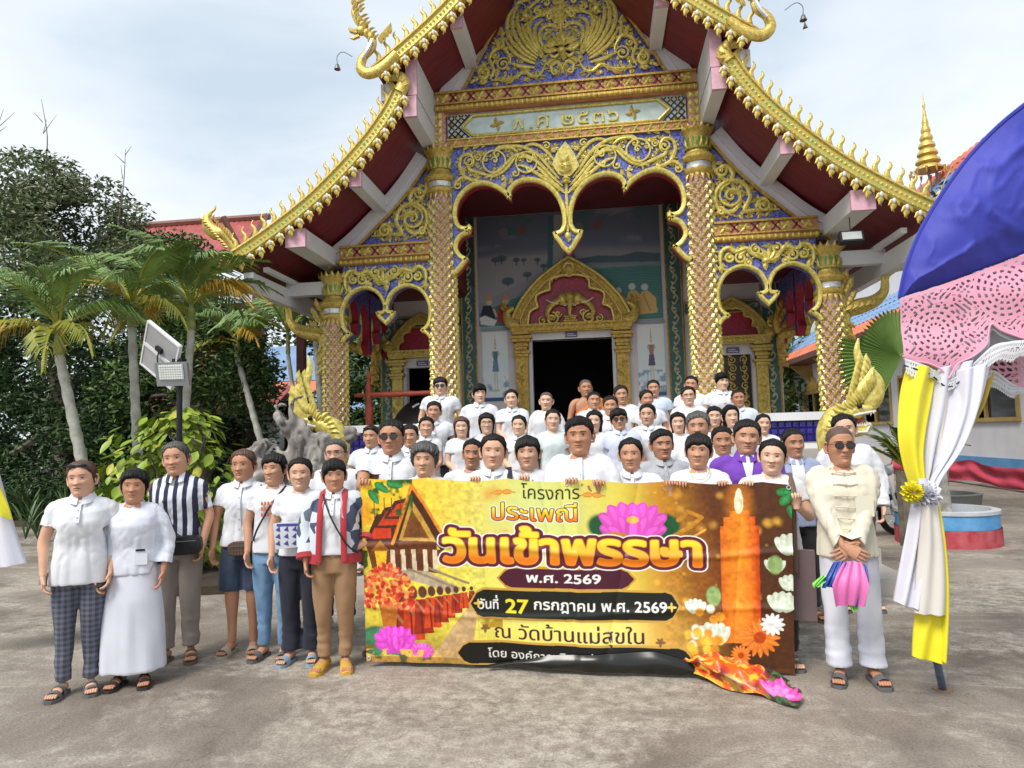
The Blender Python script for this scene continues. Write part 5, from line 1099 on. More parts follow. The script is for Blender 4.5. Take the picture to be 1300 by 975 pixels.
# ================================================================ DRIFTWOOD STUMP
dw = thing('driftwood_stump', 'gnarled grey tree root stump standing beside the left naga statue', 'stump', (-3.2, -4.9, 0))
D5 = lambda pts, y=-4.9: [tuple(P(340+x/5.42, 430+y_/5.42, y+dy)) for x, y_, dy in pts]
mb = MB()
paths = [([(180, 1300, 0), (190, 950, .0), (170, 780, 0), (150, 640, 0), (110, 560, .05), (60, 490, .05)], [.16, .11, .08, .055, .04, .015]), ([(330, 1300, 0), (290, 900, .05), (270, 720, 0), (235, 600, 0), (180, 540, 0), (160, 460, 0), (200, 410, 0), (250, 395, .05)], [.2, .17, .12, .08, .055, .045, .04, .03]),
         ([(250, 800, -.1), (230, 690, -.1), (250, 620, -.05), (230, 540, 0)], [.14, .13, .08, .03]), ([(150, 640, 0), (120, 600, -.1), (70, 540, -.1), (62, 470, 0), (90, 455, .1), (140, 460, .1)], [.09, .07, .04, .03, .025, .015]), ([(320, 1000, -.1), (350, 820, -.1), (330, 740, -.1), (380, 690, 0), (420, 720, .1)], [.2, .16, .12, .09, .04]),
         ([(60, 1200, 0), (90, 950, 0), (120, 840, 0), (80, 780, 0), (45, 735, 0)], [.2, .13, .1, .05, .02]), ([(-110, 1200, 0), (-60, 1000, 0), (-90, 840, 0), (-60, 760, 0), (0, 720, .1)], [.22, .22, .16, .1, .05]), ([(-60, 1000, -.1), (20, 880, -.1), (60, 860, 0)], [.2, .16, .1]), ([(230, 980, -.15), (210, 860, -.15), (260, 790, -.1), (300, 760, 0)], [.16, .12, .1, .05]), ([(400, 1200, 0), (400, 960, 0), (370, 860, 0), (400, 780, .1)], [.18, .15, .1, .05]), ([(480, 720, .3), (560, 660, .3), (650, 665, .3)], [.08, .09, .03])]
for p_, r_ in paths: mb.tube(catmull(D5(p_), 5), r_, 9)
def remesh(mb, vox, name, mt, parent, disp=None, local=False, smooth=True, fac=None, cuts=()):
    me = bpy.data.meshes.new('tmp'); me.from_pydata(mb.v, [], mb.f); bm = bmesh.new(); bm.from_mesh(me); bmesh.ops.recalc_face_normals(bm, faces=bm.faces[:]); bm.to_mesh(me); bm.free()
    o = bpy.data.objects.new('tmp', me); COL.objects.link(o); m = o.modifiers.new('r', 'REMESH'); m.mode = 'VOXEL'; m.voxel_size = vox
    n = bpy.data.meshes.new_from_object(o.evaluated_get(bpy.context.evaluated_depsgraph_get())); bpy.data.objects.remove(o); bpy.data.meshes.remove(me)
    k = len(n.vertices); co = np.empty(k*3, np.float32); n.vertices.foreach_get('co', co); co = co.reshape(-1, 3); no_ = np.empty(k*3, np.float32); n.vertex_normals.foreach_get('vector', no_); no_ = no_.reshape(-1, 3)
    if fac: # light smoothing
        ed = np.empty(len(n.edges)*2, np.int32); n.edges.foreach_get('vertices', ed); ed = ed.reshape(-1, 2)
        cnt = np.bincount(ed.ravel(), minlength=k)[:, None]
        for _ in range(fac):
            s_ = np.zeros((k, 3)); 
            for a in range(3): s_[:, a] = np.bincount(ed[:, 0], co[ed[:, 1], a], k)+np.bincount(ed[:, 1], co[ed[:, 0], a], k)
            co = co*.45+.55*s_/np.maximum(cnt, 1)
    if disp: co = disp(co.astype(float), no_.astype(float))
    if parent is not None and not local: co = co-np.array(parent.location)
    if cuts:                       # open hems: trim to planes (point, outward normal, reach)
        nf = len(n.polygons); lv = np.empty(len(n.loops), np.int32); n.loops.foreach_get('vertex_index', lv)
        if len(lv) == nf*4:
            Fq = lv.reshape(-1, 4); co = co.astype(float)
            for cp_, cn_, rad_ in cuts:
                cp_, cn_ = np.array(cp_, float), np.array(cn_, float); cn_ /= np.linalg.norm(cn_); s_ = (co-cp_)@cn_; near = np.linalg.norm(co-cp_, axis=1) < rad_; out_ = (s_ > 0) & near
                Fq = Fq[~out_[Fq].all(1)]; co[out_] -= np.outer(s_[out_], cn_)
            us, inv = np.unique(Fq, return_inverse=True); bpy.data.meshes.remove(n); return npmesh(name, co[us], inv.reshape(-1, 4), mt, parent, smooth)
    n.vertices.foreach_set('co', co.astype(np.float32).ravel()); n.polygons.foreach_set('use_smooth', np.full(len(n.polygons), smooth)); n.materials.clear()
    for q in (mt if isinstance(mt, (list, tuple)) else [mt]): n.materials.append(q)
    n.name = name; n.update(); ob = bpy.data.objects.new(name, n); COL.objects.link(ob)
    if parent is not None: ob.parent = parent
    return ob
remesh(mb, .018, 'root_wood', mat('weathered_wood', (.15, .13, .12), .9, col2=(.40, .37, .34), vs=5, bump=.9, bs=16, scale3=(1, 1, .35)), dw, lambda c, n: c+n*((fbm(c*np.array((9, 9, 3.)), 4)-.5)[:, None]*.10-((1-np.abs(2*vnoise(c*np.array((17, 17, 5.)))-1))**3)[:, None]*.045), fac=1)
# ================================================================ NAGA STATUES
def naga(s_, label, gx=0.):
    rt = thing('naga_statue', label, 'statue', (s_*2.75+gx, -4.6, 0), group='naga statues flanking the steps', scale=(1. if s_ < 0 else .97))
    s_ = -s_
    X = lambda x, y, dy=0.: (s_*((x-400)/600)*1., dy, (560-y)/600+1.74)
    A = lambda pts: [X(*p) for p in pts]
    mb = MB()
    mb.tube(catmull(A([(345, 95), (358, 170), (345, 240), (305, 310), (272, 390), (290, 470), (340, 520)]), 6), [.008, .035, .05, .075, .11, .12, .11], 12, up=(0, 1, 0), fl=.55)
    mb.ball(X(415, 560), (.13, .10, .095), 14, 9); mb.ball(X(345, 543), (.12, .08, .055), 12, 7); mb.tube(A([(350, 545), (300, 548), (276, 535)]), [.07, .055, .02], 9, up=(0, 1, 0))
    mb.tube(catmull(A([(490, 620), (430, 675), (370, 680), (325, 655), (318, 630)]), 5), [.10, .075, .06, .05, .015], 10, up=(0, 1, 0), fl=1.1)
    mb.tube(catmull(A([(430, 570), (510, 600), (565, 680), (570, 780), (540, 900), (520, 1100), (540, 1330), (600, 1500)]), 6), [.11, .13, .115, .10, .11, .13, .14, .15], 14, up=(0, 1, 0))
    for i in range(9): p = X(300+9*i, 270+34*i); leaf(mb, p[0]+s_*.055, p[2], PI/2-s_*(.08+.03*i), .14, -.02, .5); leaf(mb, p[0]+s_*.0, p[2], PI/2-s_*.1, .13, -.055, .5)
    for i in range(8): p = X(380+11*i, 490+14*i); leaf(mb, p[0], p[2], PI/2-s_*(.2+.12*i), .12, -.09, .5)
    for i in range(5): p = X(470+14*i, 560+22*i); leaf(mb, p[0], p[2]+.03, PI/2-s_*(.9+.2*i), .12, -.11, .6)
    for i in range(6): p = X(290+14*i, 400+18*i); leaf(mb, p[0], p[2], PI/2+s_*.2, .2, -.075, .5)
    mb.build('head', GOLDY, rt, local=True)
    mb = MB()
    for i in range(16):
        for j in range(3):
            p = X(560-1*i+(j-1)*34, 660+30*i+(j % 2)*15, -.112+.025*abs(j-1)); mb.add([(p[0]-.035, p[1]+.01, p[2]), (p[0], p[1]-.012, p[2]-.045), (p[0]+.035, p[1]+.01, p[2]), (p[0], p[1], p[2]+.03), (p[0], p[1]-.03, p[2]-.012)], [(0, 1, 4), (1, 2, 4), (2, 3, 4), (3, 0, 4)])
    mb.build('scale_rows', GOLD, rt, local=True, smooth=False)
    mb = MB(); b0 = X(600, 1500)
    mb.tube(catmull([b0, (b0[0], .6, .35), (b0[0]+s_*.05, 1.8, .85), (b0[0], 3.0, 1.3), (b0[0], 3.7, 1.5)], 6), [.15, .15, .14, .13, .12], 12); mb.build('body', GOLD, rt, local=True)
    mb = MB()
    for (xa, ya), (xb, yb), up in (((300, 565), (440, 580), -1), ((330, 645), (440, 655), 1)):
        for i in range(9):
            x = xa+(xb-xa)*i/8; y = ya+(yb-ya)*i/8; p = X(x, y, -.075); h = (.045 if i in (1, 7) else .028)*up; mb.add([(p[0]-.011, p[1], p[2]), (p[0]+.011, p[1], p[2]), (p[0], p[1]+.02, p[2]), (p[0], p[1], p[2]+h)], [(0, 1, 3), (1, 2, 3), (2, 0, 3)])
    mb.tube(A([(318, 640, -.05), (350, 690, -.07), (420, 690, -.08)]), [.012, .016, .012], 5, up=(0, 1, 0)); mb.tube(A([(285, 562, -.06), (360, 572, -.08), (450, 590, -.1)]), [.012, .016, .012], 5, up=(0, 1, 0))
    mb.build('teeth', mat('tooth_white', (.75, .75, .72), .4), rt, local=True, smooth=False)
    mb = MB(); mb.tube(A([(450, 620), (390, 620), (350, 605)]), [.06, .045, .015], 8, up=(0, 1, 0)); mb.build('tongue', mat('tongue_red', (.45, .03, .04), .4), rt, local=True)
    mb = MB(); mb.ball(X(385, 528, -.1), .028, 8, 6); mb.ball(X(430, 610, .0), (.09, .08, .05), 8, 6); mb.build('eye', BLK, rt, local=True)
    mb = MB(); mb.box(-.3+s_*.3, .3+s_*.3, -.25, .3, 0, .28); mb.build('pedestal', WHITE, rt, local=True, smooth=False)
    return rt
naga(-1, 'golden naga statue facing left beside the driftwood, with open white-toothed jaws'); naga(1, 'golden naga statue facing right behind the man in sunglasses', .28)
# ================================================================ GONG
gg = thing('gong_stand', 'red turned-wood gong frame in the left porch bay', 'stand', (-2.75, .6, FL))
mb = MB()
for x in (-1.18, .36): mb.lathe([(.09, 0), (.09, .15), (.05, .2), (.075, .5), (.08, .9), (.05, 1.1), (.07, 1.2), (.05, 1.35), (.03, 1.5), (.05, 1.56), (.0, 1.68)], (x, 0, 0), 12)
mb.build('post', REDP, gg, local=True)
mb = MB(); mb.v = []; 
prof = [(.03, -1.45), (.045, -1.3), (.03, -1.2), (.05, -1.0), (.055, -.3), (.07, -.22), (.045, -.15), (.06, 0), (.045, .2), (.055, .9), (.03, 1.0), (.045, 1.15), (.02, 1.25)]
mb.lathe(prof, (0, 0, 0), 10); mb.v = [(z*.72-.42, y, x+1.18) for x, y, z in mb.v]; mb.build('crossbar', REDP, gg, local=True)
go = thing('gong', 'large black gong with white lettering leaning in the left porch bay', 'gong', (-2.72, .42, FL+.02))
mb = MB(); mb.lathe([(.0, .0), (.68, 0), (.71, .03), (.71, .10), (.66, .14), (.22, .15), (.2, .2), (.0, .24)], (0, 0, 0), 40)
disc = mb.build('disc', mat('black_lacquer_gong', (.012, .012, .013), .3, .2), go, local=True); disc.rotation_euler = (R_(52), 0, 0); disc.location = (0, .1, .52)
mb = MB()
for wd_, a0 in ((5, 2.35), (4, 1.95), (5, 1.62), (4, 1.25)):
    for k in range(wd_):
        a = a0-k*.062; c_ = np.array((.5*math.cos(a), .5*math.sin(a), .165)); t = np.array((-math.sin(a), math.cos(a), 0)); n_ = np.array((math.cos(a), math.sin(a), 0))
        mb.obox(c_, t*.006, n_*.024, (0, 0, .003)); mb.obox(c_+n_*(.018 if k % 2 else -.018), t*.014, n_*.005, (0, 0, .003))
mb.build('white_marks', WHITE, disc, local=True, smooth=False)
# ================================================================ SIDE BUILDING (right)
sb = thing('side_hall', 'long white side hall with a blue and orange tiled roof and gold-framed windows', 'building', (10.4, 14, 0))
WX = 10.4
wy = [(y, y+2.9) for y in np.arange(2.2, 34, 3.6)]
bx_ = [(WX, WX+.2, -3, 36, 0, 1.62), (WX, WX+.2, -3, 36, 3.1, 4.8)]+[(WX, WX+.2, a, b, 1.62, 3.1) for a, b in [(-3, wy[0][0])]+[(wy[i][1], wy[i+1][0]) for i in range(len(wy)-1)]]
Bm('wall', bx_, WHITE, sb); Bm('back_wall', [(WX+6, WX+6.1, -3, 16, 0, 1.4), (WX+6, WX+6.1, -3, 36, 2.7, 5), (WX+6, WX+6.1, 16, 36, 0, 5), (WX+.2, WX+6, 35.8, 36, 0, 5), (WX, WX+6, -3.1, -3, 0, 5)], DARK, sb); Bm('ceiling', [(WX+.2, WX+6, -3, 36, 4.0, 4.05)], DARK, sb)
Bm('blue_band', [(WX-.03, WX-.003, -3, 36, .28, .62)], mat('light_blue_paint', (.12, .33, .58), .6, var=.1), sb)
GF = mat('gold_frame', (.50, .33, .10), .45, .2, var=.15)
for i, (a, b) in enumerate(wy):
    w0 = Bm('window', [(WX-.04, WX+.1, a-.02, b+.02, 3.06, 3.14), (WX-.08, WX+.1, a-.06, b+.06, 1.54, 1.64), (WX-.04, WX+.1, a-.05, a+.07, 1.64, 3.06), (WX-.04, WX+.1, b-.07, b+.05, 1.64, 3.06), (WX-.02, WX+.08, (a+b)/2-.04, (a+b)/2+.04, 1.64, 3.06)], GF, sb)
    Bm('pane', [(WX+.05, WX+.06, a+.07, (a+b)/2-.04, 1.64, 3.06)], mat('dark_glass', (.02, .022, .022), .08, spec=.6), w0)
    if i > 1:
        cr_ = MB()
        for k in range(-3, 4):
            yy = (a+b)/2+k*.32; hh = 1.0-.2*abs(k); leaf(cr_, 0, 0, PI/2, hh, 0, .35)
            n_ = 18; seg = cr_.v[-n_:]; cr_.v[-n_:] = [(WX-.05+q[1], yy+q[0], 3.14+q[2]*.9) for q in seg]
        cr_.build('window_crest', GOLDD, w0)
# pantiles: blue field, orange border courses
pm_b, pm_o = pantile_mesh('pantile', TBLUE, .36, .5), pantile_mesh('pantile', TORG, .36, .5)
RX0, RZ0, RX1, RZ1 = 9.3, 4.62, 12.6, 7.4; SLP = math.atan2(RZ1-RZ0, RX1-RX0); nsl = int(math.hypot(RX1-RX0, RZ1-RZ0)/.42)
def roofplane(x0, z0, x1, z1, y0, y1, name, oc=2, top=1):
    L_ = math.hypot(x1-x0, z1-z0); n_ = int(L_/.42); sl_ = math.atan2(z1-z0, x1-x0); big = {0: MB(), 1: MB()}; cnt = 0
    ca, sa = math.cos(sl_), math.sin(sl_)
    for j in range(n_):
        m_ = 1 if (j < oc or j >= n_-top) else 0; me = (pm_b, pm_o)[m_]
        for k in range(int((y1-y0)/.36)):
            y = y0+k*.36+.18; d = (j+1)*.42; x, z = x0+d*ca, z0+d*sa+.02
            if cnt < 0: pass
            V = [(x+(v.co.y)*ca-v.co.z*sa, y-v.co.x, z+v.co.y*sa+v.co.z*ca) for v in me.vertices]
            if name == 'lower' and y < 17 and len(objs_) < 300 and j < 9:
                o = bpy.data.objects.new('pantile', me); COL.objects.link(o); o.parent = sb; o.rotation_euler = (0, 0, 0)
                o.matrix_local = Matrix(((0, ca, -sa, x-10.4), (-1, 0, 0, y-14), (0, sa, ca, z), (0, 0, 0, 1))); objs_.append(o)
            else: big[m_].add(V, [tuple(q.vertices) for q in me.polygons])
    for m_, b in big.items():
        if b.n: b.build('pantiles', (TBLUE, TORG)[m_], sb, kind='stuff', fixn=False)
objs_ = []
roofplane(RX0, RZ0, RX1, RZ1, 3., 36, 'lower'); roofplane(11.0, 8.2, 12.6, 10.35, 4.2, 22, 'upper', 1, 2); roofplane(11.2, 7.6, 12.4, 9.2, 22, 36, 'upper', 1, 1)
Bm('roof_board', [(9.25, 10.4, -3, 36, 4.46, 4.56), (9.22, 9.3, -3, 36, 4.42, 4.66)], WOOD, sb); mb = MB(); mb.add([(9.3, 3, 4.6), (9.3, 36, 4.6), (12.6, 36, 7.38), (12.6, 3, 7.38)], [(0, 1, 2, 3)]); mb.add([(11.0, 4.2, 8.16), (11.0, 22, 8.16), (12.6, 22, 10.3), (12.6, 4.2, 10.3)], [(0, 1, 2, 3)]); mb.add([(14.2, 4.2, 8.16), (14.2, 22, 8.16), (12.62, 22, 10.3), (12.62, 4.2, 10.3)], [(0, 1, 2, 3)]); mb.build('roof_deck', TORG, sb, smooth=False)
Bm('upper_gable', [(11.15, 14.05, 4.4, 36, 4.7, 8.15)], WHITE, sb)
for y in np.arange(3.6, 34, 3.6):                          # carved eave brackets
    mb = MB(); mb.add([(WX, y-.06, 4.4), (WX-1.0, y-.06, 4.4), (WX, y-.06, 3.5), (WX, y+.06, 4.4), (WX-1.0, y+.06, 4.4), (WX, y+.06, 3.5)], [(0, 1, 2), (3, 5, 4), (0, 3, 4, 1), (1, 4, 5, 2), (2, 5, 3, 0)]); mb.build('eave_bracket', GF, sb, smooth=False)
# spire on the side hall ridge
spx = MB(); sp_ = thing('roof_spire', 'gold tiered umbrella spire rising above the side hall roof', 'spire', (11.68, 12, 7.0))
pr = []; z = 3.0
for k in range(8):
    r_ = .42*(1-k/8)**1.25+.025; pr += [(r_, z), (r_*.96, z+.07), (r_*.62, z+.20)]; z += .27
pr += [(.03, z), (.05, z+.1), (.02, z+.2), (.0, z+.62)]
spx.lathe(pr, (0, 0, 0), 16); spx.build('umbrella_tiers', GOLD, sp_, local=True)
mb = MB()
for k in range(12): a = k*PI/6; mb.tube([(.55*math.cos(a), .55*math.sin(a), 3.0), (.55*math.cos(a), .55*math.sin(a), 2.78)], [.05, .01], 5)
mb.build('hanging_drop', GOLDD, sp_, local=True, kind='stuff')
mb = MB(); GREYR = mat('grey_rose', (.30, .22, .24), .5)
for x, h in ((-.5, .5), (-.28, .75), (0, 1.3), (.25, .9), (.45, .7)): mb.lathe([(.05, 0), (.07, .15), (.04, .25), (.08, .4), (.03, .55), (.06, .7), (.0, 1.)], (x, 0, 2.05+x*.6), 8); mb.v[-8*7:] = [(a, b, (c-2.05-x*.6)*h+2.05+x*.6) for a, b, c in mb.v[-8*7:]]
mb.tube([(0, 0, 2.), (0, 0, 3.1)], .025, 6); mb.build('small_spirelet', GREYR, sp_, local=True)
mb = MB(); mb.tube([(-.9, 0, 1.3), (1.0, 0, 2.5)], .12, 6); mb.tube([(0, 0, 0), (0, 0, 2.2)], .3, 6); mb.build('ridge_base', REDP, sp_, local=True)
# pink-red cloth swag along the wall
V, F = [], []; ys = np.linspace(-2.5, 16, 150); 
for i, y in enumerate(ys):
    ph = (y % 3.1)/3.1; sag = .12*math.sin(ph*PI)
    for j in range(9): t = j/8; V.append((WX-1.0-.06*math.sin(t*9+y*1.5)-.04*math.sin(y*5+j), y, .62-.5*t-sag*(1-.3*t)))
i_ = np.arange(150*9).reshape(150, 9); F = np.stack([i_[:-1, :-1], i_[:-1, 1:], i_[1:, 1:], i_[1:, :-1]], -1).reshape(-1, 4)
tag(npmesh('cloth_swag', np.array(V), F, mat('rose_cloth', (.52, .05, .09), .7, var=.2, vs=2), None, True), 'long rose-red cloth hung low along the side hall wall', 'cloth')
# ================================================================ PLANTERS, BIKE
BARKW = mat('whitewashed_bark', (.28, .25, .21), .9, col2=(.58, .56, .50), vs=10, bump=.6, bs=25)
rp = thing('ring_planter', 'concrete ring planter painted light blue over red at the right', 'planter', (4.86, -2.35, 0))
REDW = mat('worn_red_paint', (.42, .04, .06), .75, col2=(.55, .12, .14), vs=7, bump=.2); BLW = mat('worn_blue_paint', (.08, .30, .60), .7, col2=(.16, .40, .68), vs=6, bump=.15)
mb = MB(); mb.lathe([(.60, 0), (.60, .22)], (0, 0, 0), 40, cap=False); mb.build('red_band', REDW, rp, local=True)
mb = MB(); mb.lathe([(.585, .22), (.585, .41)], (0, 0, 0), 40, cap=False); mb.build('blue_band', BLW, rp, local=True)
mb = MB(); mb.lathe([(.60, .40), (.60, .44), (.50, .445), (.48, .36), (.0, .36)], (0, 0, 0), 40, cap=False); mb.build('rim', mat('worn_white_rim', (.5, .52, .55), .8, bump=.3), rp, local=True)
pt = thing('planter_tree', 'slim whitewashed tree growing in the blue and red ring planter', 'tree', (4.86, -2.35, .36))
mb = MB(); mb.tube(catmull([(0, 0, 0), (-.03, 0, .8), (.0, 0, 1.8), (.1, .1, 3.2)], 5), [.085, .07, .06, .05], 10); branches(mb, (.1, .1, 3.1), [(1.2, .3, 4.4), (.9, -.4, 4.6), (1.5, .6, 4.0), (.7, .5, 4.9)], .03, 5); mb.build('trunk', BARKW, pt, local=True)
V, F = leaf_quads(blob_pts([(1.2, .3, 4.5, .9, .8, .6)], 900, 4), .14, seed=7); npmesh('crown', V, F, LMID, pt)
p2 = thing('grey_planter', 'low grey concrete ring with a pale trunk behind the painted planter', 'planter', (6.3, .9, 0))
mb = MB(); mb.lathe([(.55, 0), (.6, .3), (.62, .32), (.5, .33), (.48, .25), (0, .25)], (0, 0, 0), 28); mb.build('ring', mat('grey_concrete', (.22, .22, .21), .9, bump=.3), p2, local=True)
p3 = thing('pale_tree', 'pale thin trunk standing in the low grey ring', 'tree', (6.15, .9, .25)); mb = MB(); mb.tube(catmull([(0, 0, 0), (-.12, 0, 1.2), (.1, 0, 2.6), (.8, 0, 4.)], 5), [.09, .07, .05, .02], 8); mb.build('trunk', BARKW, p3, local=True)
V, F = leaf_quads(blob_pts([(1., 0, 4.2, .7, .7, .5)], 500, 4), .14, seed=8); npmesh('crown', V, F, LMID, p3)
mk = thing('motorbike', 'dark motorbike with silver trim parked behind the man in sunglasses', 'motorbike', (3.95, -1.9, 0), R_(20))
for x in (-.6, .6):
    w_ = MB(); a = np.linspace(0, 2*PI, 25); w_.tube(np.stack([x+.25*np.cos(a), 0*a, .29+.25*np.sin(a)], 1), .045, 8, up=(0, 1, 0)); wh = w_.build('wheel', BLK, mk, local=True)
    w_ = MB(); w_.ball((x, 0, .29), (.05, .06, .05), 8, 5)
    for k in range(8): w_.tube([(x, 0, .29), (x+.22*math.cos(k*PI/4), 0, .29+.22*math.sin(k*PI/4))], .008, 4)
    w_.build('rim', SILVER, wh, local=True)
mb = MB(); mb.tube(catmull([(-.62, 0, .62), (-.3, 0, .6), (.05, 0, .45), (.3, 0, .5), (.42, 0, .8)], 5), [.05, .12, .12, .12, .07], 10, up=(0, 1, 0)); mb.box(-.12, .18, -.1, .1, .22, .48); mb.build('body', mat('bike_dark', (.03, .03, .035), .25, .2), mk, local=True)
mb = MB(); mb.tube(catmull([(-.6, 0, .72), (-.3, 0, .76), (.0, 0, .7)], 5), [.06, .1, .06], 8, up=(0, 1, 0), fl=1.3); mb.build('saddle', BLK, mk, local=True)
mb = MB(); mb.tube([(.6, .06, .29), (.4, .05, .95)], .02, 6); mb.tube([(.6, -.06, .29), (.4, -.05, .95)], .02, 6); mb.tube(catmull([(.3, -.32, 1.02), (.42, -.1, .98), (.42, .1, .98), (.3, .32, 1.02)], 4), .015, 6); mb.tube([(-.6, .12, .28), (.1, .14, .25)], [.045, .025], 8); mb.build('fork_and_bars', SILVER, mk, local=True)
mb = MB(); mb.ball((.5, 0, .9), (.08, .09, .08), 10, 7); mb.build('headlight', mat('flood_lens'), mk, local=True)
for s_ in (-1, 1): mb = MB(); mb.ball((.34, s_*.3, 1.16), (.015, .05, .035), 8, 5); mb.tube([(.34, s_*.28, 1.02), (.34, s_*.3, 1.14)], .006, 5); mb.build('mirror', BLK, mk, local=True)
# ================================================================ PEOPLE
def skinmat(i, c): return mat('skin_%s' % i, tuple(v*.93 for v in c), .5, col2=tuple(min(1, v*1.08) for v in c), vs=9, bump=.06, bs=60, sss=.08, spec=.35)
SKIN = dict(fair=skinmat('fair', srgb(222, 180, 154)), light=skinmat('light', srgb(212, 166, 138)), tan=skinmat('tan', srgb(200, 150, 120)), brown=skinmat('brown', srgb(190, 138, 108)), dark=skinmat('deep', srgb(150, 100, 74)))
HAIRM = mat('black_hair', (.005, .0045, .0045), .5, col2=(.016, .013, .012), vs=40, scale3=(4, 4, .6), bump=.12, bs=45, spec=.22); HAIRG = mat('greying_hair', (.012, .011, .011), .5, col2=(.12, .115, .11), vs=46, scale3=(4, 4, .7), bump=.12, bs=45); HAIRB = mat('brown_hair', (.05, .022, .012), .45, col2=(.12, .055, .03), vs=40, scale3=(4, 4, .6), bump=.12, bs=45)
STUB = mat('shaven_stubble', (.11, .07, .055), .7, var=.15, vs=40)
LIP = mat('lip', srgb(172, 108, 94), .5, var=.08); LIPR = mat('lip_rosy', srgb(196, 92, 90), .4, var=.08); SKL = mat('skin_crease', srgb(138, 88, 64), .6, var=.05); EYEW = mat('eye_white', (.55, .52, .49), .3, var=.05); EYED = mat('eye_dark', (.012, .008, .006), .2); BROW = mat('eyebrow', (.03, .022, .018), .7); TEETH = mat('teeth', (.72, .70, .65), .35)
def cloth(n, c, rough=.8, var=.04, **k): return mat(n, c, rough, var=var, vs=k.pop('vs', 5), bump=k.pop('bump', .08), bs=k.pop('bs', 160), sheen=.15, **k)
CW = cloth('white_cotton', (.73, .745, .78)); CC = cloth('cream_cotton', (.70, .655, .53)); CV = cloth('cool_white_cloth', (.69, .71, .79)); CB = cloth('pale_blue_cloth', (.56, .66, .78)); CPUR = cloth('purple_cloth', (.17, .045, .42)); CGB = cloth('grey_blue_shirt', (.30, .36, .52)); CGR = cloth('light_grey_cloth', (.42, .43, .46)); CORG = cloth('saffron_cloth', (.78, .20, .02), .75)
CJ = cloth('blue_denim', (.14, .26, .42), var=.22, vs=12); CJD = cloth('dark_denim', (.035, .055, .10), var=.3, vs=9); CNV = cloth('navy_trousers', (.012, .014, .03)); CBK = cloth('black_trousers', (.015, .015, .017)); CTAU = cloth('taupe_trousers', (.28, .235, .205)); CTAN = cloth('tan_trousers', (.33, .19, .095)); CDK = cloth('dark_cloth', (.03, .03, .035))
def stripemat(name, axis, freq, c1, c2, duty=.5, second=None):
    m = bpy.data.materials.new(name); m.use_nodes = True; t = m.node_tree; b = t.nodes['Principled BSDF']; n = t.nodes.new; l = t.links.new; b.inputs['Roughness'].default_value = .8
    co = n('ShaderNodeTexCoord').outputs['Object']; s = n('ShaderNodeSeparateXYZ'); l(co, s.inputs[0])
    def st(ax, fr, du):
        a = n('ShaderNodeMath'); a.operation = 'MULTIPLY'; a.inputs[1].default_value = fr; l(s.outputs[ax], a.inputs[0]); f = n('ShaderNodeMath'); f.operation = 'FRACT'; l(a.outputs[0], f.inputs[0]); g = n('ShaderNodeMath'); g.operation = 'GREATER_THAN'; g.inputs[1].default_value = du; l(f.outputs[0], g.inputs[0]); return g.outputs[0]
    f = st(axis, freq, duty)
    if second:
        g = st(*second); ad = n('ShaderNodeMath'); ad.operation = 'ADD'; l(f, ad.inputs[0]); l(g, ad.inputs[1]); mu = n('ShaderNodeMath'); mu.operation = 'MULTIPLY'; mu.inputs[1].default_value = .5; l(ad.outputs[0], mu.inputs[0]); f = mu.outputs[0]
    mx = n('ShaderNodeMix'); mx.data_type = 'RGBA'; l(f, mx.inputs[0]); mx.inputs[6].default_value = (*c1, 1); mx.inputs[7].default_value = (*c2, 1); l(mx.outputs[2], b.inputs['Base Color']); return m
CSTR = stripemat('navy_white_stripe', 0, 15.5, (.02, .025, .06), (.72, .74, .78), .48); CPLD = stripemat('grey_check', 0, 26, (.055, .06, .085), (.15, .16, .21), .5, (2, 26, .5))
def dotmat():
    m = mat('patterned_jacket_cloth', (.62, .66, .72), .8, kind='voro', vs=11, col2=(.06, .08, .14), lo=.55, hi=.62); return m
CDOT = dotmat(); CRED = cloth('red_trim', (.42, .03, .04))
# head: a stack of shaped sections (z, half width, front depth, back depth, front squareness)
HS = np.array([(-.13, .070, .050, .066, 1.), (-.085, .052, .045, .060, 1.), (-.035, .0475, .044, .057, 1.), (-.014, .049, .050, .058, 1.03), (-.003, .052, .074, .060, 1.12), (.004, .050, .084, .063, 1.14), (.016, .0535, .0885, .068, 1.10), (.032, .0585, .089, .074, 1.04), (.05, .0635, .090, .082, 1.), (.068, .068, .0895, .089, .97), (.085, .070, .0885, .093, .95), (.102, .072, .087, .096, .94), (.118, .0735, .0875, .098, .93), (.135, .0745, .0895, .099, .93), (.152, .0745, .0885, .098, .93), (.170, .072, .083, .095, .94), (.187, .066, .074, .088, .96), (.203, .055, .060, .075, 1.), (.215, .040, .043, .056, 1.), (.222, .022, .024, .032, 1.), (.2245, .004, .004, .006, 1.)])
def headsec(z): return [np.interp(z, HS[:, 0], HS[:, i]) for i in range(1, 5)]
def gz(x, c, s): return np.exp(-((x-c)/s)**2)
FV = [0.]*8
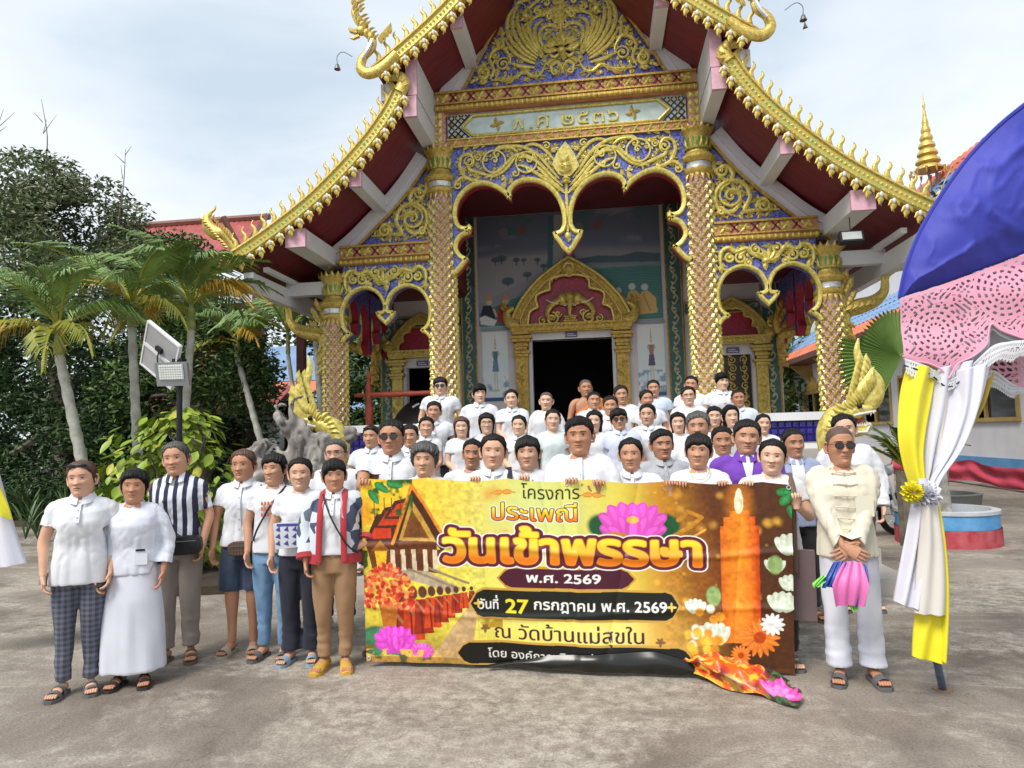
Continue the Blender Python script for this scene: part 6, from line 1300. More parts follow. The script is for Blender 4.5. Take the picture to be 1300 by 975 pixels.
def facedisp(x, z, age=0., smile=0., fem=0.):
    ax = np.abs(x); d = 0.
    tt = np.clip((.121-z)/(.121-.080), 0, 1.15); d = d+(.021+.004*FV[0])*tt**1.2*gz(x, 0, .0085+(.006+.0025*FV[1])*tt)*(z > .072)*np.clip((z-.070)/.008, 0, 1)
    d = d+.008*gz(ax, .0135, .0075)*gz(z, .081, .009)
    d = d-.0085*gz(ax, .031, .016)*gz(z, .116, .0105)+.0045*gz(ax, .031, .012)*gz(z, .115, .006)
    d = d+(.004+.002*FV[2])*gz(ax, .028, .024)*gz(z, .137, .008)*(1-.5*fem)
    d = d+.0055*gz(x, 0, .021)*gz(z, .055, .005)+.006*gz(x, 0, .018)*gz(z, .043, .005)-.004*gz(x, 0, .024)*gz(z, .0492, .0024)-.003*gz(x, 0, .02)*gz(z, .034, .005)
    d = d+(.005+.003*FV[4])*gz(x, 0, .016)*gz(z, .017, .011)-(.004+.004*FV[5])*gz(ax, .052, .012)*gz(z, .03, .022)+(.005+.003*FV[3]+.006*smile)*gz(ax, .043, .017)*gz(z, .084+.004*smile, .016)
    d = d-(.0012+.0035*age+.0022*smile)*gz(ax-.018-(.083-z)*.42, .004, .0038)*gz(z, .064, .017)
    if age: d = d-.002*age*gz(ax, .031, .014)*gz(z, .102, .003)-.0014*age*gz(ax, .02, .04)*(gz(z, .158, .002)+gz(z, .168, .002))-.004*age*gz(ax, .05, .012)*gz(z, .06, .015)
    return d
def facey(x, z, wk, age, smile, fem):
    w_, yf, yb, sq = headsec(z); w_ = w_*wk; s_ = np.clip(np.abs(x)/w_, 0, .98)**(1/max(sq, .5)); a = np.arcsin(np.clip(s_, 0, .98)); return -(yf*np.cos(a))-facedisp(x, z, age, smile, fem)
def make_head(mb, wk=1., age=0., smile=0., fem=0., lip=2, na=44, teeth=False, sun=False):
    """materials: 0 skin 1 brow 2 lip 3 eye white 4 dark 5 teeth"""
    zz = np.concatenate([[-.13, -.085, -.035, -.014, -.005], np.linspace(.002, .175, 46), [.187, .198, .208, .215, .220, .2238]])
    aa = np.concatenate([np.linspace(-PI/2, PI/2, 33)*1., np.linspace(PI/2, 3*PI/2, 15)[1:-1]]); 
    aa[:33] = np.sign(aa[:33])*np.abs(aa[:33]/(PI/2))**1.15*(PI/2)
    rings = []
    for z in zz:
        w_, yf, yb, sq = headsec(z); wz = w_*(wk if z > .0 else 1+(wk-1)*.5); r = []
        for a in aa:
            s, c = math.sin(a), math.cos(a)
            if c >= 0: x = wz*math.copysign(abs(s)**sq, s); y = -yf*c-float(facedisp(x, z, age, smile, fem))*min(1, c*2.2)*(z > -.01)
            else: x = wz*s; y = -yb*c
            r.append((x, y, z))
        rings.append(r)
    mb.loft(rings, 0)
    def patch(xs, zlo, zhi, mi, off):       # strip following the face surface
        v = []; 
        for x, a, b in zip(xs, zlo, zhi):
            for t in (0, .5, 1): z = a+(b-a)*t; v.append((x, float(facey(x, z, wk, age, smile, fem))-off*(1+.6*(t == .5)), z))
        n = len(xs); mb.add(v, [(i*3+j, i*3+3+j, i*3+4+j, i*3+1+j) for i in range(n-1) for j in range(2)], mi)
    for s in (-1, 1):
        u = np.linspace(-1, 1, 9); xs = s*.031+.0142*u; sq_ = (.55 if smile > .5 else .8)+.12*FV[7]
        if not sun:
            up_ = .1145+.0055*sq_*(1-u*u)+.0008*s*u; lo = .1145-.0042*sq_*(1-u*u)+.0008*s*u
            patch(xs, lo, up_, 3, .0012); ui = np.linspace(-1, 1, 7); xi = s*.031+.0056*ui; k = np.sqrt(np.clip(1-ui**2*.9, 0, 1)); patch(xi, .1145-.0042*sq_*k, .1145+.0052*sq_*k, 4, .0022)
            patch(xs*1.0, up_-.0006, up_+.0018, 4, .002)
        ub = np.linspace(-1, 1, 8); xb = s*.032+.0195*ub; zb = .1335+.0025*(1-ub**2)+.0015*s*ub*-1; th = .0028*(1-.5*fem)*(1-.75*np.clip(s*ub, 0, 1)**2); patch(xb, zb-th, zb+th, 1, .0012)
        patch(s*.0085+np.linspace(-.003, .003, 4), [.0745]*4, [.0765]*4, 4, .001)
    u = np.linspace(-1, 1, 11); wm = .0235+.002*FV[6]+.006*smile; x = u*wm; cz = .0492+.0055*smile*u*u-.0012*age*u*u
    patch(x, cz, cz+.0044*(1-np.abs(u)**1.6)-.0012*gz(u, 0, .22)+.0002, 2, .0012); patch(x*.9, cz-(.0052+.001*fem)*(1-u*u), cz, 2, .0014)
    if smile > .6: patch(x*.78, cz-.0025*(1-u*u)-.0003, cz+.0022*(1-u*u)+.0003, 5, .003)
    else: patch(x*.9, cz-.0006, cz+.0006, 4, .0026)
    if age > .45 or smile > .45:        # shade of laugh lines, eye bags and forehead lines, painted as darker strips
        k_ = min(1., max(age, smile)); hh = .0006+.0005*k_
        for s in (-1, 1):
            t_ = np.linspace(0, 1, 6); xl = s*(.0165+.0125*t_+.003*np.sin(t_*PI)); zl = .0815-.024*t_; patch(xl[::s], (zl-hh*2)[::s], (zl+hh)[::s], 6, .0008)
            t_ = np.linspace(-1, 1, 6)
            if age > .55: patch(s*.031+.013*t_, .1045+.0020*t_**2-hh*.6, .1045+.0020*t_**2+hh*.6, 6, .0008)
        if age > .7:
            t_ = np.linspace(-1, 1, 9)
            for zf_ in (.153, .163): patch(.034*t_, zf_+.002*t_**2-.0006, zf_+.002*t_**2+.0006, 6, .0008)
    for s in (-1, 1):   # ears
        mb.tube(catmull([(s*.069*wk, -.002, .068), (s*.079*wk, .004, .070), (s*.086*wk, .014, .095), (s*.087*wk, .016, .120), (s*.078*wk, .004, .130), (s*.070*wk, -.004, .122)], 3), [.006, .008, .0075, .0075, .006, .004], 6, 0); mb.ball((s*.075*wk, .007, .098), (.0055, .012, .026), 7, 6)
# hair: a cap over the same sections, from the crown down to a hairline that depends on the direction
HSTY = dict( # front hairline z, temple, side low, back low, thick, crown thick, width gain, hang
    man=(.180, .156, .100, .030, .0045, .014, 1.), crop=(.182, .160, .105, .04, .0035, .009, 1.), boy=(.152, .140, .085, .02, .009, .018, 1.), old=(.184, .165, .105, .035, .005, .007, 1.), bald=(.180, .165, .105, .035, .0012, .0012, 1.),
    tied=(.184, .154, .078, .020, .0055, .008, 1.), fringe=(.150, .132, .058, .01, .006, .010, 1.), bob=(.165, .140, .0, .0, .013, .014, 1.), curly=(.164, .136, .070, .015, .019, .024, 1.), long=(.178, .146, -.15, -.20, .013, .015, 1.), half=(.174, .152, -.05, -.12, .009, .010, 1.), short_f=(.164, .136, .048, .0, .010, .014, 1.))
def make_hair(mb, style, wk, seed=0, side=0, age=0):
    zf, zt, zs, zb_, th, tc_, _ = HSTY[style]; th *= .85; tc_ *= .82; rr = np.random.RandomState(seed); na = 56; A = np.linspace(-PI, PI, na, endpoint=False)
    ph = rr.rand(6)*6.28
    def low(a):
        b = abs(a); k = [0, .45, .85, 1.15, 1.45, 1.8, 2.3, PI]
        lng = style in ('long', 'half', 'bob')
        v = [zf, zf-.002, zt, zt-.022 if not lng else zt-.05, zs if not lng else zs, zs-.02 if not lng else zs, (zb_+zs)/2, zb_]
        z = float(np.interp(b, k, v)); 
        if style == 'fringe' or style == 'boy': z += .004*math.sin(a*9+ph[0])+.012*math.sin(a*1.+side)
        elif style == 'man': z += .010*math.sin(a*1.3+side)*(b < 1)
        return z
    def surf(a, t, lift=0., jz=0.):
        zl = low(a)+jz; z = .2235+(zl-.2235)*(t**.85); zz = min(max(z, -.02), .2235) if z < 0 else z
        w_, yf, yb, sq = headsec(max(zz, .02)); thk = tc_+(th-tc_)*min(1, t*1.3); s, c = math.sin(a), math.cos(a)
        edge = 1-max(0, (t-(.62 if style != 'curly' else .8))/(.38 if style != 'curly' else .2))**1.3*(.93 if abs(a) < 1.8 else .6) if style not in ('long', 'half', 'bob') or abs(a) < .9 else 1
        n_ = .14*math.sin(a*7+ph[1]+t*2)+.12*math.sin(a*13+ph[2]+t*3)+.08*math.sin(a*23+ph[3])
        if style == 'curly': n_ += .40*math.sin(a*9+ph[4]+t*13)*math.cos(t*17+a*3+ph[5])
        n_ += (.55*math.exp(-((a-side*.7)/.55)**2)*min(1, t*1.6) if style in ('man', 'boy', 'fringe', 'tied', 'crop', 'short_f') else 0)
        tk = thk*edge*(1+n_*(.8 if style != 'bald' else 0))+lift
        x = (w_*wk+tk)*math.copysign(abs(s)**(sq if c > 0 else 1), s); y = -(yf if c > 0 else yb)*c-tk*c; zo = z+thk*(1-t)*.75+lift*(1-t)
        if z < 0: x *= 1+.25*min(1, -z/.15); y = y*(1-.1)+(.012 if abs(a) < 1.9 else .0)
        return (x, y, zo)
    rows = 13; rings = []
    for i in range(rows):
        t = i/(rows-1); rings.append([surf(a, t) for a in A])
    top = rings[0]; cx = (0, .01, .2265+tc_); rings.insert(0, [(cx[0]+(p[0]-cx[0])*.3, cx[1]+(p[1]-cx[1])*.3, cx[2]-.0005) for p in top]); 
    inner = [(p[0]*.90, p[1]*.90, p[2]+.004) for p in rings[-1]]; rings.append(inner); mb.loft(rings, 0, cap=True)
    if style != 'bald':
        ns = 90 if style != 'crop' else 70; back = style == 'tied'
        for k in range(ns):       # loose locks laid over the cap, breaking the hairline
            a1 = -PI+2*PI*(k+rr.rand()*.9)/ns; tw = (.5*math.sin(a1)+.35*side*(abs(a1) < 1.4))*(0 if back else 1); j = rr.uniform(-.007, .004); e1 = rr.uniform(.9, 1.03)
            if style == 'curly': tw += rr.uniform(-.5, .5)
            p_ = [surf(a1+tw*(1-t)+(.05*math.sin(t*8+k) if style == 'curly' else 0), t*e1, .0010+.0022*math.sin(k*1.7)*math.sin(t*3), j*t) for t in (.12, .4, .7, .9, 1.)]
            mb.tube(p_, [.003, .0052, .005, .0034, .0006], 4, 0, fl=.5)
    if style == 'tied': mb.ball((0, .112, .10), (.032, .028, .035), 12, 8)
    if style in ('fringe',): mb.ball((0, .10, .06), (.035, .025, .06), 10, 8)
def hand(mb, wp, d, n_, s_, curl=.35, sz=1., spread=.14, mi=0, thumb=.6):
    """wp wrist, d finger direction, n_ palm normal, s_ +1 thumb on d x n side"""
    d = np.array(d, float); d /= np.linalg.norm(d); n_ = np.array(n_, float); n_ -= d*(n_@d); n_ /= np.linalg.norm(n_); t = np.cross(d, n_)*s_; wp = np.array(wp, float)
    a = np.linspace(0, 2*PI, 10, endpoint=False); rings = []
    for k, w_, th in ((-.012, .024, .019), (.015, .028, .017), (.045, .038, .015), (.075, .041, .0135), (.09, .039, .011)):
        rings.append([wp+d*k*sz+t*(w_*math.cos(q)+.002)*sz+n_*th*math.sin(q)*sz for q in a])
    mb.loft(rings, mi)
    for i, (off, ln, r) in enumerate(((.029, .068, .0085), (.010, .077, .009), (-.010, .071, .0085), (-.028, .055, .0075))):
        b = wp+(d*.080+t*off)*sz; dd = d*math.cos(spread*(1.5-i)*.5)+t*math.sin(spread*(1.5-i)*.5); p = [b-dd*.02*sz, b]; ang = 0
        for j in range(3):
            ang += curl*(1.+.15*i) if j else curl*.8; v = dd*math.cos(ang)+n_*math.sin(ang); p.append(p[-1]+v*ln*sz*(.44, .32, .24)[j])
        mb.tube(p, [r*sz*1.05, r*sz*1.05, r*sz, r*sz*.95, r*sz*.62], 6, mi, up=tuple(t))
    b = wp+(d*.022+t*.028)*sz; v1 = d*.55+t*.75+n_*.35*thumb; v1 /= np.linalg.norm(v1); v2 = d*.85+t*.35+n_*.5*thumb; v2 /= np.linalg.norm(v2)
    mb.tube([b-v1*.018*sz, b, b+v1*.034*sz, b+v1*.034*sz+v2*.030*sz], [.0115*sz, .0125*sz, .0105*sz, .0065*sz], 7, mi, up=tuple(n_))
def ik(S, H, l1, l2, pole):
    S, H = np.array(S, float), np.array(H, float); v = H-S; D = np.linalg.norm(v); D2 = min(D, (l1+l2)*.995); u = v/D; H2 = S+u*D2
    a = (l1*l1-l2*l2+D2*D2)/(2*D2); h = math.sqrt(max(l1*l1-a*a, 1e-6)); p = np.array(pole, float); p -= u*(p@u); p /= np.linalg.norm(p); return S+u*a+p*h, H2
def person(label, px, top, Y, S=None, z0=0., sex='f', skin='tan', hair='tied', hairm=None, shirt=CW, bottom='trousers', bm=None, arms=('down', 'down'), rz=0., age=.3, smile=.2, sleeve='short', collar='polo', shoe='sandal', shoem=None, wk=1.04, tilt=0., turn=0., wide=1., glasses=None, group=None, detail=1., hem=.80, extra=None, X=None, seed=0, lip=None, hs=1., placket=True, head_y=0.):
    pt = P(px, top, Y); s_ = (pt[2]-z0)/1.665 if S is None else S/1.665
    loc = (float(pt[0]) if X is None else X, Y, z0)
    ang = math.atan2(loc[0]-CAMP[0], loc[1]-CAMP[1]); rt = thing('person', label, 'person', loc, -ang*.55+rz, group, s_)
    fem = sex == 'f'; rr = random.Random(seed+int(px)); sk = SKIN[skin]; hm = hairm or HAIRM
    sw = (.165 if fem else .19)*wide; hip = (.165 if fem else .158)*wide; zsh = 1.345
    A, body = {}, MB(); FV[:] = [rr.uniform(-1, 1) for _ in range(8)]; wk = wk*(1+rr.uniform(-.035, .035)); rt.rotation_euler[1] = rr.uniform(-.018, .018); rt.rotation_euler[2] += rr.uniform(-.16, .16)*(0 if any(not isinstance(q_, str) for q_ in arms) else 1); turn = turn or rr.uniform(-.2, .2); tilt = tilt or rr.uniform(-.08, .08)
    # head (own section, tilted and turned about the neck)
    hd = MB(); make_head(hd, wk, age, smile, 1. if fem else 0., sun=glasses == 'sun'); hz = 1.402; hk = 1.125*hs
    rot = Matrix.Rotation(turn, 3, 'Z') @ Matrix.Rotation(tilt, 3, 'Y')
    def headxf(v):
        o_ = []
        for q in v:
            k = min(1, max(0, (q[2]+.09)/.10)); r_ = rot @ Vector((q[0]*hk, q[1]*hk, q[2]*hk)); o_.append((q[0]*hk*(1-k)+r_.x*k, (q[1]*hk)*(1-k)+r_.y*k+.0-.004*k+head_y*k, (q[2]*hk*(1-k)+r_.z*k)+hz))
        return o_
    hv = headxf(hd.v); body.v = list(hv); body.f = hd.f; body.m = hd.m; body.n = len(hv)
    el = lambda z, w_, d_, cy=0., n=20, p=2.3: [(w_*math.copysign(abs(math.cos(q))**(2/p), math.cos(q)), cy+d_*math.copysign(abs(math.sin(q))**(2/p), math.sin(q)), z) for q in np.linspace(0, 2*PI, n, endpoint=False)]
    body.loft([el(.82, hip*.9, .10), el(.95, hip*.92, .10), el(1.06, hip*.8, .085), el(1.2, sw*.85, .095), el(1.3, sw*.88, .09), el(1.36, sw*.55, .07), el(1.40, .055, .055)], 0)
    L1, L2 = .275, .245; hands = []
    cuts_ = []; sl = MB(); slen = dict(short=.62, long=1., three=.9, none=.15, elbow=.85)[sleeve]
    for i, (sd, pose) in enumerate(((-1, arms[0]), (1, arms[1]))):
        Sp = np.array((sd*(sw-.015), .0, zsh)); pole = (sd*.6, .55, -.25); cu = .35; d = None
        if pose == 'down': H = (sd*(sw+rr.uniform(.025, .055)), -.05-rr.uniform(0, .06), zsh-.49); d = (-sd*.12, -.22, -1); n_ = (-sd, .1-rr.uniform(0, .5), 0); cu = rr.uniform(.35, .75)
        elif pose == 'clasp': H = (sd*.055, -.20, .94); d = (-sd*.75, -.1, -.55); n_ = (0, 1, -.2); cu = .35
        elif pose == 'belly': H = (sd*.06, -.19, 1.02); d = (-sd, -.05, -.2); n_ = (0, 1, 0)
        elif pose == 'back': H = (sd*.08, .16, .95); d = (-sd, 0, -.3); n_ = (0, -1, 0)
        else:
            H, mode = pose[0], pose[1]; H = np.array(H, float)
            if pose[-1] == 'world':
                q = rt.matrix_basis.inverted() if False else (Matrix.Translation(rt.location) @ Matrix.Rotation(rt.rotation_euler[2], 4, 'Z') @ Matrix.Scale(s_, 4)).inverted(); H = np.array(q @ Vector(H.tolist()))
            if mode == 'grip': d = (0, -.1, 1.); n_ = (0, -1, -.05); cu = 1.15; H = H+np.array((0, .030, -.098)); pole = (sd*.5, .3, -.9)
            elif mode == 'hold': d = (-sd*.8, -.3, .35); n_ = (0, -.4, -1); cu = .8; pole = (sd*.8, .2, -.6)
            elif mode == 'rest': d = (-sd*.8, -.25, -.45); n_ = (0, 1, -.2); cu = .3
            elif mode == 'hang': d = (-sd*.1, -.15, -1); n_ = (-sd, -.2, 0)
            elif mode == 'arm': d = (-sd*.9, -.3, -.1); n_ = (0, .8, -.5); cu = .6
        E_, H2 = ik(Sp, H, L1, L2, pole); ar = [.052, .045, .041, .037] if fem else [.056, .049, .044, .040]
        ar = [q*(.6+.4*wide) for q in ar]; in0 = np.array((sd*(sw-.10), 0, zsh-.012)); in1 = np.array((sd*(sw-.035), 0, zsh-.028)); q = catmull([in0, in1, Sp+(E_-Sp)*.3, Sp+(E_-Sp)*.6, E_, E_+(H2-E_)*.35, E_+(H2-E_)*.75, H2], 3)
        ck = .86 if sleeve == 'long' else 1.; body.tube(q, [ar[0]*.76, ar[0]*.86, ar[0]*.92, ar[1]*ck, ar[3]*.98*ck, ar[3], ar[3]*.82, .024, .023], 12, 0, up=(0, 1, .01)); hand(body, H2, d, n_, sd*(1 if True else -1)*-1*(1 if n_ is not None else 1), cu, 1.0 if fem else 1.08)
        hands.append((H2, np.array(d, float)))
        lr = (1.28, 1.36, 1.42) if sleeve != 'long' else (1.3, 1.4, 1.5)
        tot = L1+L2; cl = slen*L1 if sleeve in ('short', 'none', 'elbow') else L1+(slen-.5)*2*L2*.98
        pth = []; 
        for t in np.linspace(0, 1, 9):
            dd = t*cl; pth.append(Sp+(E_-Sp)*dd/L1 if dd <= L1 else E_+(H2-E_)*(dd-L1)/L2)
        pth = np.array(pth); pth = catmull(np.concatenate([[in0+np.array((0, 0, .004))], [in1+np.array((0, 0, .002))], pth[2:]]), 3)
        r0 = ar[0]*(1.22 if sleeve != 'long' else 1.26); r1 = (.066 if sleeve == 'short' else .050) if fem else (.072 if sleeve == 'short' else .058)
        if sleeve == 'three': r1 = .062
        sl.tube(pth, [r0*.95, r0*1.0, (r0+r1)/2, r1*.98, r1], 14, 0, up=(0, 1, .01))
        e_ = pth[-1]-pth[-3]; e_ /= np.linalg.norm(e_); cuts_.append((pth[-1]-e_*.010, e_, .125)); A[sd] = (Sp, E_, H2)
    # legs
    feet = []
    for sd in (-1, 1):
        st = rr.uniform(-.03, .03); x = sd*(.085 if fem else .10); pa = catmull([(sd*.082, 0, .88), (sd*.086, -.005, .68), (x, -.012+st*.3, .47), (x, .012+st, .30), (x, .015+st, .09)], 3)
        body.tube(pa, [.088, .082, .06, .055, .038, .034], 12, 0, up=(0, 1, 0)); fy = st; feet.append((x, fy, sd))
        to = sd*.22; cs_, sn = math.cos(to), math.sin(to)
        rings = []
        for k, w_, h in ((.045, .02, .03), (.03, .028, .055), (0, .031, .075), (-.04, .033, .06), (-.09, .038, .036), (-.135, .042, .025), (-.165, .036, .018)):
            c_ = np.array((x+sn*-k*1., fy+.005+k*cs_, .028)); rings.append([c_+np.array((w_*math.cos(q), 0, h*(math.sin(q)*.5+.5)-.004)) for q in np.linspace(0, 2*PI, 10, endpoint=False)])
        body.loft(rings, 0)
        for j in range(5):
            bx = x+sn*.15+(j-2)*.0145*1.; by = fy-.155-(.018, .016, .012, .006, 0)[j if sd > 0 else 4-j] if False else fy-.158-.014*(1-abs((j if sd < 0 else 4-j)-3.2)/4); body.tube([(bx, by+.03, .042), (bx, by, .040), (bx, by-.012, .034)], [.009, .009, .006], 6, 0)
    bo = body.build('body', [sk, BROW, lip or (LIP if not fem or age > .4 else LIPR), EYEW, EYED, TEETH, SKL], rt, local=True, ang=80)
    # hair
    h_ = MB(); make_hair(h_, hair, wk, seed+int(px), rr.uniform(-1, 1), age); h_.v = headxf(h_.v); h_.build('hair', STUB if hair == 'bald' else hm, rt, local=True, ang=80)
    # shirt
    if shirt is not None:
        T = MB(); dp = 1.18 if wide > 1.05 else 1.1; zs = zsh
        rows = [(hem, hip*1.16, .136, .0), (.93, hip*1.10, .130, -.004), (1.05, hip*1.01 if fem else hip*1.07, .118, -.006), (1.14, sw*.97, .118*dp, -.010), (1.22, sw*1.0, .124*dp, -.014), (1.29, sw*.97, .108*dp, -.006), (1.33, sw*.80, .090, .0), (1.365, sw*.56, .074, .006), (1.385, sw*.42, .066, .008), (1.402, .066, .058, .006)]
        T.loft([el(z, w_, d_, cy, 24, 2.5) for z, w_, d_, cy in rows]); T.v += sl.v; T.f += [[i+T.n for i in q] for q in sl.f]; T.m += sl.m; T.n = len(T.v); sd_ = seed+px*.13
        def disp(co, no_):
            z, x, y = co[:, 2], co[:, 0], co[:, 1]
            cr = lambda q: (1-np.abs(2*vnoise(q)-1))**3
            f = -cr(np.stack([x*17+sd_, y*17, z*3.6], 1))*.0115*np.clip((1.36-z)/.3, .2, 1)
            f -= cr(np.stack([(x+z*.9*np.sign(x))*17, y*14+sd_, (z-np.abs(x)*.8)*8], 1))*.007*np.exp(-((z-1.14)/.22)**2)
            f -= cr(np.stack([x*8, y*8+3, z*19+sd_+x*5], 1))*.007*(np.abs(x) > sw*.97)
            f += (vnoise(np.stack([x*18+sd_, y*18, z*4], 1))-.5)*.009*np.clip((1.15-z)/.25, 0, 1)
            return co+no_*f[:, None]
        vox = .0125/max(detail, .5); so_ = remesh(T, vox, 'shirt', shirt, rt, disp, local=True, fac=2, cuts=cuts_+[((0, 0, hem+.008), (0, 0, -1), .3)])
        if collar in ('polo', 'shirt', 'mandarin'):
            c_ = MB(); a = np.linspace(-PI/2+.16, 3*PI/2-.16, 22) if collar != 'mandarin' else np.linspace(-PI/2+.10, 3*PI/2-.10, 22); hh = .026 if collar != 'mandarin' else .032
            ring = lambda r, z, dz=0.: [(r*1.03*math.cos(q), r*math.sin(q)*.98+.004-dz*max(0, -math.sin(q)), z+.018*math.sin(q)-dz*.6*max(0, -math.sin(q))) for q in a]
            if collar == 'mandarin': c_.loft([ring(.066, 1.385), ring(.060, 1.42), ring(.056, 1.42), ring(.060, 1.385)], closed=False, cap=False)
            else: c_.loft([ring(.060, 1.392), ring(.060, 1.412), ring(.066, 1.424), ring(.086, 1.392, .02), ring(.090, 1.378, .03)], closed=False, cap=False)
            c_.build('collar', shirt, rt, local=True, fixn=False)
            if placket:
                fy_ = lambda z: -np.interp(z, [1.05, 1.14, 1.22, 1.30, 1.345, 1.375, 1.40], [.118, .128*dp, .138*dp, .112*dp, .086, .068, .056])-.004
                zb = 1.22 if collar == 'polo' else hem+.03; c_ = MB(); zz = np.linspace(1.375, zb, 8)
                c_.loft([[(-.014, fy_(z)+.003, z), (-.014, fy_(z)-.004, z), (.014, fy_(z)-.004, z), (.014, fy_(z)+.003, z)] for z in zz]); c_.build('placket', shirt, rt, local=True)
                for k in range(3 if collar == 'polo' else 6):
                    z = 1.355-k*.05 if collar == 'polo' else 1.35-k*.085; c_ = MB(); c_.lathe([(.006, 0), (.006, .003), (.0, .004)], (0, 0, 0), 8); c_.v = [(x, float(fy_(z))-.005-zz_, z+y) for x, y, zz_ in c_.v]; c_.build('button', mat('button', (.55, .55, .52), .35), rt, local=True)
        elif collar == 'round':
            c_ = MB(); a = np.linspace(0, 2*PI, 25); c_.tube([(.068*math.cos(q), .064*math.sin(q)+.002, 1.392+.022*math.sin(q)) for q in a], .006, 6); c_.build('neckband', shirt, rt, local=True)
    # bottoms
    if bottom == 'skirt':
        K = MB(); K.loft([el(.10, hip*1.32, .150, .0, 32, 2.2), el(.35, hip*1.25, .145, 0, 32, 2.2), el(.65, hip*1.16, .14, 0, 32, 2.2), el(.86, hip*1.03, .12, 0, 32, 2.2), el(1.0, hip*.85, .095, 0, 32, 2.2)])
        remesh(K, .014, 'skirt', bm or CW, rt, lambda co, no_: co+no_*((vnoise(np.stack([co[:, 0]*16, co[:, 1]*16, co[:, 2]*2.2], 1))-.5)*.030*np.clip((.95-co[:, 2])/.5, .2, 1))[:, None], local=True, fac=2, cuts=[((0, 0, .108), (0, 0, -1), .5)])
    elif bottom:
        K = MB(); K.loft([el(.76, hip*.98, .108), el(.86, hip*.98, .108), el(.96, hip*.84, .088), el(1.03, hip*.74, .07)]); zb = .09 if bottom != 'shorts' else .50; fl = dict(trousers=.062, wide=.085, slim=.050, shorts=.098)[bottom]
        for x, fy, sd in feet:
            pz = np.array([.86, .68, .47, .28, zb if bottom != 'shorts' else .47]); 
            if bottom == 'shorts': K.tube([(sd*.084, 0, .86), (sd*.09, -.002, .7), (sd*.098, -.004, .50)], [.094, .098, .100], 16, up=(0, 1, 0))
            else: K.tube(catmull([(sd*.084, 0, .86), (sd*.088, -.003, .68), (x, -.008+fy*.3, .47), (x, .010+fy, .28), (x, .008+fy, zb)], 3), [.096, .090, .076 if bottom != 'slim' else .068, (.066+fl)/2, fl], 16, up=(0, 1, 0))
        remesh(K, .0125 if detail >= 1 else .018, bottom if bottom == 'shorts' else 'trousers', bm or CBK, rt, lambda co, no_: co+no_*((vnoise(np.stack([co[:, 0]*20, co[:, 1]*20, co[:, 2]*7+seed], 1))-.5)*.014+(vnoise(np.stack([co[:, 0]*8, co[:, 1]*8, co[:, 2]*30+seed], 1))-.5)*.016*np.exp(-((co[:, 2]-.2)/.14)**2))[:, None], local=True, fac=2, cuts=[((0, 0, (.47 if bottom == 'shorts' else zb)+.03 if bottom == 'shorts' else zb+.008), (0, 0, -1), .5)])
    # footwear
    sm = shoem or mat('grey_rubber', (.12, .12, .125), .7)
    for x, fy, sd in feet:
        to = sd*.22; M = Matrix.Translation((x, fy+.005, 0)) @ Matrix.Rotation(to, 4, 'Z'); c_ = MB()
        sole = [(-.032, .055), (-.040, 0), (-.038, -.06), (-.050, -.13), (-.044, -.175), (-.02, -.198), (.02, -.198), (.044, -.175), (.050, -.13), (.038, -.06), (.040, 0), (.032, .055), (0, .068)]
        if shoe in ('sandal', 'slide'):
            c_.prism(sole, lambda u, v, d: tuple(M @ Vector((u, v, d))), .0, .022)
            so2 = c_.build('shoe', sm, rt, local=True); k_ = MB()
            for y0, y1, h in (((-.15, -.085, .052),) if shoe == 'slide' else ((-.14, -.105, .048), (-.07, -.045, .068))):
                a = np.linspace(0, PI, 9); k_.loft([[tuple(M @ Vector((.049*math.cos(q), y, .012+h*math.sin(q)**.8*(1+(.15 if y == y1 else 0))))) for q in a] for y in (y0, (y0+y1)/2, y1)], closed=False, cap=False)
            st_ = k_.build('strap', sm, so2, local=True, fixn=False)
            if not shoe == 'slide' and age > .4: pass
        else:
            rings = []
            for y, w_, h in ((.07, .028, .05), (.05, .038, .085), (0, .043, .09), (-.05, .045, .075), (-.11, .050, .058), (-.17, .046, .045), (-.20, .028, .03)): rings.append([tuple(M @ Vector((w_*math.cos(q), y, max(0, h*(.5+.5*math.sin(q)))))) for q in np.linspace(0, 2*PI, 12, endpoint=False)])
            c_.loft(rings); so2 = c_.build('shoe', sm, rt, local=True); k_ = MB(); k_.prism(sole, lambda u, v, d: tuple(M @ Vector((u*1.04, v*1.02, d))), -.001, .018); k_.build('sole', WHITE if shoe != 'croc' else sm, so2, local=True)
            if shoe == 'croc': k_ = MB(); a = np.linspace(0, PI, 9); k_.loft([[tuple(M @ Vector((.047*math.cos(q), y, .03+.06*math.sin(q)))) for q in a] for y in (.03, .05)], closed=False, cap=False); k_.build('strap', sm, so2, local=True, fixn=False)
    # glasses
    if glasses:
        g = MB(); fr = MB(); z = .1145
        for sd in (-1, 1):
            y = -.0985; R1, R2 = (.0245, .0185) if glasses == 'sun' else (.021, .0165); aa = np.linspace(0, 2*PI, 17); pts = [(sd*.032+R1*math.cos(q), y+.10*abs(sd*.032+R1*math.cos(q))**1.0*.35, z-.001+R2*math.sin(q)*(1.1 if math.sin(q) < 0 else .85)) for q in aa]
            fr.tube(pts, .0016 if glasses != 'sun' else .0024, 5); fr.tube([(sd*.055, y+.018, z+.004), (sd*.078*wk, -.03, z+.006), (sd*.082*wk, .012, z+.004)], .0016, 4)
            if glasses == 'sun': g.v += pts[:-1]; g.f.append(list(range(g.n, g.n+16))); g.m.append(0); g.n += 16
        fr.tube([(-.010, -.0975, z+.002), (0, -.1, z+.005), (.010, -.0975, z+.002)], .0018, 4)
        fr.v = headxf(fr.v); f2 = fr.build('glasses', BLK, rt, local=True)
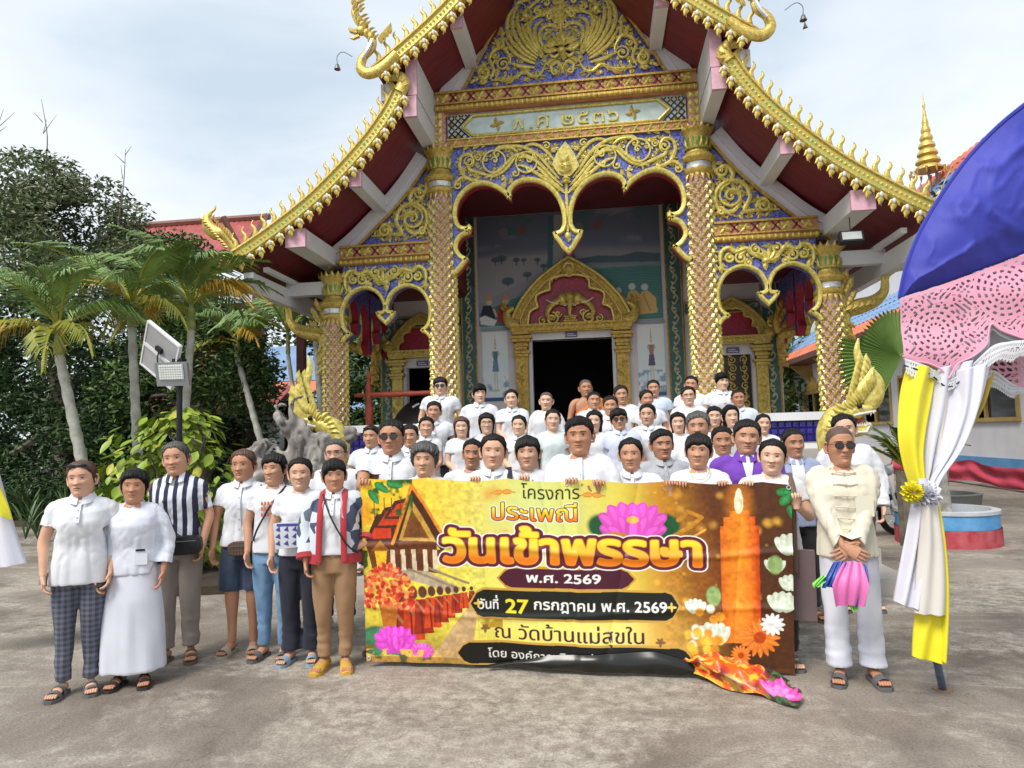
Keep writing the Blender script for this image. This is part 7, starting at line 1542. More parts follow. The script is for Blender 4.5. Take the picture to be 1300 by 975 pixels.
        if g.n: g.v = headxf(g.v); g.build('lens', mat('dark_lens', (.006, .005, .005), .06, spec=.8), f2, local=True, smooth=False, fixn=False)
    if glasses is None and extra and 'headsun' in extra:
        g = MB(); 
        for sd in (-1, 1): g.ball((sd*.033, -.075, .195), (.026, .018, .012), 10, 6)
        g.tube([(-.03, -.085, .2), (.03, -.085, .2)], .003, 5); g.v = headxf(g.v); g.build('raised_sunglasses', BLK, rt, local=True)
    rt['_s'] = s_
    return rt, A, s_
def bag(rt, pos, sz, m, strap=None, name='shoulder_bag'):
    mb = MB(); x, y, z = pos; w_, h = sz; a = np.linspace(0, 2*PI, 20, endpoint=False)
    mb.loft([[(x+w_*k*math.copysign(abs(math.cos(q))**.5, math.cos(q)), y+dy, z+h*k*math.copysign(abs(math.sin(q))**.5, math.sin(q))) for q in a] for dy, k in ((-.045, .9), (-.035, 1), (.03, 1), (.04, .9))]); o = mb.build(name, m, rt, local=True)
    if strap: mb = MB(); mb.tube(catmull(strap, 5), .009, 6, fl=.5); mb.build('strap', BLK, o, local=True)
    mb = MB(); mb.box(x-w_*.7, x+w_*.7, y-.052, y-.046, z+h*.45, z+h*.5); mb.build('zip', GRYM, o, local=True, smooth=False); return o
# ---------------------------------------------------------------- the front row, left of the banner
YBN = -7.45
RUB = mat('grey_rubber', (.12, .12, .125), .7); RDK = mat('dark_rubber', (.035, .03, .03), .6); RBE = mat('beige_rubber', (.42, .36, .26), .7); RYE = mat('ochre_rubber', (.55, .33, .05), .6); RBR = mat('brown_leather', (.15, .09, .06), .6); RW = mat('white_rubber', (.6, .6, .58), .6)
FG = None
def pocket(rt, x, z, w_=.05, h=.06, m=CW, y=-.15, nm='pocket'):
    mb = MB(); mb.box(x-w_, x+w_, y-.004, y+.01, z-h, z+h); return mb.build(nm, m, rt, local=True, smooth=False)
p, A, s_ = person('woman in a white polo shirt and grey checked trousers at the far left', 102, 583, -7.95, skin='light', hair='tied', hairm=HAIRB, arms=('down', 'down'), bottom='slim', bm=CPLD, age=.7, smile=.1, extra='headsun', seed=1, hem=.77, wide=1.06)
p, A, s_ = person('woman in a white blouse and long white wrap skirt, second from the left', 172, 594, -7.78, skin='brown', hair='short_f', arms=('down', 'down'), bottom='skirt', bm=CV, shirt=CV, collar='round', sleeve='three', age=.8, smile=.25, shoem=RDK, seed=2, hem=.84, wide=1.08)
pocket(p, .085, .98, .045, .055, CV, -.128); mb = MB(); mb.box(.05, .115, -.14, -.132, 1.03, 1.045); mb.build('folded_glasses', BLK, p, local=True)
p, A, s_ = person('woman in a navy and white striped shirt with a black shoulder bag', 229, 559, -7.30, skin='tan', hair='tied', hairm=HAIRG, shirt=CSTR, bm=CTAU, bottom='trousers', arms=((tuple(P(212, 690, -7.45)), 'arm', 'world'), ('down')), sleeve='elbow', age=.6, smile=.3, shoem=RBR, seed=3, hem=.90, collar='shirt', placket=False)
bag(p, (.10, -.17, .88), (.115, .07), BLK, [(-.14, -.02, 1.37), (-.06, -.14, 1.2), (.03, -.17, .98), (.10, -.17, .94)])
p, A, s_ = person('woman in a white shirt and denim shorts with a brown check pouch', 308.5, 569, -7.1, skin='brown', hair='tied', hairm=HAIRB, bottom='shorts', bm=CJD, arms=('down', 'down'), age=.6, smile=0., shoe='slide', shoem=RBE, seed=4, hem=.86, collar='shirt')
bag(p, (.03, -.165, .86), (.10, .055), stripemat('brown_check_leather', 0, 42, (.05, .025, .018), (.14, .08, .05), .5, (2, 42, .5)), [(.15, -.04, 1.36), (.13, -.14, 1.15), (.10, -.17, .93), (.06, -.165, .90)], 'waist_pouch')
p, A, s_ = person('woman in a white T-shirt with orange lettering and light blue jeans', 347.5, 573.5, -7.2, skin='tan', hair='fringe', bottom='slim', bm=CJ, arms=('down', 'down'), age=.3, smile=.7, shoe='slide', shoem=RUB, seed=5, hem=.84, collar='round')
mb = MB(); rr = random.Random(2)
for r_ in range(3):
    for k in range(5): x = -.06+k*.026; mb.box(x, x+.017, -.156, -.150, 1.24-.045*r_, 1.262-.045*r_); mb.box(x+.004, x+.010, -.157, -.150, 1.235-.045*r_, 1.27-.045*r_)
mb.build('chest_print', mat('orange_print', (.60, .16, .08), .7), p, local=True, smooth=False)
mb = MB(); mb.tube(catmull([(.10, -.03, 1.385), (.02, -.15, 1.24), (-.08, -.16, 1.06), (-.14, -.1, .95)], 5), .008, 5); mb.build('bag_strap', BLK, p, local=True)
p, A, s_ = person('smiling woman in a pale T-shirt and navy trousers holding a patterned pouch', 380.6, 579.5, -7.3, skin='light', hair='tied', shirt=CW, bottom='wide', bm=CNV, arms=('down', 'belly'), age=.3, smile=1., shoe='slide', shoem=mat('striped_slide', (.25, .35, .45), .6), seed=6, hem=.86, collar='round')
mb = MB(); mb.obox((-.02, -.20, 1.05), (.13, 0, .01), (0, .02, 0), (-.01, 0, .10)); o = mb.build('patterned_pouch', mat('pouch_white', (.6, .62, .66), .7), p, local=True, smooth=False)
mb = MB()
for i in range(4):
    for j in range(3): x, z = -.12+i*.065, .98+j*.055; mb.add([(x-.02, -.2225, z), (x+.02, -.2225, z-.015), (x+.012, -.2225, z+.03)], [(0, 1, 2)])
mb.box(-.13, .10, -.223, -.221, 1.12, 1.14); mb.build('purple_triangles', mat('purple_print', (.06, .05, .28), .7), o, local=True, smooth=False)
p, A, s_ = person('woman in a blue-patterned jacket with red trim, tan trousers and ochre clogs', 421.6, 581, -7.45, skin='brown', hair='fringe', shirt=CW, bottom='slim', bm=CTAN, arms=('down', (tuple(P(462, 690, -7.43)), 'arm', 'world')), age=.6, smile=.0, shoe='croc', shoem=RYE, seed=7, hem=.90, collar='polo', sleeve='none')
T = MB(); a0 = np.linspace(-PI/2+.42, 3*PI/2-.42, 26)
T.loft([[(w_*math.cos(q), cy+d_*math.sin(q), z) for q in a0] for z, w_, d_, cy in ((.86, .215, .165, -.005), (1.0, .205, .155, -.005), (1.2, .20, .158, -.012), (1.32, .165, .12, .0), (1.385, .085, .078, .004))], closed=False, cap=False)
T.v = [(x*(1+.02*math.sin(z*40)), y+.006*math.sin(x*60+z*20), z) for x, y, z in T.v]
for sd in (-1, 1):
    Sp, E_, H2 = A[sd]; T.tube(catmull([(sd*.10, 0, 1.335), (sd*.15, 0, 1.33), Sp+(E_-Sp)*.4, E_, E_+(H2-E_)*.8], 4), [.06, .075, .078, .07, .068], 14, 0, up=(0, 1, .01))
T.build('jacket', CDOT, p, local=True, fixn=False)
T = MB()
for sd in (-1, 1):
    T.tube(catmull([(sd*.088, .02, 1.40), (sd*.085, -.065, 1.375), (sd*.09, -.145, 1.2), (sd*.095, -.15, 1.0), (sd*.10, -.15, .86)], 5), .024, 6, fl=.4, up=(0, 1, 0)); Sp, E_, H2 = A[sd]; T.tube([E_+(H2-E_)*.72, E_+(H2-E_)*.88], .073, 14)
T.loft([[(w_*1.02*math.cos(q), -.005+d_*1.02*math.sin(q), z) for q in a0] for z, w_, d_ in ((.845, .217, .167), (.92, .213, .163))], closed=False, cap=False)
T.build('jacket_trim', CRED, p, local=True, fixn=False)
mb = MB(); mb.tube(catmull([(-.08, -.10, 1.38), (0, -.165, 1.2), (.12, -.175, 1.0), (.2, -.12, .92)], 5), .007, 5); mb.build('bag_strap', BLK, p, local=True)
p, A, s_ = person('man in glasses and white polo with a black strap, half hidden behind the jacket woman', 427, 556, -6.45, sex='m', skin='light', hair='old', hairm=HAIRG, glasses='clear', arms=('down', 'down'), bm=CBK, age=.7, shoe='sneaker', shoem=RW, seed=8, detail=.8)
bag(p, (.16, -.16, .95), (.12, .09), BLK, [(-.14, -.04, 1.37), (.0, -.16, 1.2), (.10, -.17, 1.05)])
# ---------------------------------------------------------------- man in cream on the right
p, A, s_ = person('man in sunglasses, cream mandarin shirt and white trousers holding a coloured cloth', 1068.5, 539, -7.5, sex='m', skin='brown', hair='bald', glasses='sun', shirt=CC, bottom='wide', bm=CV, arms=((tuple(P(1078, 705, -7.72)), 'rest', 'world'), (tuple(P(1082, 722, -7.74)), 'rest', 'world')), sleeve='long', collar='mandarin', placket=False, age=.8, smile=.1, shoe='slide', shoem=RUB, seed=9, hem=.80, wk=.97, wide=1.04)
T = MB()
for k in range(6):
    z = 1.35-k*.072; y = -float(np.interp(z, [.98, 1.14, 1.22, 1.30, 1.35], [.145, .148, .152, .125, .092]))
    T.tube(catmull([(-.065, y+.008, z), (-.03, y-.002, z+.004), (0, y-.005, z), (.03, y-.002, z-.004), (.065, y+.008, z)], 3), .0042, 5); T.ball((0, y-.006, z), .009, 7, 5)
    for sx in (-.068, .068): T.ball((sx, y+.009, z), (.008, .005, .008), 6, 4)
T.build('frog_button', mat('cream_cord', (.60, .54, .42), .7), p, local=True)
pocket(p, .10, 1.14, .052, .065, CC, -.145)
cl = thing('coloured_cloth', 'folded pink, blue and green satin cloth hanging from the hands of the man in cream', 'cloth', tuple(P(1080, 725, -7.80)), 0)
def ribbon_cloth(name, pts, wd, m, parent, n=14, fold=.012, seed=0):
    c = catmull([(q-np.array(parent.location)) if len(q) == 3 else q for q in pts], 5); k = len(c); V = []; w_ = np.interp(np.linspace(0, 1, k), np.linspace(0, 1, len(wd)), wd)
    for i in range(k):
        for j in range(n): t = j/(n-1)-.5; V.append(c[i]+np.array((w_[i]*t*2, fold*math.sin(t*19+seed+i*.2)*(1+.0*i), -.02*abs(t))))
    i_ = np.arange(k*n).reshape(k, n); F = np.stack([i_[:-1, :-1], i_[:-1, 1:], i_[1:, 1:], i_[1:, :-1]], -1).reshape(-1, 4)
    return npmesh(name, np.array(V), F, m, parent, True)
SPK, SBL, SGR = mat('pink_satin', (.68, .16, .42), .45, var=.06), mat('blue_satin', (.02, .07, .38), .4, var=.06), mat('green_satin', (.25, .70, .12), .5, var=.06)
ribbon_cloth('pink_panel', [P(1082, 712, -7.78), P(1079, 740, -7.84), P(1078, 768, -7.83)], [.05, .10, .075], SPK, cl)
ribbon_cloth('blue_panel', [P(1066, 712, -7.77), P(1058, 733, -7.81), P(1052, 745, -7.80)], [.04, .05, .035], SBL, cl, seed=2); ribbon_cloth('blue_panel', [P(1094, 715, -7.77), P(1096, 740, -7.82), P(1092, 768, -7.82)], [.03, .035, .025], SBL, cl, seed=4)
ribbon_cloth('green_panel', [P(1048, 730, -7.79), P(1040, 738, -7.80), P(1036, 744, -7.80)], [.03, .035, .012], SGR, cl, seed=3); ribbon_cloth('green_panel', [P(1084, 765, -7.80), P(1086, 774, -7.81)], [.03, .015], SGR, cl, seed=5)
# ---------------------------------------------------------------- front row behind the banner
def hp(x, y=606): return (tuple(P(x, y, YBN)), 'grip', 'world')
GR = 'people standing behind the banner'
F_ = [
 ('broad man in dark glasses and white polo gripping the left top corner of the banner', 493, 531, -6.95, dict(sex='m', skin='brown', hair='crop', glasses='sun', arms=(hp(459, 611), 'back'), age=.4, wide=1.08, seed=11)),
 ('elderly woman with curly greying hair behind the left part of the banner', 542, 561, -7.12, dict(skin='light', hair='curly', hairm=HAIRG, collar='round', age=1., arms=('down', 'down'), seed=12)),
 ('thin old man with brown skin between the curly-haired woman and the broad-faced woman', 595.5, 556, -6.45, dict(sex='m', skin='brown', hair='old', age=1., collar='round', arms=('down', 'down'), wk=.94, seed=13)),
 ('broad-faced woman with hair pulled back and a dark bag strap over her white shirt', 624.6, 549.5, -7.15, dict(skin='light', hair='tied', age=.3, wide=1.05, arms=(hp(602, 605), 'down'), seed=14, wk=1.06, collar='shirt')),
 ('smiling woman with side-parted dark hair right of the broad-faced woman', 668, 552, -6.95, dict(skin='light', hair='fringe', age=.4, smile=.5, collar='round', arms=(hp(664, 604), 'down'), seed=15)),
 ('tall older man in a white mandarin shirt gripping the banner with both hands', 731.7, 528, -7.15, dict(sex='m', skin='brown', hair='man', age=.9, collar='mandarin', placket=True, arms=(hp(722, 609), hp(757, 611)), sleeve='long', seed=16, wide=1.06)),
 ('woman with tied black hair in a white collared shirt right of the tall older man', 798, 554.5, -7.0, dict(skin='tan', hair='tied', age=.5, smile=.4, collar='shirt', arms=('down', hp(849, 610)), seed=17)),
 ('man in a light grey polo with white collar standing behind the tied-hair woman', 843, 544, -6.25, dict(sex='m', skin='brown', hair='man', shirt=CGR, age=.6, arms=('down', 'down'), seed=18)),
 ('woman with a long fringe and thin gold necklace looking down over the banner', 887.5, 548.5, -7.08, dict(skin='tan', hair='fringe', age=.5, smile=.4, collar='round', arms=(hp(868, 611), hp(921, 611)), seed=19)),
 ('man in a purple polo shirt over a white vest', 941, 532, -6.75, dict(sex='m', skin='tan', hair='man', shirt=CPUR, age=.3, smile=.5, wide=1.1, wk=1.08, arms=('down', 'down'), seed=20, placket=False)),
 ('woman with a brown bag strap raising one hand at the banner corner', 973, 556, -7.2, dict(skin='fair', hair='tied', age=.3, smile=.5, wide=1.08, wk=1.05, collar='round', arms=(hp(945, 611), hp(1007, 626)), seed=21)),
 ('older man in an open grey-blue shirt behind the right banner end', 1007, 543, -6.1, dict(sex='m', skin='brown', hair='old', shirt=CGB, age=.9, sleeve='long', arms=('down', 'down'), seed=22, bm=CBK, placket=False, shoem=RBR)),
 ('young man in white partly hidden behind the man in cream', 1075, 524.5, -5.75, dict(sex='m', skin='fair', hair='man', collar='round', sleeve='long', age=0., arms=('down', 'down'), seed=23)),
 ('old man whose face shows just left of the purple polo', 919, 540, -6.0, dict(sex='m', skin='brown', hair='crop', age=1., arms=('down', 'down'), seed=24)),
 ('older man with thick greying hair behind the fringe woman', 883, 521.5, -5.7, dict(sex='m', skin='tan', hair='man', hairm=HAIRG, age=.6, arms=('down', 'down'), seed=25))]
for lab, x, y, Y, kw in F_:
    p, A, s_ = person(lab, x, y, Y, group=GR, detail=.85, **kw)
    if 'bag strap' in lab:
        mb = MB(); sd = 1 if 'dark' in lab else 1; mb.tube(catmull([(sd*.12, .0, 1.40), (sd*.13, -.12, 1.28), (sd*.12, -.16, 1.1), (sd*.12, -.16, .7)], 5), .02, 6, fl=.3, up=(0, 1, 0)); mb.build('bag_strap', CNV if 'dark' in lab else RBR, p, local=True)
        if 'brown' in lab: mb = MB(); mb.box(.10, .26, -.12, -.06, .35, .85); mb.build('hanging_bag', mat('mauve_bag', (.17, .12, .12), .7), p, local=True, smooth=False)
    if 'necklace' in lab: mb = MB(); a = np.linspace(PI, 2*PI, 14); mb.tube([(.075*math.cos(q), -.06+.075*math.sin(q), 1.40+.085*math.sin(q)) for q in a], .003, 4); mb.build('necklace', GOLD, p, local=True)
    if 'purple' in lab and 'face shows' not in lab or 'grey-blue' in lab:
        mb = MB(); zz = np.linspace(1.395, 1.0 if 'grey' in lab else 1.18, 8); fy_ = lambda z: -float(np.interp(z, [1.0, 1.14, 1.22, 1.30, 1.345, 1.375, 1.40], [.15, .152, .156, .132, .10, .078, .066])); ww = np.linspace(.05, .055 if 'grey' in lab else .008, 8)
        mb.loft([[(-w_, fy_(z)+.004, z), (0, fy_(z)-.004, z), (w_, fy_(z)+.004, z), (0, fy_(z)+.015, z)] for z, w_ in zip(zz, ww)]); mb.build('white_vest', CW, p, local=True)
# ---------------------------------------------------------------- rows on the steps
def zst(Y):
    return .15*sum(1 for y in SY if Y > y)
GS = 'people standing on the temple steps'
R__ = [
 ('man with sunglasses pushed up on his hair, beside the golden naga neck', 471, 539, -4.95, dict(sex='m', skin='tan', hair='crop', extra='headsun', seed=31)),
 ('young man with thick black hair right of the broad man in dark glasses', 520, 538, -4.9, dict(sex='m', skin='tan', hair='man', age=0., smile=.5, seed=32)),
 ('smiling woman with sunglasses on her head in a white polo', 541.5, 528, -4.3, dict(skin='light', hair='tied', smile=1., extra='headsun', seed=33, arms=('clasp', 'clasp'))),
 ('stocky man in white polo below the tall man in dark glasses', 551, 509, -3.72, dict(sex='m', skin='tan', hair='man', wide=1.12, wk=1.06, age=0., seed=34)),
 ('heavy young man with dark glasses, highest at the left', 557, 478.5, -2.6, dict(sex='m', skin='fair', hair='boy', glasses='sun', wide=1.15, wk=1.06, age=0., seed=35)),
 ('smiling woman with long reddish-brown hair and a white lace dress', 585, 528.5, -4.35, dict(skin='fair', hair='long', hairm=HAIRB, smile=1., age=0., collar='round', seed=36, arms=('clasp', 'clasp'))),
 ('young person with a short black fringe in front of the left inner column', 607, 487, -3.17, dict(sex='m', skin='fair', hair='boy', age=0., seed=37, wk=.95)),
 ('laughing woman with round glasses and a black bob', 616, 523.5, -4.25, dict(skin='fair', hair='bob', glasses='clear', smile=1., age=0., collar='round', seed=38)),
 ('man with straight black hair left of the doorway', 648, 494, -3.17, dict(sex='m', skin='fair', hair='man', age=.2, seed=39, arms=('clasp', 'clasp'))),
 ('young woman with tied hair and folded hands in a white blouse', 660, 526, -4.4, dict(skin='fair', hair='tied', smile=.8, age=0., seed=40, arms=('clasp', 'clasp'), shirt=CW)),
 ('bald man in a white long-sleeved shirt at the left edge of the doorway', 691.5, 497, -3.2, dict(sex='m', skin='fair', hair='bald', sleeve='long', collar='mandarin', age=.2, seed=41)),
 ('young woman in a pale mint silk blouse below the bald man', 700, 518.5, -4.3, dict(skin='fair', hair='tied', smile=.6, age=0., collar='round', shirt=cloth('mint_silk', (.66, .74, .74), .5), seed=42)),
 ('man in white just in front of the monk', 752.8, 496.5, -3.2, dict(sex='m', skin='tan', hair='crop', age=.3, seed=44)),
 ('man with a slight smile right of the man in front of the monk', 774.5, 502, -3.72, dict(sex='m', skin='tan', hair='man', smile=.7, age=.2, seed=45)),
 ('woman with long straight black hair over one shoulder, behind the tall older man', 751.5, 520.5, -4.3, dict(skin='fair', hair='long', smile=.7, age=0., collar='round', sleeve='three', seed=46)),
 ('man in black sunglasses and a bluish white shirt with dark trousers', 786, 518, -4.35, dict(sex='m', skin='tan', hair='boy', glasses='sun', shirt=cloth('bluish_white', (.62, .67, .80)), seed=47, age=0., bm=CDK)),
 ('slim man with swept hair at the right edge of the doorway', 790, 488.5, -3.1, dict(sex='m', skin='tan', hair='man', collar='round', age=.2, seed=48)),
 ('man in white in front of the man with pale blue sleeves', 821, 494.5, -3.3, dict(sex='m', skin='tan', hair='man', seed=49, wk=1.04)),
 ('man in a white shirt with pale blue sleeves at the green pilaster', 831.5, 481.5, -2.6, dict(sex='m', skin='tan', hair='crop', shirt=CB, collar='round', age=.1, seed=50)),
 ('man with neatly parted hair and open white shirt in the middle right', 823.4, 512, -4.1, dict(sex='m', skin='light', hair='man', age=.3, seed=51)),
 ('tall man behind the man with rimless glasses at the right inner column', 875.7, 476.5, -2.6, dict(sex='m', skin='tan', hair='crop', age=.2, seed=52, collar='round')),
 ('man with rimless glasses in front of the right inner column', 875, 490, -3.3, dict(sex='m', skin='fair', hair='man', glasses='clear', wk=1.06, collar='mandarin', placket=False, seed=53)),
 ('young man with a bowl-cut fringe, tallest at the right', 915.7, 472.5, -2.65, dict(sex='m', skin='fair', hair='boy', age=0., seed=54)),
 ('older man with swept-back hair right of the bowl-cut young man', 938, 493.5, -3.2, dict(sex='m', skin='brown', hair='old', age=.8, shirt=cloth('off_white_blue', (.62, .67, .74)), seed=55)),
 ('young woman with straight centre-parted hair left of the greying man', 860, 522.5, -4.3, dict(skin='fair', hair='half', age=0., collar='round', seed=56)),
 ('woman in a white blouse with frog buttons above the fringe woman', 903.5, 515, -4.0, dict(skin='fair', hair='half', smile=.6, age=0., collar='mandarin', seed=57)),
 ('woman with wavy black shoulder-length hair above the purple polo', 928, 513.5, -4.45, dict(skin='fair', hair='long', smile=.3, age=.1, collar='round', seed=58)),
 ('woman in a white patterned dress with tied hair beside the blue-tiled balustrade', 969, 524.5, -4.2, dict(skin='fair', hair='tied', smile=.5, age=.1, collar='round', seed=59))]
for lab, x, y, Y, kw in R__:
    kw.setdefault('arms', ('down', 'down')); person(lab, x, y, Y, z0=zst(Y), group=GS, detail=.62, shoe='slide', **kw)
# monk in saffron robe
p, A, s_ = person('monk in a saffron robe with one bare shoulder standing in the doorway', 743, 481, -2.6, z0=zst(-2.6), sex='m', skin='brown', hair='bald', shirt=None, bottom='skirt', bm=CORG, arms=('down', 'down'), age=.2, shoe='slide', seed=43, group=GS, wide=1.05)
T = MB(); el_ = lambda z, w_, d_, cx=0, t=0.: [(cx+w_*math.cos(q), d_*math.sin(q)-.005, z+t*math.cos(q)) for q in np.linspace(0, 2*PI, 26, endpoint=False)]
T.loft([el_(.85, .19, .15), el_(1.0, .185, .14), el_(1.15, .19, .14), el_(1.22, .19, .135, .0, .06), el_(1.29, .16, .12, .04, .10), el_(1.345, .10, .09, .10, .05)])
Sp, E_, H2 = A[1]; T.tube(catmull([(.10, 0, 1.35), (.17, 0, 1.33), Sp+(E_-Sp)*.5, E_, E_+(H2-E_)*.6], 4), [.07, .085, .085, .08, .07], 14)
remesh(T, .016, 'robe', CORG, p, lambda co, no_: co-no_*((1-np.abs(2*vnoise(np.stack([(co[:, 0]-co[:, 2])*16, co[:, 1]*8, (co[:, 2]+co[:, 0])*3], 1))-1))**2*.016)[:, None], local=True, fac=1)
# ================================================================ BANNER
BN = thing('banner', 'long printed Thai banner with candle, lotus and temple pictures held by the front row', 'banner', tuple(G(730, 850)*np.array((1, 0, 0))+np.array((0, YBN, 0))))
BW, BH = 2.84, 1.30        # printed sheet; u 0..1 across, v 0..1 up
_tl, _tr = P(457, 605, YBN), P(1004, 612, YBN); _bl, _br = P(463, 843, YBN), P(1010, 858, YBN)
def bsurf(u, v, d=0.):
    """world point on the sheet, d in metres towards the viewer"""
    u = np.asarray(u, float); v = np.asarray(v, float)
    top = _tl+(_tr-_tl)*u[..., None]; bot = _bl+(_br-_bl)*u[..., None]
    bot = bot+np.stack([0*u, 0*u, -.0*u], -1); p = bot+(top-bot)*v[..., None]
    y = .010*np.sin(u*19+1)*(.3+.7*(1-v))+.007*np.sin(u*41+v*4)*(1-v*.6)+.012*np.sin(u*8+v*3)+.010*np.exp(-((u-.44-.05*(1-v))/.006)**2)*v-.008*np.exp(-((u-.52)/.012)**2)
    for q_, k_, w_ in ((.13, .25, .012), (.3, -.2, .010), (.62, .3, .013), (.74, -.35, .010), (.88, .12, .012), (.5, -.1, .008)): y = y+.011*np.exp(-np.abs((u-q_-k_*(v-.5)*.3)/w_))
    y = y-.012*np.exp(-((v-.62-.03*np.sin(u*7))/.02)**2)-.010*np.exp(-((v-.30+.04*np.sin(u*5))/.018)**2)
    y = y+.10*(1-v)**3*np.sin(u*5.5+.6)*.5
    sag = -.020*np.abs(np.sin(u*PI*5.2+.4))*v**3
    z = p[..., 2]+sag; z = np.maximum(z, .012+.01*np.sin(u*60)*(v < .05))
    return np.stack([p[..., 0], p[..., 1]+y-d-.03*(1-v)*0, z], -1)
cv = Canvas(880, 403, BW/BH)
def paint():
    AS = BW/BH; X, Y, c = cv.X, cv.Y, cv.c; U = X/AS
    px = lambda x, y: ((x-458)/545.*AS, 1-(y-607-.012*(x-458))/238.)          # tracing of the print
    L_ = lambda r, g, b: srgb(r, g, b)
    cv.c[:] = L_(232, 210, 70)
    n = cv.noise(2.2, 5, 1.); n2 = cv.noise(7, 4, 5.)
    g = np.exp(-((U-.42)/.16)**2-((Y-.80)/.35)**2); cv.fill(g*.9, L_(214, 226, 140)); g = np.exp(-((U-.38)/.14)**2-((Y-.32)/.2)**2); cv.fill(g*.95, L_(248, 244, 120)); g = np.exp(-((U-.6)/.2)**2-((Y-.2)/.2)**2); cv.fill(g*.85, L_(244, 236, 130))
    g = cv.sstep(.34, .0, U)*cv.sstep(.45, .9, Y); cv.fill(g*.8, L_(250, 196, 30)); cv.fill(cv.sstep(.45, .7, n)*(U < .36)*(Y > .6)*.7, L_(255, 226, 60)); cv.fill(cv.sstep(.52, .75, n2)*(U < .36)*(Y > .62)*.6, L_(226, 120, 16))
    cv.fill(cv.sstep(.62, .86, U+.10*(n-.5)+.04*(Y-.5)), L_(84, 46, 20)); cv.fill(np.exp(-((U-.72)/.06)**2)*.55, L_(214, 120, 20)); cv.fill(np.exp(-((U-.80)/.05)**2-((Y-.5)/.35)**2)*.7, L_(150, 74, 14))
    rs_ = random.Random(8)
    for _ in range(46): x = rs_.uniform(.62, .98)*AS; y = rs_.uniform(.25, .97); r = rs_.uniform(.004, .02); cv.ell(x, y, r, r, L_(255, 190, 70), 0, .9, rs_.uniform(.3, .8))
    # sunbeams and foreground greens
    for a in np.linspace(-.5, .5, 9): cv.line([px(560, 600), px(560+260*a, 700)], .012, L_(255, 210, 90), .25)
    cv.fill(cv.sstep(.30, .0, Y)*cv.sstep(.36, .0, U), L_(70, 44, 24))
    # temple picture: roofs, gable, columns, stair
    D = L_(70, 34, 22); RD = L_(206, 62, 26); OR = L_(226, 134, 40); CR_ = L_(226, 206, 170); BR = L_(110, 60, 28)
    cv.poly([px(462, 690), px(480, 660), px(560, 690), px(560, 730), px(470, 725)], BR)
    for x0, x1, y0, y1 in ((462, 500, 690, 655), (474, 520, 672, 645), (488, 530, 660, 636)): cv.poly([px(x0, y0), px(x0+16, y1), px(x1, y1-6), px(x1+4, y0)], D); cv.poly([px(x0+6, y0-3), px(x0+20, y1+4), px(x1-2, y1), px(x1-2, y0-5)], RD)
    cv.poly([px(500, 690), px(528, 612), px(576, 694), px(566, 702), px(526, 640), px(506, 698)], D); cv.poly([px(508, 688), px(527, 634), px(560, 690)], L_(196, 150, 60)); cv.poly([px(514, 684), px(527, 648), px(550, 686)], L_(120, 70, 30)); cv.line([px(500, 692), px(528, 616), px(578, 696)], .010, OR); cv.line([px(528, 600), px(528, 622)], .005, OR)
    for x in (476, 490, 500, 512): cv.line([px(x, 632), px(x, 660)], .003, BR)
    cv.poly([px(478, 698), px(566, 700), px(566, 712), px(478, 708)], BR)
    for x in (496, 510, 524, 540, 554): cv.poly([px(x, 700), px(x+5, 700), px(x+6, 728), px(x, 728)], CR_)
    cv.poly([px(503, 706), px(550, 706), px(552, 726), px(503, 726)], L_(90, 40, 24), .8)
    for x in (497, 511, 525, 541, 555): cv.poly([px(x, 700), px(x+5, 700), px(x+6, 728), px(x, 728)], CR_)
    cv.poly([px(480, 726), px(545, 728), px(590, 748), px(585, 756), px(520, 740), px(478, 734)], L_(186, 168, 140)); cv.line([px(520, 726), px(584, 748)], .008, L_(150, 130, 100)); cv.line([px(548, 724), px(600, 742)], .008, L_(150, 130, 100))
    cv.fill(cv.sstep(.5, .68, cv.noise(24, 3, 2.))*(U < .13)*(Y > .80), L_(46, 90, 30)); cv.fill(cv.sstep(.42, .6, cv.noise(18, 3, 4.))*(U > .20)*(U < .34)*(Y < .36)*(Y > .2), L_(190, 150, 40))
    cv.fill(cv.sstep(.5, .62, cv.noise(20, 3, 9.))*(U < .05)*(Y > .35)*(Y < .6), L_(60, 80, 24))
    # path and procession of monks
    cv.poly([px(545, 840), px(600, 770), px(612, 770), px(600, 845)], L_(206, 170, 120))
    for i in range(9):
        t = i/8; x, y, s_ = 506+98*t**.8, 792-34*t**.75, 1-.72*t**.8
        sx, sy = 17*s_, 40*s_; cv.poly([px(x-sx*.8, y-sy*.5), px(x+sx*.7, y-sy*.55), px(x+sx, y+sy*.9), px(x-sx*1.1, y+sy*.95)], (L_(160, 44, 22), L_(212, 70, 24))[i % 2]); cv.line([px(x-sx*.3, y-sy*.4), px(x-sx*.2, y+sy*.9)], .008*s_, L_(120, 30, 18)); q = px(x-1*s_, y-sy*.82); cv.ell(q[0], q[1], .032*s_, .042*s_, L_(96, 54, 36)); cv.line([px(x-sx*.7, y-sy*.4), px(x+sx*.3, y+sy*.1)], .011*s_, L_(176, 108, 70))
    # lamp and vase of red flowers, lotuses at the left foot
    cv.poly([px(474, 700), px(492, 700), px(488, 730), px(478, 730)], L_(250, 190, 40)); cv.poly([px(470, 702), px(483, 688), px(496, 702)], L_(170, 110, 40))
    for _ in range(240):
        a = rs_.uniform(0, PI); r = rs_.uniform(0, 1)**.6; x, y = 489+38*r*math.cos(a)*1., 776-58*r*math.sin(a); q = px(x, y); cv.ell(q[0], q[1], .011, .013, rs_.choice((L_(214, 66, 36), L_(236, 110, 60), L_(190, 44, 34), L_(240, 160, 90))), rs_.uniform(0, 3), .3)
    cv.poly([px(478, 772), px(504, 772), px(500, 800), px(482, 800)], L_(190, 110, 36))
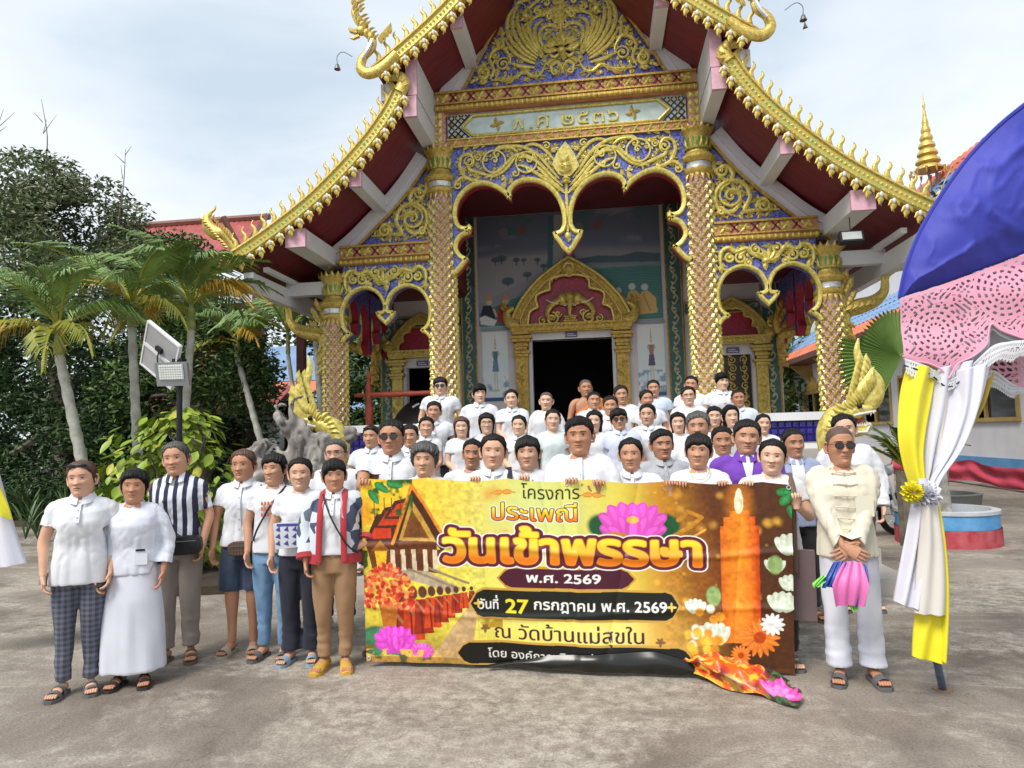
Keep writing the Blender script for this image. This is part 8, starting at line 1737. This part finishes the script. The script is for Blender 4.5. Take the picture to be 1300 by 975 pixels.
    for x, y, r in ((472, 812, 20), (486, 838, 26), (530, 842, 16)): q = px(x, y); cv.ell(q[0], q[1], r/545*AS, r*.62/238, L_(54, 120, 84)); cv.ell(q[0], q[1], r*.7/545*AS, r*.4/238, L_(84, 150, 100), 0, .5, .6)
    def lotus(x, y, s_, c1, up=PI/2):
        q = px(x, y)
        for k, (w_, ln) in enumerate(((1.35, .9), (-1.35, .9), (1., 1.05), (-1., 1.05), (.65, 1.05), (-.65, 1.05), (.32, 1.), (-.32, 1.), (0, .95))): cv.petal(q[0], q[1], up-w_, s_*ln, s_*.26, tuple(v*(.8+.05*k) for v in c1))
        for w_ in (1.1, -1.1, .5, -.5, 0): cv.petal(q[0], q[1]-s_*.12, up-w_, s_*.75, s_*.22, c1)
    lotus(498, 828, .13, L_(226, 70, 200)); lotus(534, 836, .07, L_(230, 90, 190)); 
    for x, w_ in ((780, -.3), (846, .3)): q = px(x, 672); cv.ell(q[0], q[1], .10, .075, L_(20, 84, 44), w_)
    lotus(812, 680, .19, L_(222, 80, 190)); q = px(812, 660); cv.ell(q[0], q[1], .03, .02, L_(240, 190, 80))
    # candle
    o1, o2 = L_(240, 110, 16), L_(206, 66, 8)
    def cyl(x0, x1, y0, y1):
        a, b = px(x0, y1), px(x1, y0); m = (X > a[0]) & (X < b[0]) & (Y > a[1]) & (Y < b[1]); t = (X-a[0])/(b[0]-a[0]); sh = np.clip(np.sin(np.clip(t, 0, 1)*PI*.9+.35), 0, 1)[..., None]; nn = cv.noise(34, 3, 3., 1, .8)[..., None]
        col = np.array(o2)*(1-sh)+np.array(L_(255, 146, 36))*sh; col = col*(.7+.6*nn); cv.c = np.where(m[..., None], np.clip(col, 0, 1), cv.c)
    cyl(922, 960, 656, 676); cyl(918, 964, 668, 812); cyl(930, 953, 648, 660)
    q = px(941, 612+28); cv.ell(q[0], q[1], .05, .11, L_(255, 150, 40), 0, .95, .6); cv.petal(q[0], q[1]-.05, PI/2, .14, .022, L_(255, 240, 190)); 
    for s_, x, y, r in ((0, 1001, 690, .075), (0, 982, 716, .05), (0, 1000, 738, .055), (0, 990, 762, .07), (0, 908, 800, .075), (0, 886, 768, .05)):
        q = px(x, y); [cv.petal(q[0], q[1]-r*.7, PI/2+w_, r*1.5, r*.42, L_(214, 226, 200)) for w_ in (.7, -.7, .35, -.35, 0)]
    for x, y in ((982, 716), (908, 755)): q = px(x, y); cv.ell(q[0], q[1], .035, .05, L_(150, 180, 110)); 
    for _ in range(26): x, y = rs_.uniform(876, 915), rs_.uniform(770, 828); q = px(x, y); cv.ell(q[0], q[1], .02, .022, rs_.choice((L_(240, 236, 210), L_(236, 190, 60), L_(226, 150, 40))), 0, .3)
    for x, y, r in ((962, 806, .10), (938, 826, .05)):
        q = px(x, y)
        for k in range(16): cv.petal(q[0], q[1], k*PI/8, r, r*.16, L_(240, 120, 20))
        cv.ell(q[0], q[1], r*.3, r*.3, L_(190, 70, 10))
    q = px(978, 790); [cv.petal(q[0], q[1], k*PI/6, .06, .012, L_(240, 240, 236)) for k in range(12)]
    for x, y, w_ in ((985, 625, .2), (993, 622, -.4), (1000, 640, -1.2), (990, 640, .9), (478, 612, -.6), (470, 622, -1.), (494, 612, -.2)): q = px(x, y); cv.petal(q[0], q[1], w_, .09, .022, L_(30, 130, 60))
    # bottom flower litter
    cv.fill(cv.sstep(.5, .62, cv.noise(30, 3, 6.))*(Y < .07)*(U < .6), L_(236, 190, 90)); cv.fill((Y < .03)*.5, L_(120, 60, 20))
    # gold swashes behind the title
    cv.line([px(735, 690), px(790, 678), px(850, 690), px(884, 668), px(896, 656), px(880, 650), px(868, 662)], .012, L_(198, 134, 40)); cv.line([px(740, 698), px(800, 690), px(862, 698), px(900, 672)], .007, L_(226, 170, 70))
    # painterly grain of the artwork
    gr = cv.noise(60, 3, 8.)[..., None]; gl = ((U < .30)|(U > .72))[..., None]; cv.c = np.clip(cv.c*np.where(gl, .62+.78*gr, .93+.14*gr), 0, 1)
    # plaques
    def plaque(x0, x1, y0, y1, bg_, rim):
        for g_, col in ((3, rim), (0, bg_)):
            cv.poly([px(x0-g_, (y0+y1)/2), px(x0+8, y0+4-g_), px(x0+16, y0-g_), px(x1-16, y0-g_+1), px(x1-8, y0+4-g_), px(x1+g_, (y0+y1)/2), px(x1-8, y1-4+g_), px(x1-16, y1+g_), px(x0+16, y1+g_-1), px(x0+8, y1-4+g_)], col)
    plaque(640, 812, 723, 748, L_(74, 18, 40), L_(206, 150, 50)); plaque(602, 866, 751, 786, L_(20, 22, 14), L_(206, 160, 70)); plaque(582, 880, 818, 846, L_(14, 14, 12), L_(206, 160, 70))
    for x, y in ((612, 768), (857, 770)): q = px(x, y); [cv.petal(q[0], q[1], k*PI/2, .025, .006, L_(226, 180, 80)) for k in range(4)]
    # small ornaments beside the headings
    for x, y, s_ in ((648, 626, 1), (762, 630, -1)):
        q = px(x, y); cv.line([px(x-16, y), px(x+16, y)], .004, L_(214, 140, 40)); cv.petal(q[0], q[1], 0, .05*s_ if s_ > 0 else .05, .015, L_(220, 140, 40)); cv.petal(q[0], q[1], PI, .05, .015, L_(220, 140, 40))
    for x, y in ((620, 800), (842, 812)): q = px(x, y); [cv.petal(q[0], q[1], k, .025, .007, L_(120, 80, 40)) for k in (0, 1.2, 2.2, 3.2, 4.6)]
paint()
def print_text(body, x0, x1, ybase, cap, col, bold=0., dx=0, dy=0, top=None):
    """lettering printed into the sheet: the glyph outlines are filled into the print at photo tracing x0..x1, baseline ybase"""
    AS = cv.asp; me = text_mesh(body, 1., 0, 0, 4); v = np.array([q.co for q in me.vertices]); me0 = text_mesh(body, 1., 0, 0, 2); v0 = np.array([q.co for q in me0.vertices]); a, b = v0[:, 0].min(), v0[:, 0].max(); bpy.data.meshes.remove(me0)
    me.calc_loop_triangles(); tri = np.array([t.vertices[:] for t in me.loop_triangles]); bpy.data.meshes.remove(me)
    X_ = x0+(v[:, 0]-a)*(x1-x0)/(b-a)+dx; Y_ = ybase+.0127*(X_-x0)-v[:, 1]*cap/.62+dy; U = (X_-458)/545.*AS; W = 1-(Y_-607-.012*(X_-458))/238.
    SS = 3; gx = (U/AS*(cv.nx-1)+.5)*SS; gy = (W*(cv.ny-1)+.5)*SS; M_ = np.zeros((cv.ny*SS, cv.nx*SS), bool)
    for i, j, k in tri:
        xs, ys = gx[[i, j, k]], gy[[i, j, k]]; xa, xb, ya, yb = int(max(0, xs.min())), int(min(M_.shape[1]-1, xs.max()+1)), int(max(0, ys.min())), int(min(M_.shape[0]-1, ys.max()+1))
        if xb <= xa or yb <= ya: continue
        PX, PY = np.meshgrid(np.arange(xa, xb)+.5, np.arange(ya, yb)+.5); e = []
        for m, n_ in ((0, 1), (1, 2), (2, 0)): e.append((xs[n_]-xs[m])*(PY-ys[m])-(ys[n_]-ys[m])*(PX-xs[m]))
        M_[ya:yb, xa:xb] |= ((e[0] >= -.01)&(e[1] >= -.01)&(e[2] >= -.01))|((e[0] <= .01)&(e[1] <= .01)&(e[2] <= .01))
    if bold > 0:
        ry = bold*cap/.62/238*(cv.ny-1)*SS; rx = ry*((x1-x0)/(b-a)/545.*(cv.nx-1))/(cap/.62/238*(cv.ny-1)); D_ = M_.copy(); yy_, xx_ = np.nonzero(M_); y0_, y1_, x0_, x1_ = max(0, yy_.min()-60), yy_.max()+60, max(0, xx_.min()-60), xx_.max()+60; S_ = M_[y0_:y1_, x0_:x1_]; O_ = S_.copy()
        for q in range(int(-ry), int(ry)+1):
            w2 = int(rx*math.sqrt(max(0, 1-(q/max(ry, 1e-6))**2))); C = np.zeros_like(S_)
            for p_ in range(-w2, w2+1): C |= np.roll(S_, p_, 1)
            O_ |= np.roll(C, q, 0)
        M_[y0_:y1_, x0_:x1_] = O_
    m = M_.reshape(cv.ny, SS, cv.nx, SS).mean((1, 3))
    if top is not None:
        h = np.clip((cv.Y-W.min())/(W.max()-W.min()), 0, 1)[..., None]; h = np.clip((h-.12)/.5, 0, 1); colr = np.array(col)*(1-h)+np.array(top)*h; cv.c = cv.c*(1-m[..., None])+colr*m[..., None]
    else: cv.fill(m, col)
WHT, BRN, MRN = srgb(250, 248, 240), srgb(90, 44, 16), srgb(96, 20, 46); G1, G2 = srgb(236, 124, 12), srgb(255, 228, 60)
print_text('โครงการ', 672, 746, 633, 15, srgb(30, 26, 14), .010)
for c_, b_, t_ in ((WHT, .085, None), (BRN, .055, None), (G1, .018, G2)): print_text('ประเพณี', 634, 742, 661, 18, c_, b_, top=t_)
T_ = 'วันเข้าพรรษา'
for c_, b_, t_ in ((WHT, .150, None), (MRN, .125, None), (srgb(226, 150, 34), .052, None), (G1, .034, G2)): print_text(T_, 570, 893, 714, 33, c_, b_, top=t_)
print_text('พ.ศ. 2569', 676, 770, 740, 10, WHT, .022)
print_text('วันที', 613, 638, 775, 10.5, WHT, .014); print_text('่', 635, 636.6, 772, 10.5, WHT, .014)
print_text('27', 648, 677, 779, 15, srgb(250, 226, 50), .026); print_text('กรกฎาคม พ.ศ. 2569', 685, 851, 774, 11, WHT, .020)
print_text('ณ วัดบ้านแม่สุขใน', 632, 822, 812, 15, srgb(72, 24, 60), .016)
print_text('โดย องค์การบริหารส่วนตำบลวังซ้าย', 622, 858, 837, 9, WHT, .008)
def bfn(x, y):
    return bsurf(x/cv.asp, y)-np.array(BN.location)
VIN = mat('printed_vinyl', rough=.32, vc='col', spec=.5)
bo = panel('printed_sheet', cv, bfn, VIN, BN, vec=True)
# the lower edge folded up over itself, hiding part of the last line
T = MB(); us = np.linspace(.30, .84, 60); rows = []
for k in range(7):
    t = k/6; q = bsurf(us, .135*t*np.clip(np.sin((us-.30)/.54*PI)*1.3, 0, 1)*(.35+.65*(us-.3)/.54)+.0+.004, .012+.03*math.sin(t*PI)); q[:, 2] += .010*np.sin(us*37)*math.sin(t*PI); rows.append([tuple(r) for r in q])
T.loft(rows, closed=False, cap=False); T.build('folded_hem', mat('vinyl_black_print', (.012, .012, .010), .25), BN, fixn=False)
# bunched corner lying on the ground at the right: orange print with a pink lotus
cc = Canvas(150, 90, 1.6); nn = cc.noise(5, 4, 3.); n2 = cc.noise(13, 3, 6.)
cc.c[:] = srgb(232, 96, 30); cc.fill(cc.sstep(.45, .62, nn), srgb(196, 50, 20)); cc.fill(cc.sstep(.55, .68, n2)*.8, srgb(246, 196, 60)); cc.fill(cc.sstep(.6, .7, nn)*.7, srgb(60, 30, 20)); cc.fill(cc.sstep(1.05, 1.3, cc.X+.2*nn), srgb(54, 44, 40)); cc.fill(cc.sstep(.5, .6, n2)*(cc.X > 1.1)*.5, srgb(70, 140, 70))
for w_ in (1.2, -1.2, .8, -.8, .4, -.4, 0): cc.petal(1.32, .14, PI/2-w_, .30, .07, srgb(236, 70, 160))
for w_ in (.9, -.9, .3, -.3): cc.petal(1.32, .10, PI/2-w_, .24, .06, srgb(246, 120, 190))
def corner(x, y):
    s, t = x/1.6, y
    p0 = np.stack([_bl[0]+0*s, 0*s, 0*s], -1)
    tx = np.interp(s, [0, .25, .6, 1], [P(872, 840, YBN)[0], P(905, 840, YBN-.1)[0], P(960, 840, YBN-.25)[0], P(1010, 870, YBN-.4)[0]])
    zt = np.interp(s, [0, .2, .4, .7, 1], [.07, .145, .13, .10, .02]); zb = np.interp(s, [0, .2, .5, .8, 1], [.03, .01, .005, .005, .004])
    yf = np.interp(s, [0, .3, .7, 1], [-7.50, -7.72, -7.84, -7.98]); yb = np.interp(s, [0, 1], [-7.47, -7.60])
    bl = np.sin(t*PI)*.045*(1-.4*s); wr = .016*np.sin(s*38+t*6)*np.sin(t*PI)+.012*np.sin(t*21+s*14)
    return np.stack([tx+.03*np.sin(t*9+s*5), yf+(yb-yf)*t, zb+(zt-zb)*t**.8+bl+np.maximum(wr, -.004)+.006], -1)-np.array(BN.location)
panel('bunched_corner', cc, corner, VIN, BN, vec=True)
T = MB()
for u, v in ((.006, .985), (.994, .985), (.006, .02), (.5, .985)):
    q = bsurf(np.array(u), np.array(v), .004); a = np.linspace(0, 2*PI, 13); T.tube([(q[0]+.012*math.cos(k), q[1], q[2]+.012*math.sin(k)) for k in a], .003, 5, up=(0, 1, 0))
T.build('eyelet', SILVER, BN)
# ================================================================ CLOTH CANOPY AT THE RIGHT
YC = -7.75
cp = thing('cloth_canopy', 'royal blue cloth canopy with pink cut-out lace and white trim at the right edge', 'canopy', (3.2, YC, 0))
CBL = mat('royal_blue_cloth', (.030, .036, .34), .62, col2=(.042, .052, .42), vs=2.5, bump=.12, bs=9)
def dsp(pts): return [P(x, y, YC) for x, y in pts]
edge = catmull([tuple(q) for q in dsp([(1142, 378), (1150, 340), (1166, 298), (1190, 255), (1225, 205), (1262, 165), (1300, 133), (1360, 88), (1440, 35), (1540, -30)])], 8)
low = catmull([tuple(q) for q in dsp([(1142, 378), (1180, 366), (1220, 352), (1260, 337), (1300, 322), (1380, 292), (1480, 256), (1600, 210)])], 8)
n = 90; e2 = np.stack([np.interp(np.linspace(0, 1, n), np.linspace(0, 1, len(edge)), edge[:, i]) for i in range(3)], 1); l2 = np.stack([np.interp(np.linspace(0, 1, n), np.linspace(0, 1, len(low)), low[:, i]) for i in range(3)], 1)
V = []
for j in range(41):
    t = j/40; q = l2*(1-t)+e2*t; s = np.linspace(0, 1, n); bul = .10*math.sin(t*PI)*np.sin(np.clip(s*1.2, 0, 1)*PI)
    w1 = vnoise(np.stack([q[:, 0]*5+q[:, 2]*4, q[:, 2]*3-q[:, 0]*2, 0*s+2], 1)); w2 = vnoise(np.stack([q[:, 0]*11-q[:, 2]*7, q[:, 2]*9+q[:, 0]*6, 0*s+9], 1))
    wr = -.028*(1-np.abs(2*w1-1))**5-.012*(1-np.abs(2*w2-1))**5; wr = wr*min(1, t*6)*min(1, (1-t)*6); V.append(np.stack([q[:, 0], q[:, 1]-bul+wr, q[:, 2]], 1))
V = np.array(V).reshape(-1, 3); i_ = np.arange(41*n).reshape(41, n); F = np.stack([i_[:-1, :-1], i_[:-1, 1:], i_[1:, 1:], i_[1:, :-1]], -1).reshape(-1, 4)
o = npmesh('blue_sheet', V-np.array(cp.location), F, CBL, cp, True); m = o.modifiers.new('thick', 'SOLIDIFY'); m.thickness = .004
mb = MB(); mb.tube(e2[::3], .012, 6, up=(0, 1, 0)); mb.build('edge_pipe', CBL, cp)
# pink lace: a felt band really cut through, in front of a white net
LW = np.array([.0]); top_ = l2
def lace_band(name, px_top, px_bot, yy, m, holes, parent, nx=420, ny=150, scal=None):
    a = catmull([tuple(P(x, y, yy)) for x, y in px_top], 8); b = catmull([tuple(P(x, y, yy)) for x, y in px_bot], 8)
    s = np.linspace(0, 1, nx); A = np.stack([np.interp(s, np.linspace(0, 1, len(a)), a[:, i]) for i in range(3)], 1); B = np.stack([np.interp(s, np.linspace(0, 1, len(b)), b[:, i]) for i in range(3)], 1)
    t = np.linspace(0, 1, ny); G_ = A[None]*(1-t[:, None, None])+B[None]*t[:, None, None]; G_[..., 1] += .012*np.sin(G_[..., 0]*16)*t[:, None]-.008*np.sin(G_[..., 2]*20)
    i_ = np.arange(nx*ny).reshape(ny, nx); F = np.stack([i_[:-1, :-1], i_[:-1, 1:], i_[1:, 1:], i_[1:, :-1]], -1).reshape(-1, 4); c = (G_[:-1, :-1]+G_[1:, 1:])/2; keep = ~holes(c[..., 0].ravel(), c[..., 2].ravel(), np.repeat(t[:-1], nx-1), np.tile(s[:-1], ny-1))
    F = F[keep]; used = np.unique(F); mp_ = -np.ones(nx*ny, int); mp_[used] = np.arange(len(used))
    o = npmesh(name, G_.reshape(-1, 3)[used]-np.array(parent.location), mp_[F], m, parent, True); md = o.modifiers.new('thick', 'SOLIDIFY'); md.thickness = .003; return o
CX = [(2.40, 2.08, .17), (2.78, 2.30, .19), (3.20, 2.55, .19), (3.62, 2.72, .19)]
def paisley(x, z, t, s):
    d = np.full(x.shape, 9.); a = np.zeros(x.shape); R = np.ones(x.shape)
    for cx, cz, r in CX:
        q = np.hypot(x-cx, z-cz); k = q < d; a = np.where(k, np.arctan2(z-cz, x-cx), a); R = np.where(k, r, R); d = np.where(k, q, d)
    ring = np.sin(d*185); pet = np.sin(a*(8+np.floor(d*185/2/PI)*3)+np.floor(d*185/PI)*1.7+d*20); h = (ring > .25)*(pet > -.1)*(d > .02)
    n_ = vnoise(np.stack([x*55, z*55, x*0], 1)); h2 = (np.abs(np.sin(x*95+3*np.sin(z*34)))*np.abs(np.sin(z*98+3*np.sin(x*32))) > .5)&(n_ > .38)
    h = np.where(d < R*.9, h > 0, h2); border = (t < .05)|(t > .93); return h & ~border & (s > .012)
PINKL = mat('pink_felt', (.78, .33, .46), .8, col2=(.84, .42, .54), vs=5); NET = mat('white_net', (.52, .56, .62), .8)
pt_ = [(1142, 379), (1180, 367), (1220, 353), (1260, 338), (1300, 323), (1400, 285), (1500, 250)]
pb_ = [(1146, 452), (1160, 458), (1180, 462), (1196, 470), (1204, 480), (1216, 462), (1236, 452), (1252, 436), (1258, 412), (1272, 420), (1300, 430), (1330, 436), (1352, 420), (1360, 380), (1420, 390), (1500, 370)]
lace_band('pink_lace', pt_, pb_, YC-.035, PINKL, paisley, cp, 560, 170)
lace_band('white_net', pt_, [(x, y+8) for x, y in pb_], YC-.012, NET, lambda x, z, t, s: np.zeros(x.shape, bool), cp, 120, 20)
mb = MB(); q = catmull([tuple(P(x, y, YC-.05)) for x, y in pb_], 8); mb.tube(q, .006, 5); mb.build('pink_lace_rim', PINKL, cp)
WLACE = mat('white_lace', (.74, .75, .78), .8)
wt_ = [(1148, 455), (1180, 466), (1204, 482), (1230, 466), (1258, 440), (1280, 434), (1300, 432), (1360, 430), (1450, 410)]; wb_ = [(1150, 474), (1166, 482), (1186, 480), (1204, 496), (1222, 486), (1236, 482), (1250, 470), (1266, 458), (1284, 460), (1300, 452), (1370, 450), (1450, 436)]
def wl_h(x, z, t, s):
    return ((np.sin(s*520) > .2)&(t > .12)&(t < .26))|((np.sin(s*330) > .35)&(t > .40)&(t < .52))|((np.abs(np.sin(s*210)) < .55)&(t > .66)&(t < .86))|((t > .93)&(np.sin(s*260) > .1))
lace_band('white_lace_trim', wt_, wb_, YC-.05, WLACE, wl_h, cp, 700, 44)
mb = MB(); q = catmull([tuple(P(x, y+9, YC-.056)) for x, y in wt_], 10)
for i in range(0, len(q)-3, 4): mb.tube(q[i:i+3], .0045, 4)
mb.build('black_stitches', BLK, cp, kind='stuff')
# far side of the canopy: second lace valance seen beneath the first
lace_band('rear_pink_lace', [(1238, 450), (1270, 445), (1300, 440), (1400, 430)], [(1238, 478), (1262, 472), (1282, 486), (1300, 492), (1400, 500)], YC+.35, PINKL, lambda x, z, t, s: (np.abs(np.sin(x*80+2*np.sin(z*50)))*np.abs(np.sin(z*85)) > .5)&(t > .06)&(t < .94), cp, 260, 60)
lace_band('rear_white_lace', [(1236, 476), (1262, 470), (1282, 484), (1300, 490), (1400, 498)], [(1238, 498), (1262, 492), (1284, 506), (1300, 500), (1400, 512)], YC+.34, WLACE, wl_h, cp, 300, 36)
# pole
mb = MB(); b0 = G(1197, 876); t0 = P(1189, 838, YC-.04); mb.tube([b0, t0, P(1182, 760, YC+.03), P(1178, 700, YC+.06), P(1166, 560, YC+.12), P(1160, 400, YC+.14)], .021, 12); mb.build('pole', mat('blue_grey_pole', (.07, .10, .17), .5, .3, col2=(.12, .16, .24), vs=14, bump=.2), cp)
mb = MB(); mb.lathe([(.05, 0), (.05, .008), (.0, .01)], tuple(b0*np.array((1, 1, 0))), 16); mb.build('base_plate', mat('rusty_plate', (.28, .17, .10), .8), cp)
# drapes gathered by a rosette
def drape(name, pxl, pxr, yy, m, parent, pleats=5, depth=.03, n=34, ph=0., jag=0.):
    """pxl/pxr: left and right edges traced down the cloth"""
    a = catmull([tuple(P(x, y, yy)) for x, y in pxl], 8); b = catmull([tuple(P(x, y, yy)) for x, y in pxr], 8); k = min(len(a), len(b)); s = np.linspace(0, 1, 60)
    A = np.stack([np.interp(s, np.linspace(0, 1, len(a)), a[:, i]) for i in range(3)], 1); B = np.stack([np.interp(s, np.linspace(0, 1, len(b)), b[:, i]) for i in range(3)], 1); V = []
    for i in range(60):
        for j in range(n):
            t = j/(n-1); w_ = np.linalg.norm(B[i]-A[i]); q = A[i]*(1-t)+B[i]*t; dd = min(depth, w_*.22+.004); q = q+np.array((0, dd*math.sin(t*pleats*2*PI+ph+s[i]*1.6)-.045*math.sin(t*PI), .0 if i < 59 else jag*math.sin(t*17))); V.append(q)
    i_ = np.arange(60*n).reshape(60, n); F = np.stack([i_[:-1, :-1], i_[:-1, 1:], i_[1:, 1:], i_[1:, :-1]], -1).reshape(-1, 4)
    o = npmesh(name, np.array(V)-np.array(parent.location), F, m, parent, True); md = o.modifiers.new('thick', 'SOLIDIFY'); md.thickness = .003; return o
CYEL = mat('yellow_satin', (.80, .70, .015), .45, col2=(.88, .78, .03), vs=5, sheen=.1); CWS = mat('white_satin', (.70, .70, .78), .45, var=.04, sheen=.1); CIV = mat('ivory_satin', (.70, .66, .60), .5, var=.04)
dr = thing('drape', 'yellow and white satin drape tied to the canopy pole by a ruffled rosette', 'drape', (2.3, YC, 0))
drape('yellow_drape', [(1152, 462), (1143, 500), (1141, 550), (1148, 590), (1160, 625)], [(1188, 470), (1182, 505), (1174, 545), (1170, 580), (1174, 625)], YC-.02, CYEL, dr, 1.5, .02)
drape('white_drape', [(1180, 470), (1176, 520), (1172, 560), (1172, 600), (1170, 628)], [(1262, 450), (1250, 505), (1228, 560), (1196, 600), (1182, 628)], YC+.0, CWS, dr, 3, .03, ph=1.)
drape('white_drape', [(1215, 470), (1214, 520), (1200, 570), (1182, 606), (1174, 628)], [(1256, 460), (1246, 510), (1226, 562), (1196, 602), (1184, 628)], YC-.05, CWS, dr, 2, .02, ph=2.)
drape('ivory_lining', [(1184, 475), (1176, 540), (1176, 600), (1174, 626)], [(1222, 470), (1216, 530), (1200, 580), (1180, 626)], YC+.03, CIV, dr, 2, .02)
drape('yellow_back', [(1240, 490), (1232, 520), (1215, 555)], [(1262, 470), (1248, 515), (1222, 560)], YC+.08, mat('amber_satin', (.50, .34, .03), .5), dr, 1, .01)
drape('white_tail', [(1158, 640), (1150, 690), (1140, 745), (1136, 765)], [(1184, 640), (1188, 690), (1184, 745), (1182, 778)], YC-.08, CWS, dr, 3, .028, ph=.6, jag=.01)
drape('ivory_tail', [(1166, 640), (1166, 690), (1162, 740), (1160, 778)], [(1188, 640), (1196, 690), (1200, 740), (1200, 780)], YC-.12, CIV, dr, 1.5, .014, ph=2., jag=.004)
drape('yellow_tail', [(1178, 636), (1184, 680), (1190, 730), (1190, 780), (1188, 835)], [(1190, 636), (1198, 680), (1202, 730), (1203, 780), (1200, 842)], YC-.07, CYEL, dr, 1, .01)
drape('yellow_tail', [(1164, 776), (1160, 800), (1157, 832)], [(1200, 778), (1201, 805), (1201, 842)], YC-.06, CYEL, dr, 1.5, .02, ph=2.)
def ruffle(name, c, R, m, parent, seed=0, layers=4):
    mb = MB(); r = random.Random(seed)
    for l_ in range(layers):
        R0 = R*(1-l_*.2); na = 72; rows = []
        for k in range(4):
            t = k/3; row = []
            for i in range(na):
                a = 2*PI*i/na; rr_ = R0*(.25+.75*t); row.append((c[0]+rr_*math.cos(a), c[1]-.012*l_-.02+.020*t*math.sin(a*(11+l_)+seed)-.02*t*(l_*.6), c[2]+rr_*math.sin(a)*(1+.06*math.sin(a*5))))
            rows.append(row)
        mb.loft(rows, cap=False)
    return mb.build(name, m, parent, fixn=False)
c1 = P(1172, 628, YC-.10); c2 = P(1156, 624, YC-.12)
ruffle('white_rosette', c1, .088, CWS, dr, 1, 5); ruffle('yellow_rosette', c2, .060, CYEL, dr, 4, 4)
# second drape reaching into the frame at the far left
d2 = thing('drape', 'end of a white and yellow drape at the far left edge of the photograph', 'drape', tuple(P(0, 690, -7.4)*np.array((1, 1, 0))))
drape('white_drape', [(-60, 560), (-70, 620), (-80, 680), (-80, 735)], [(-8, 575), (8, 640), (22, 690), (30, 716)], -7.4, CWS, d2, 4, .03)
drape('yellow_drape', [(-40, 540), (-44, 580), (-30, 610), (-10, 630)], [(-20, 560), (-2, 615), (10, 645), (14, 662)], -7.46, CYEL, d2, 2, .015)
mb = MB(); q = P(-70, 600, -7.4); mb.tube([(q[0], q[1], 0), (q[0], q[1], 2.6)], .02, 10); mb.build('pole', MATS['blue_grey_pole'], d2)
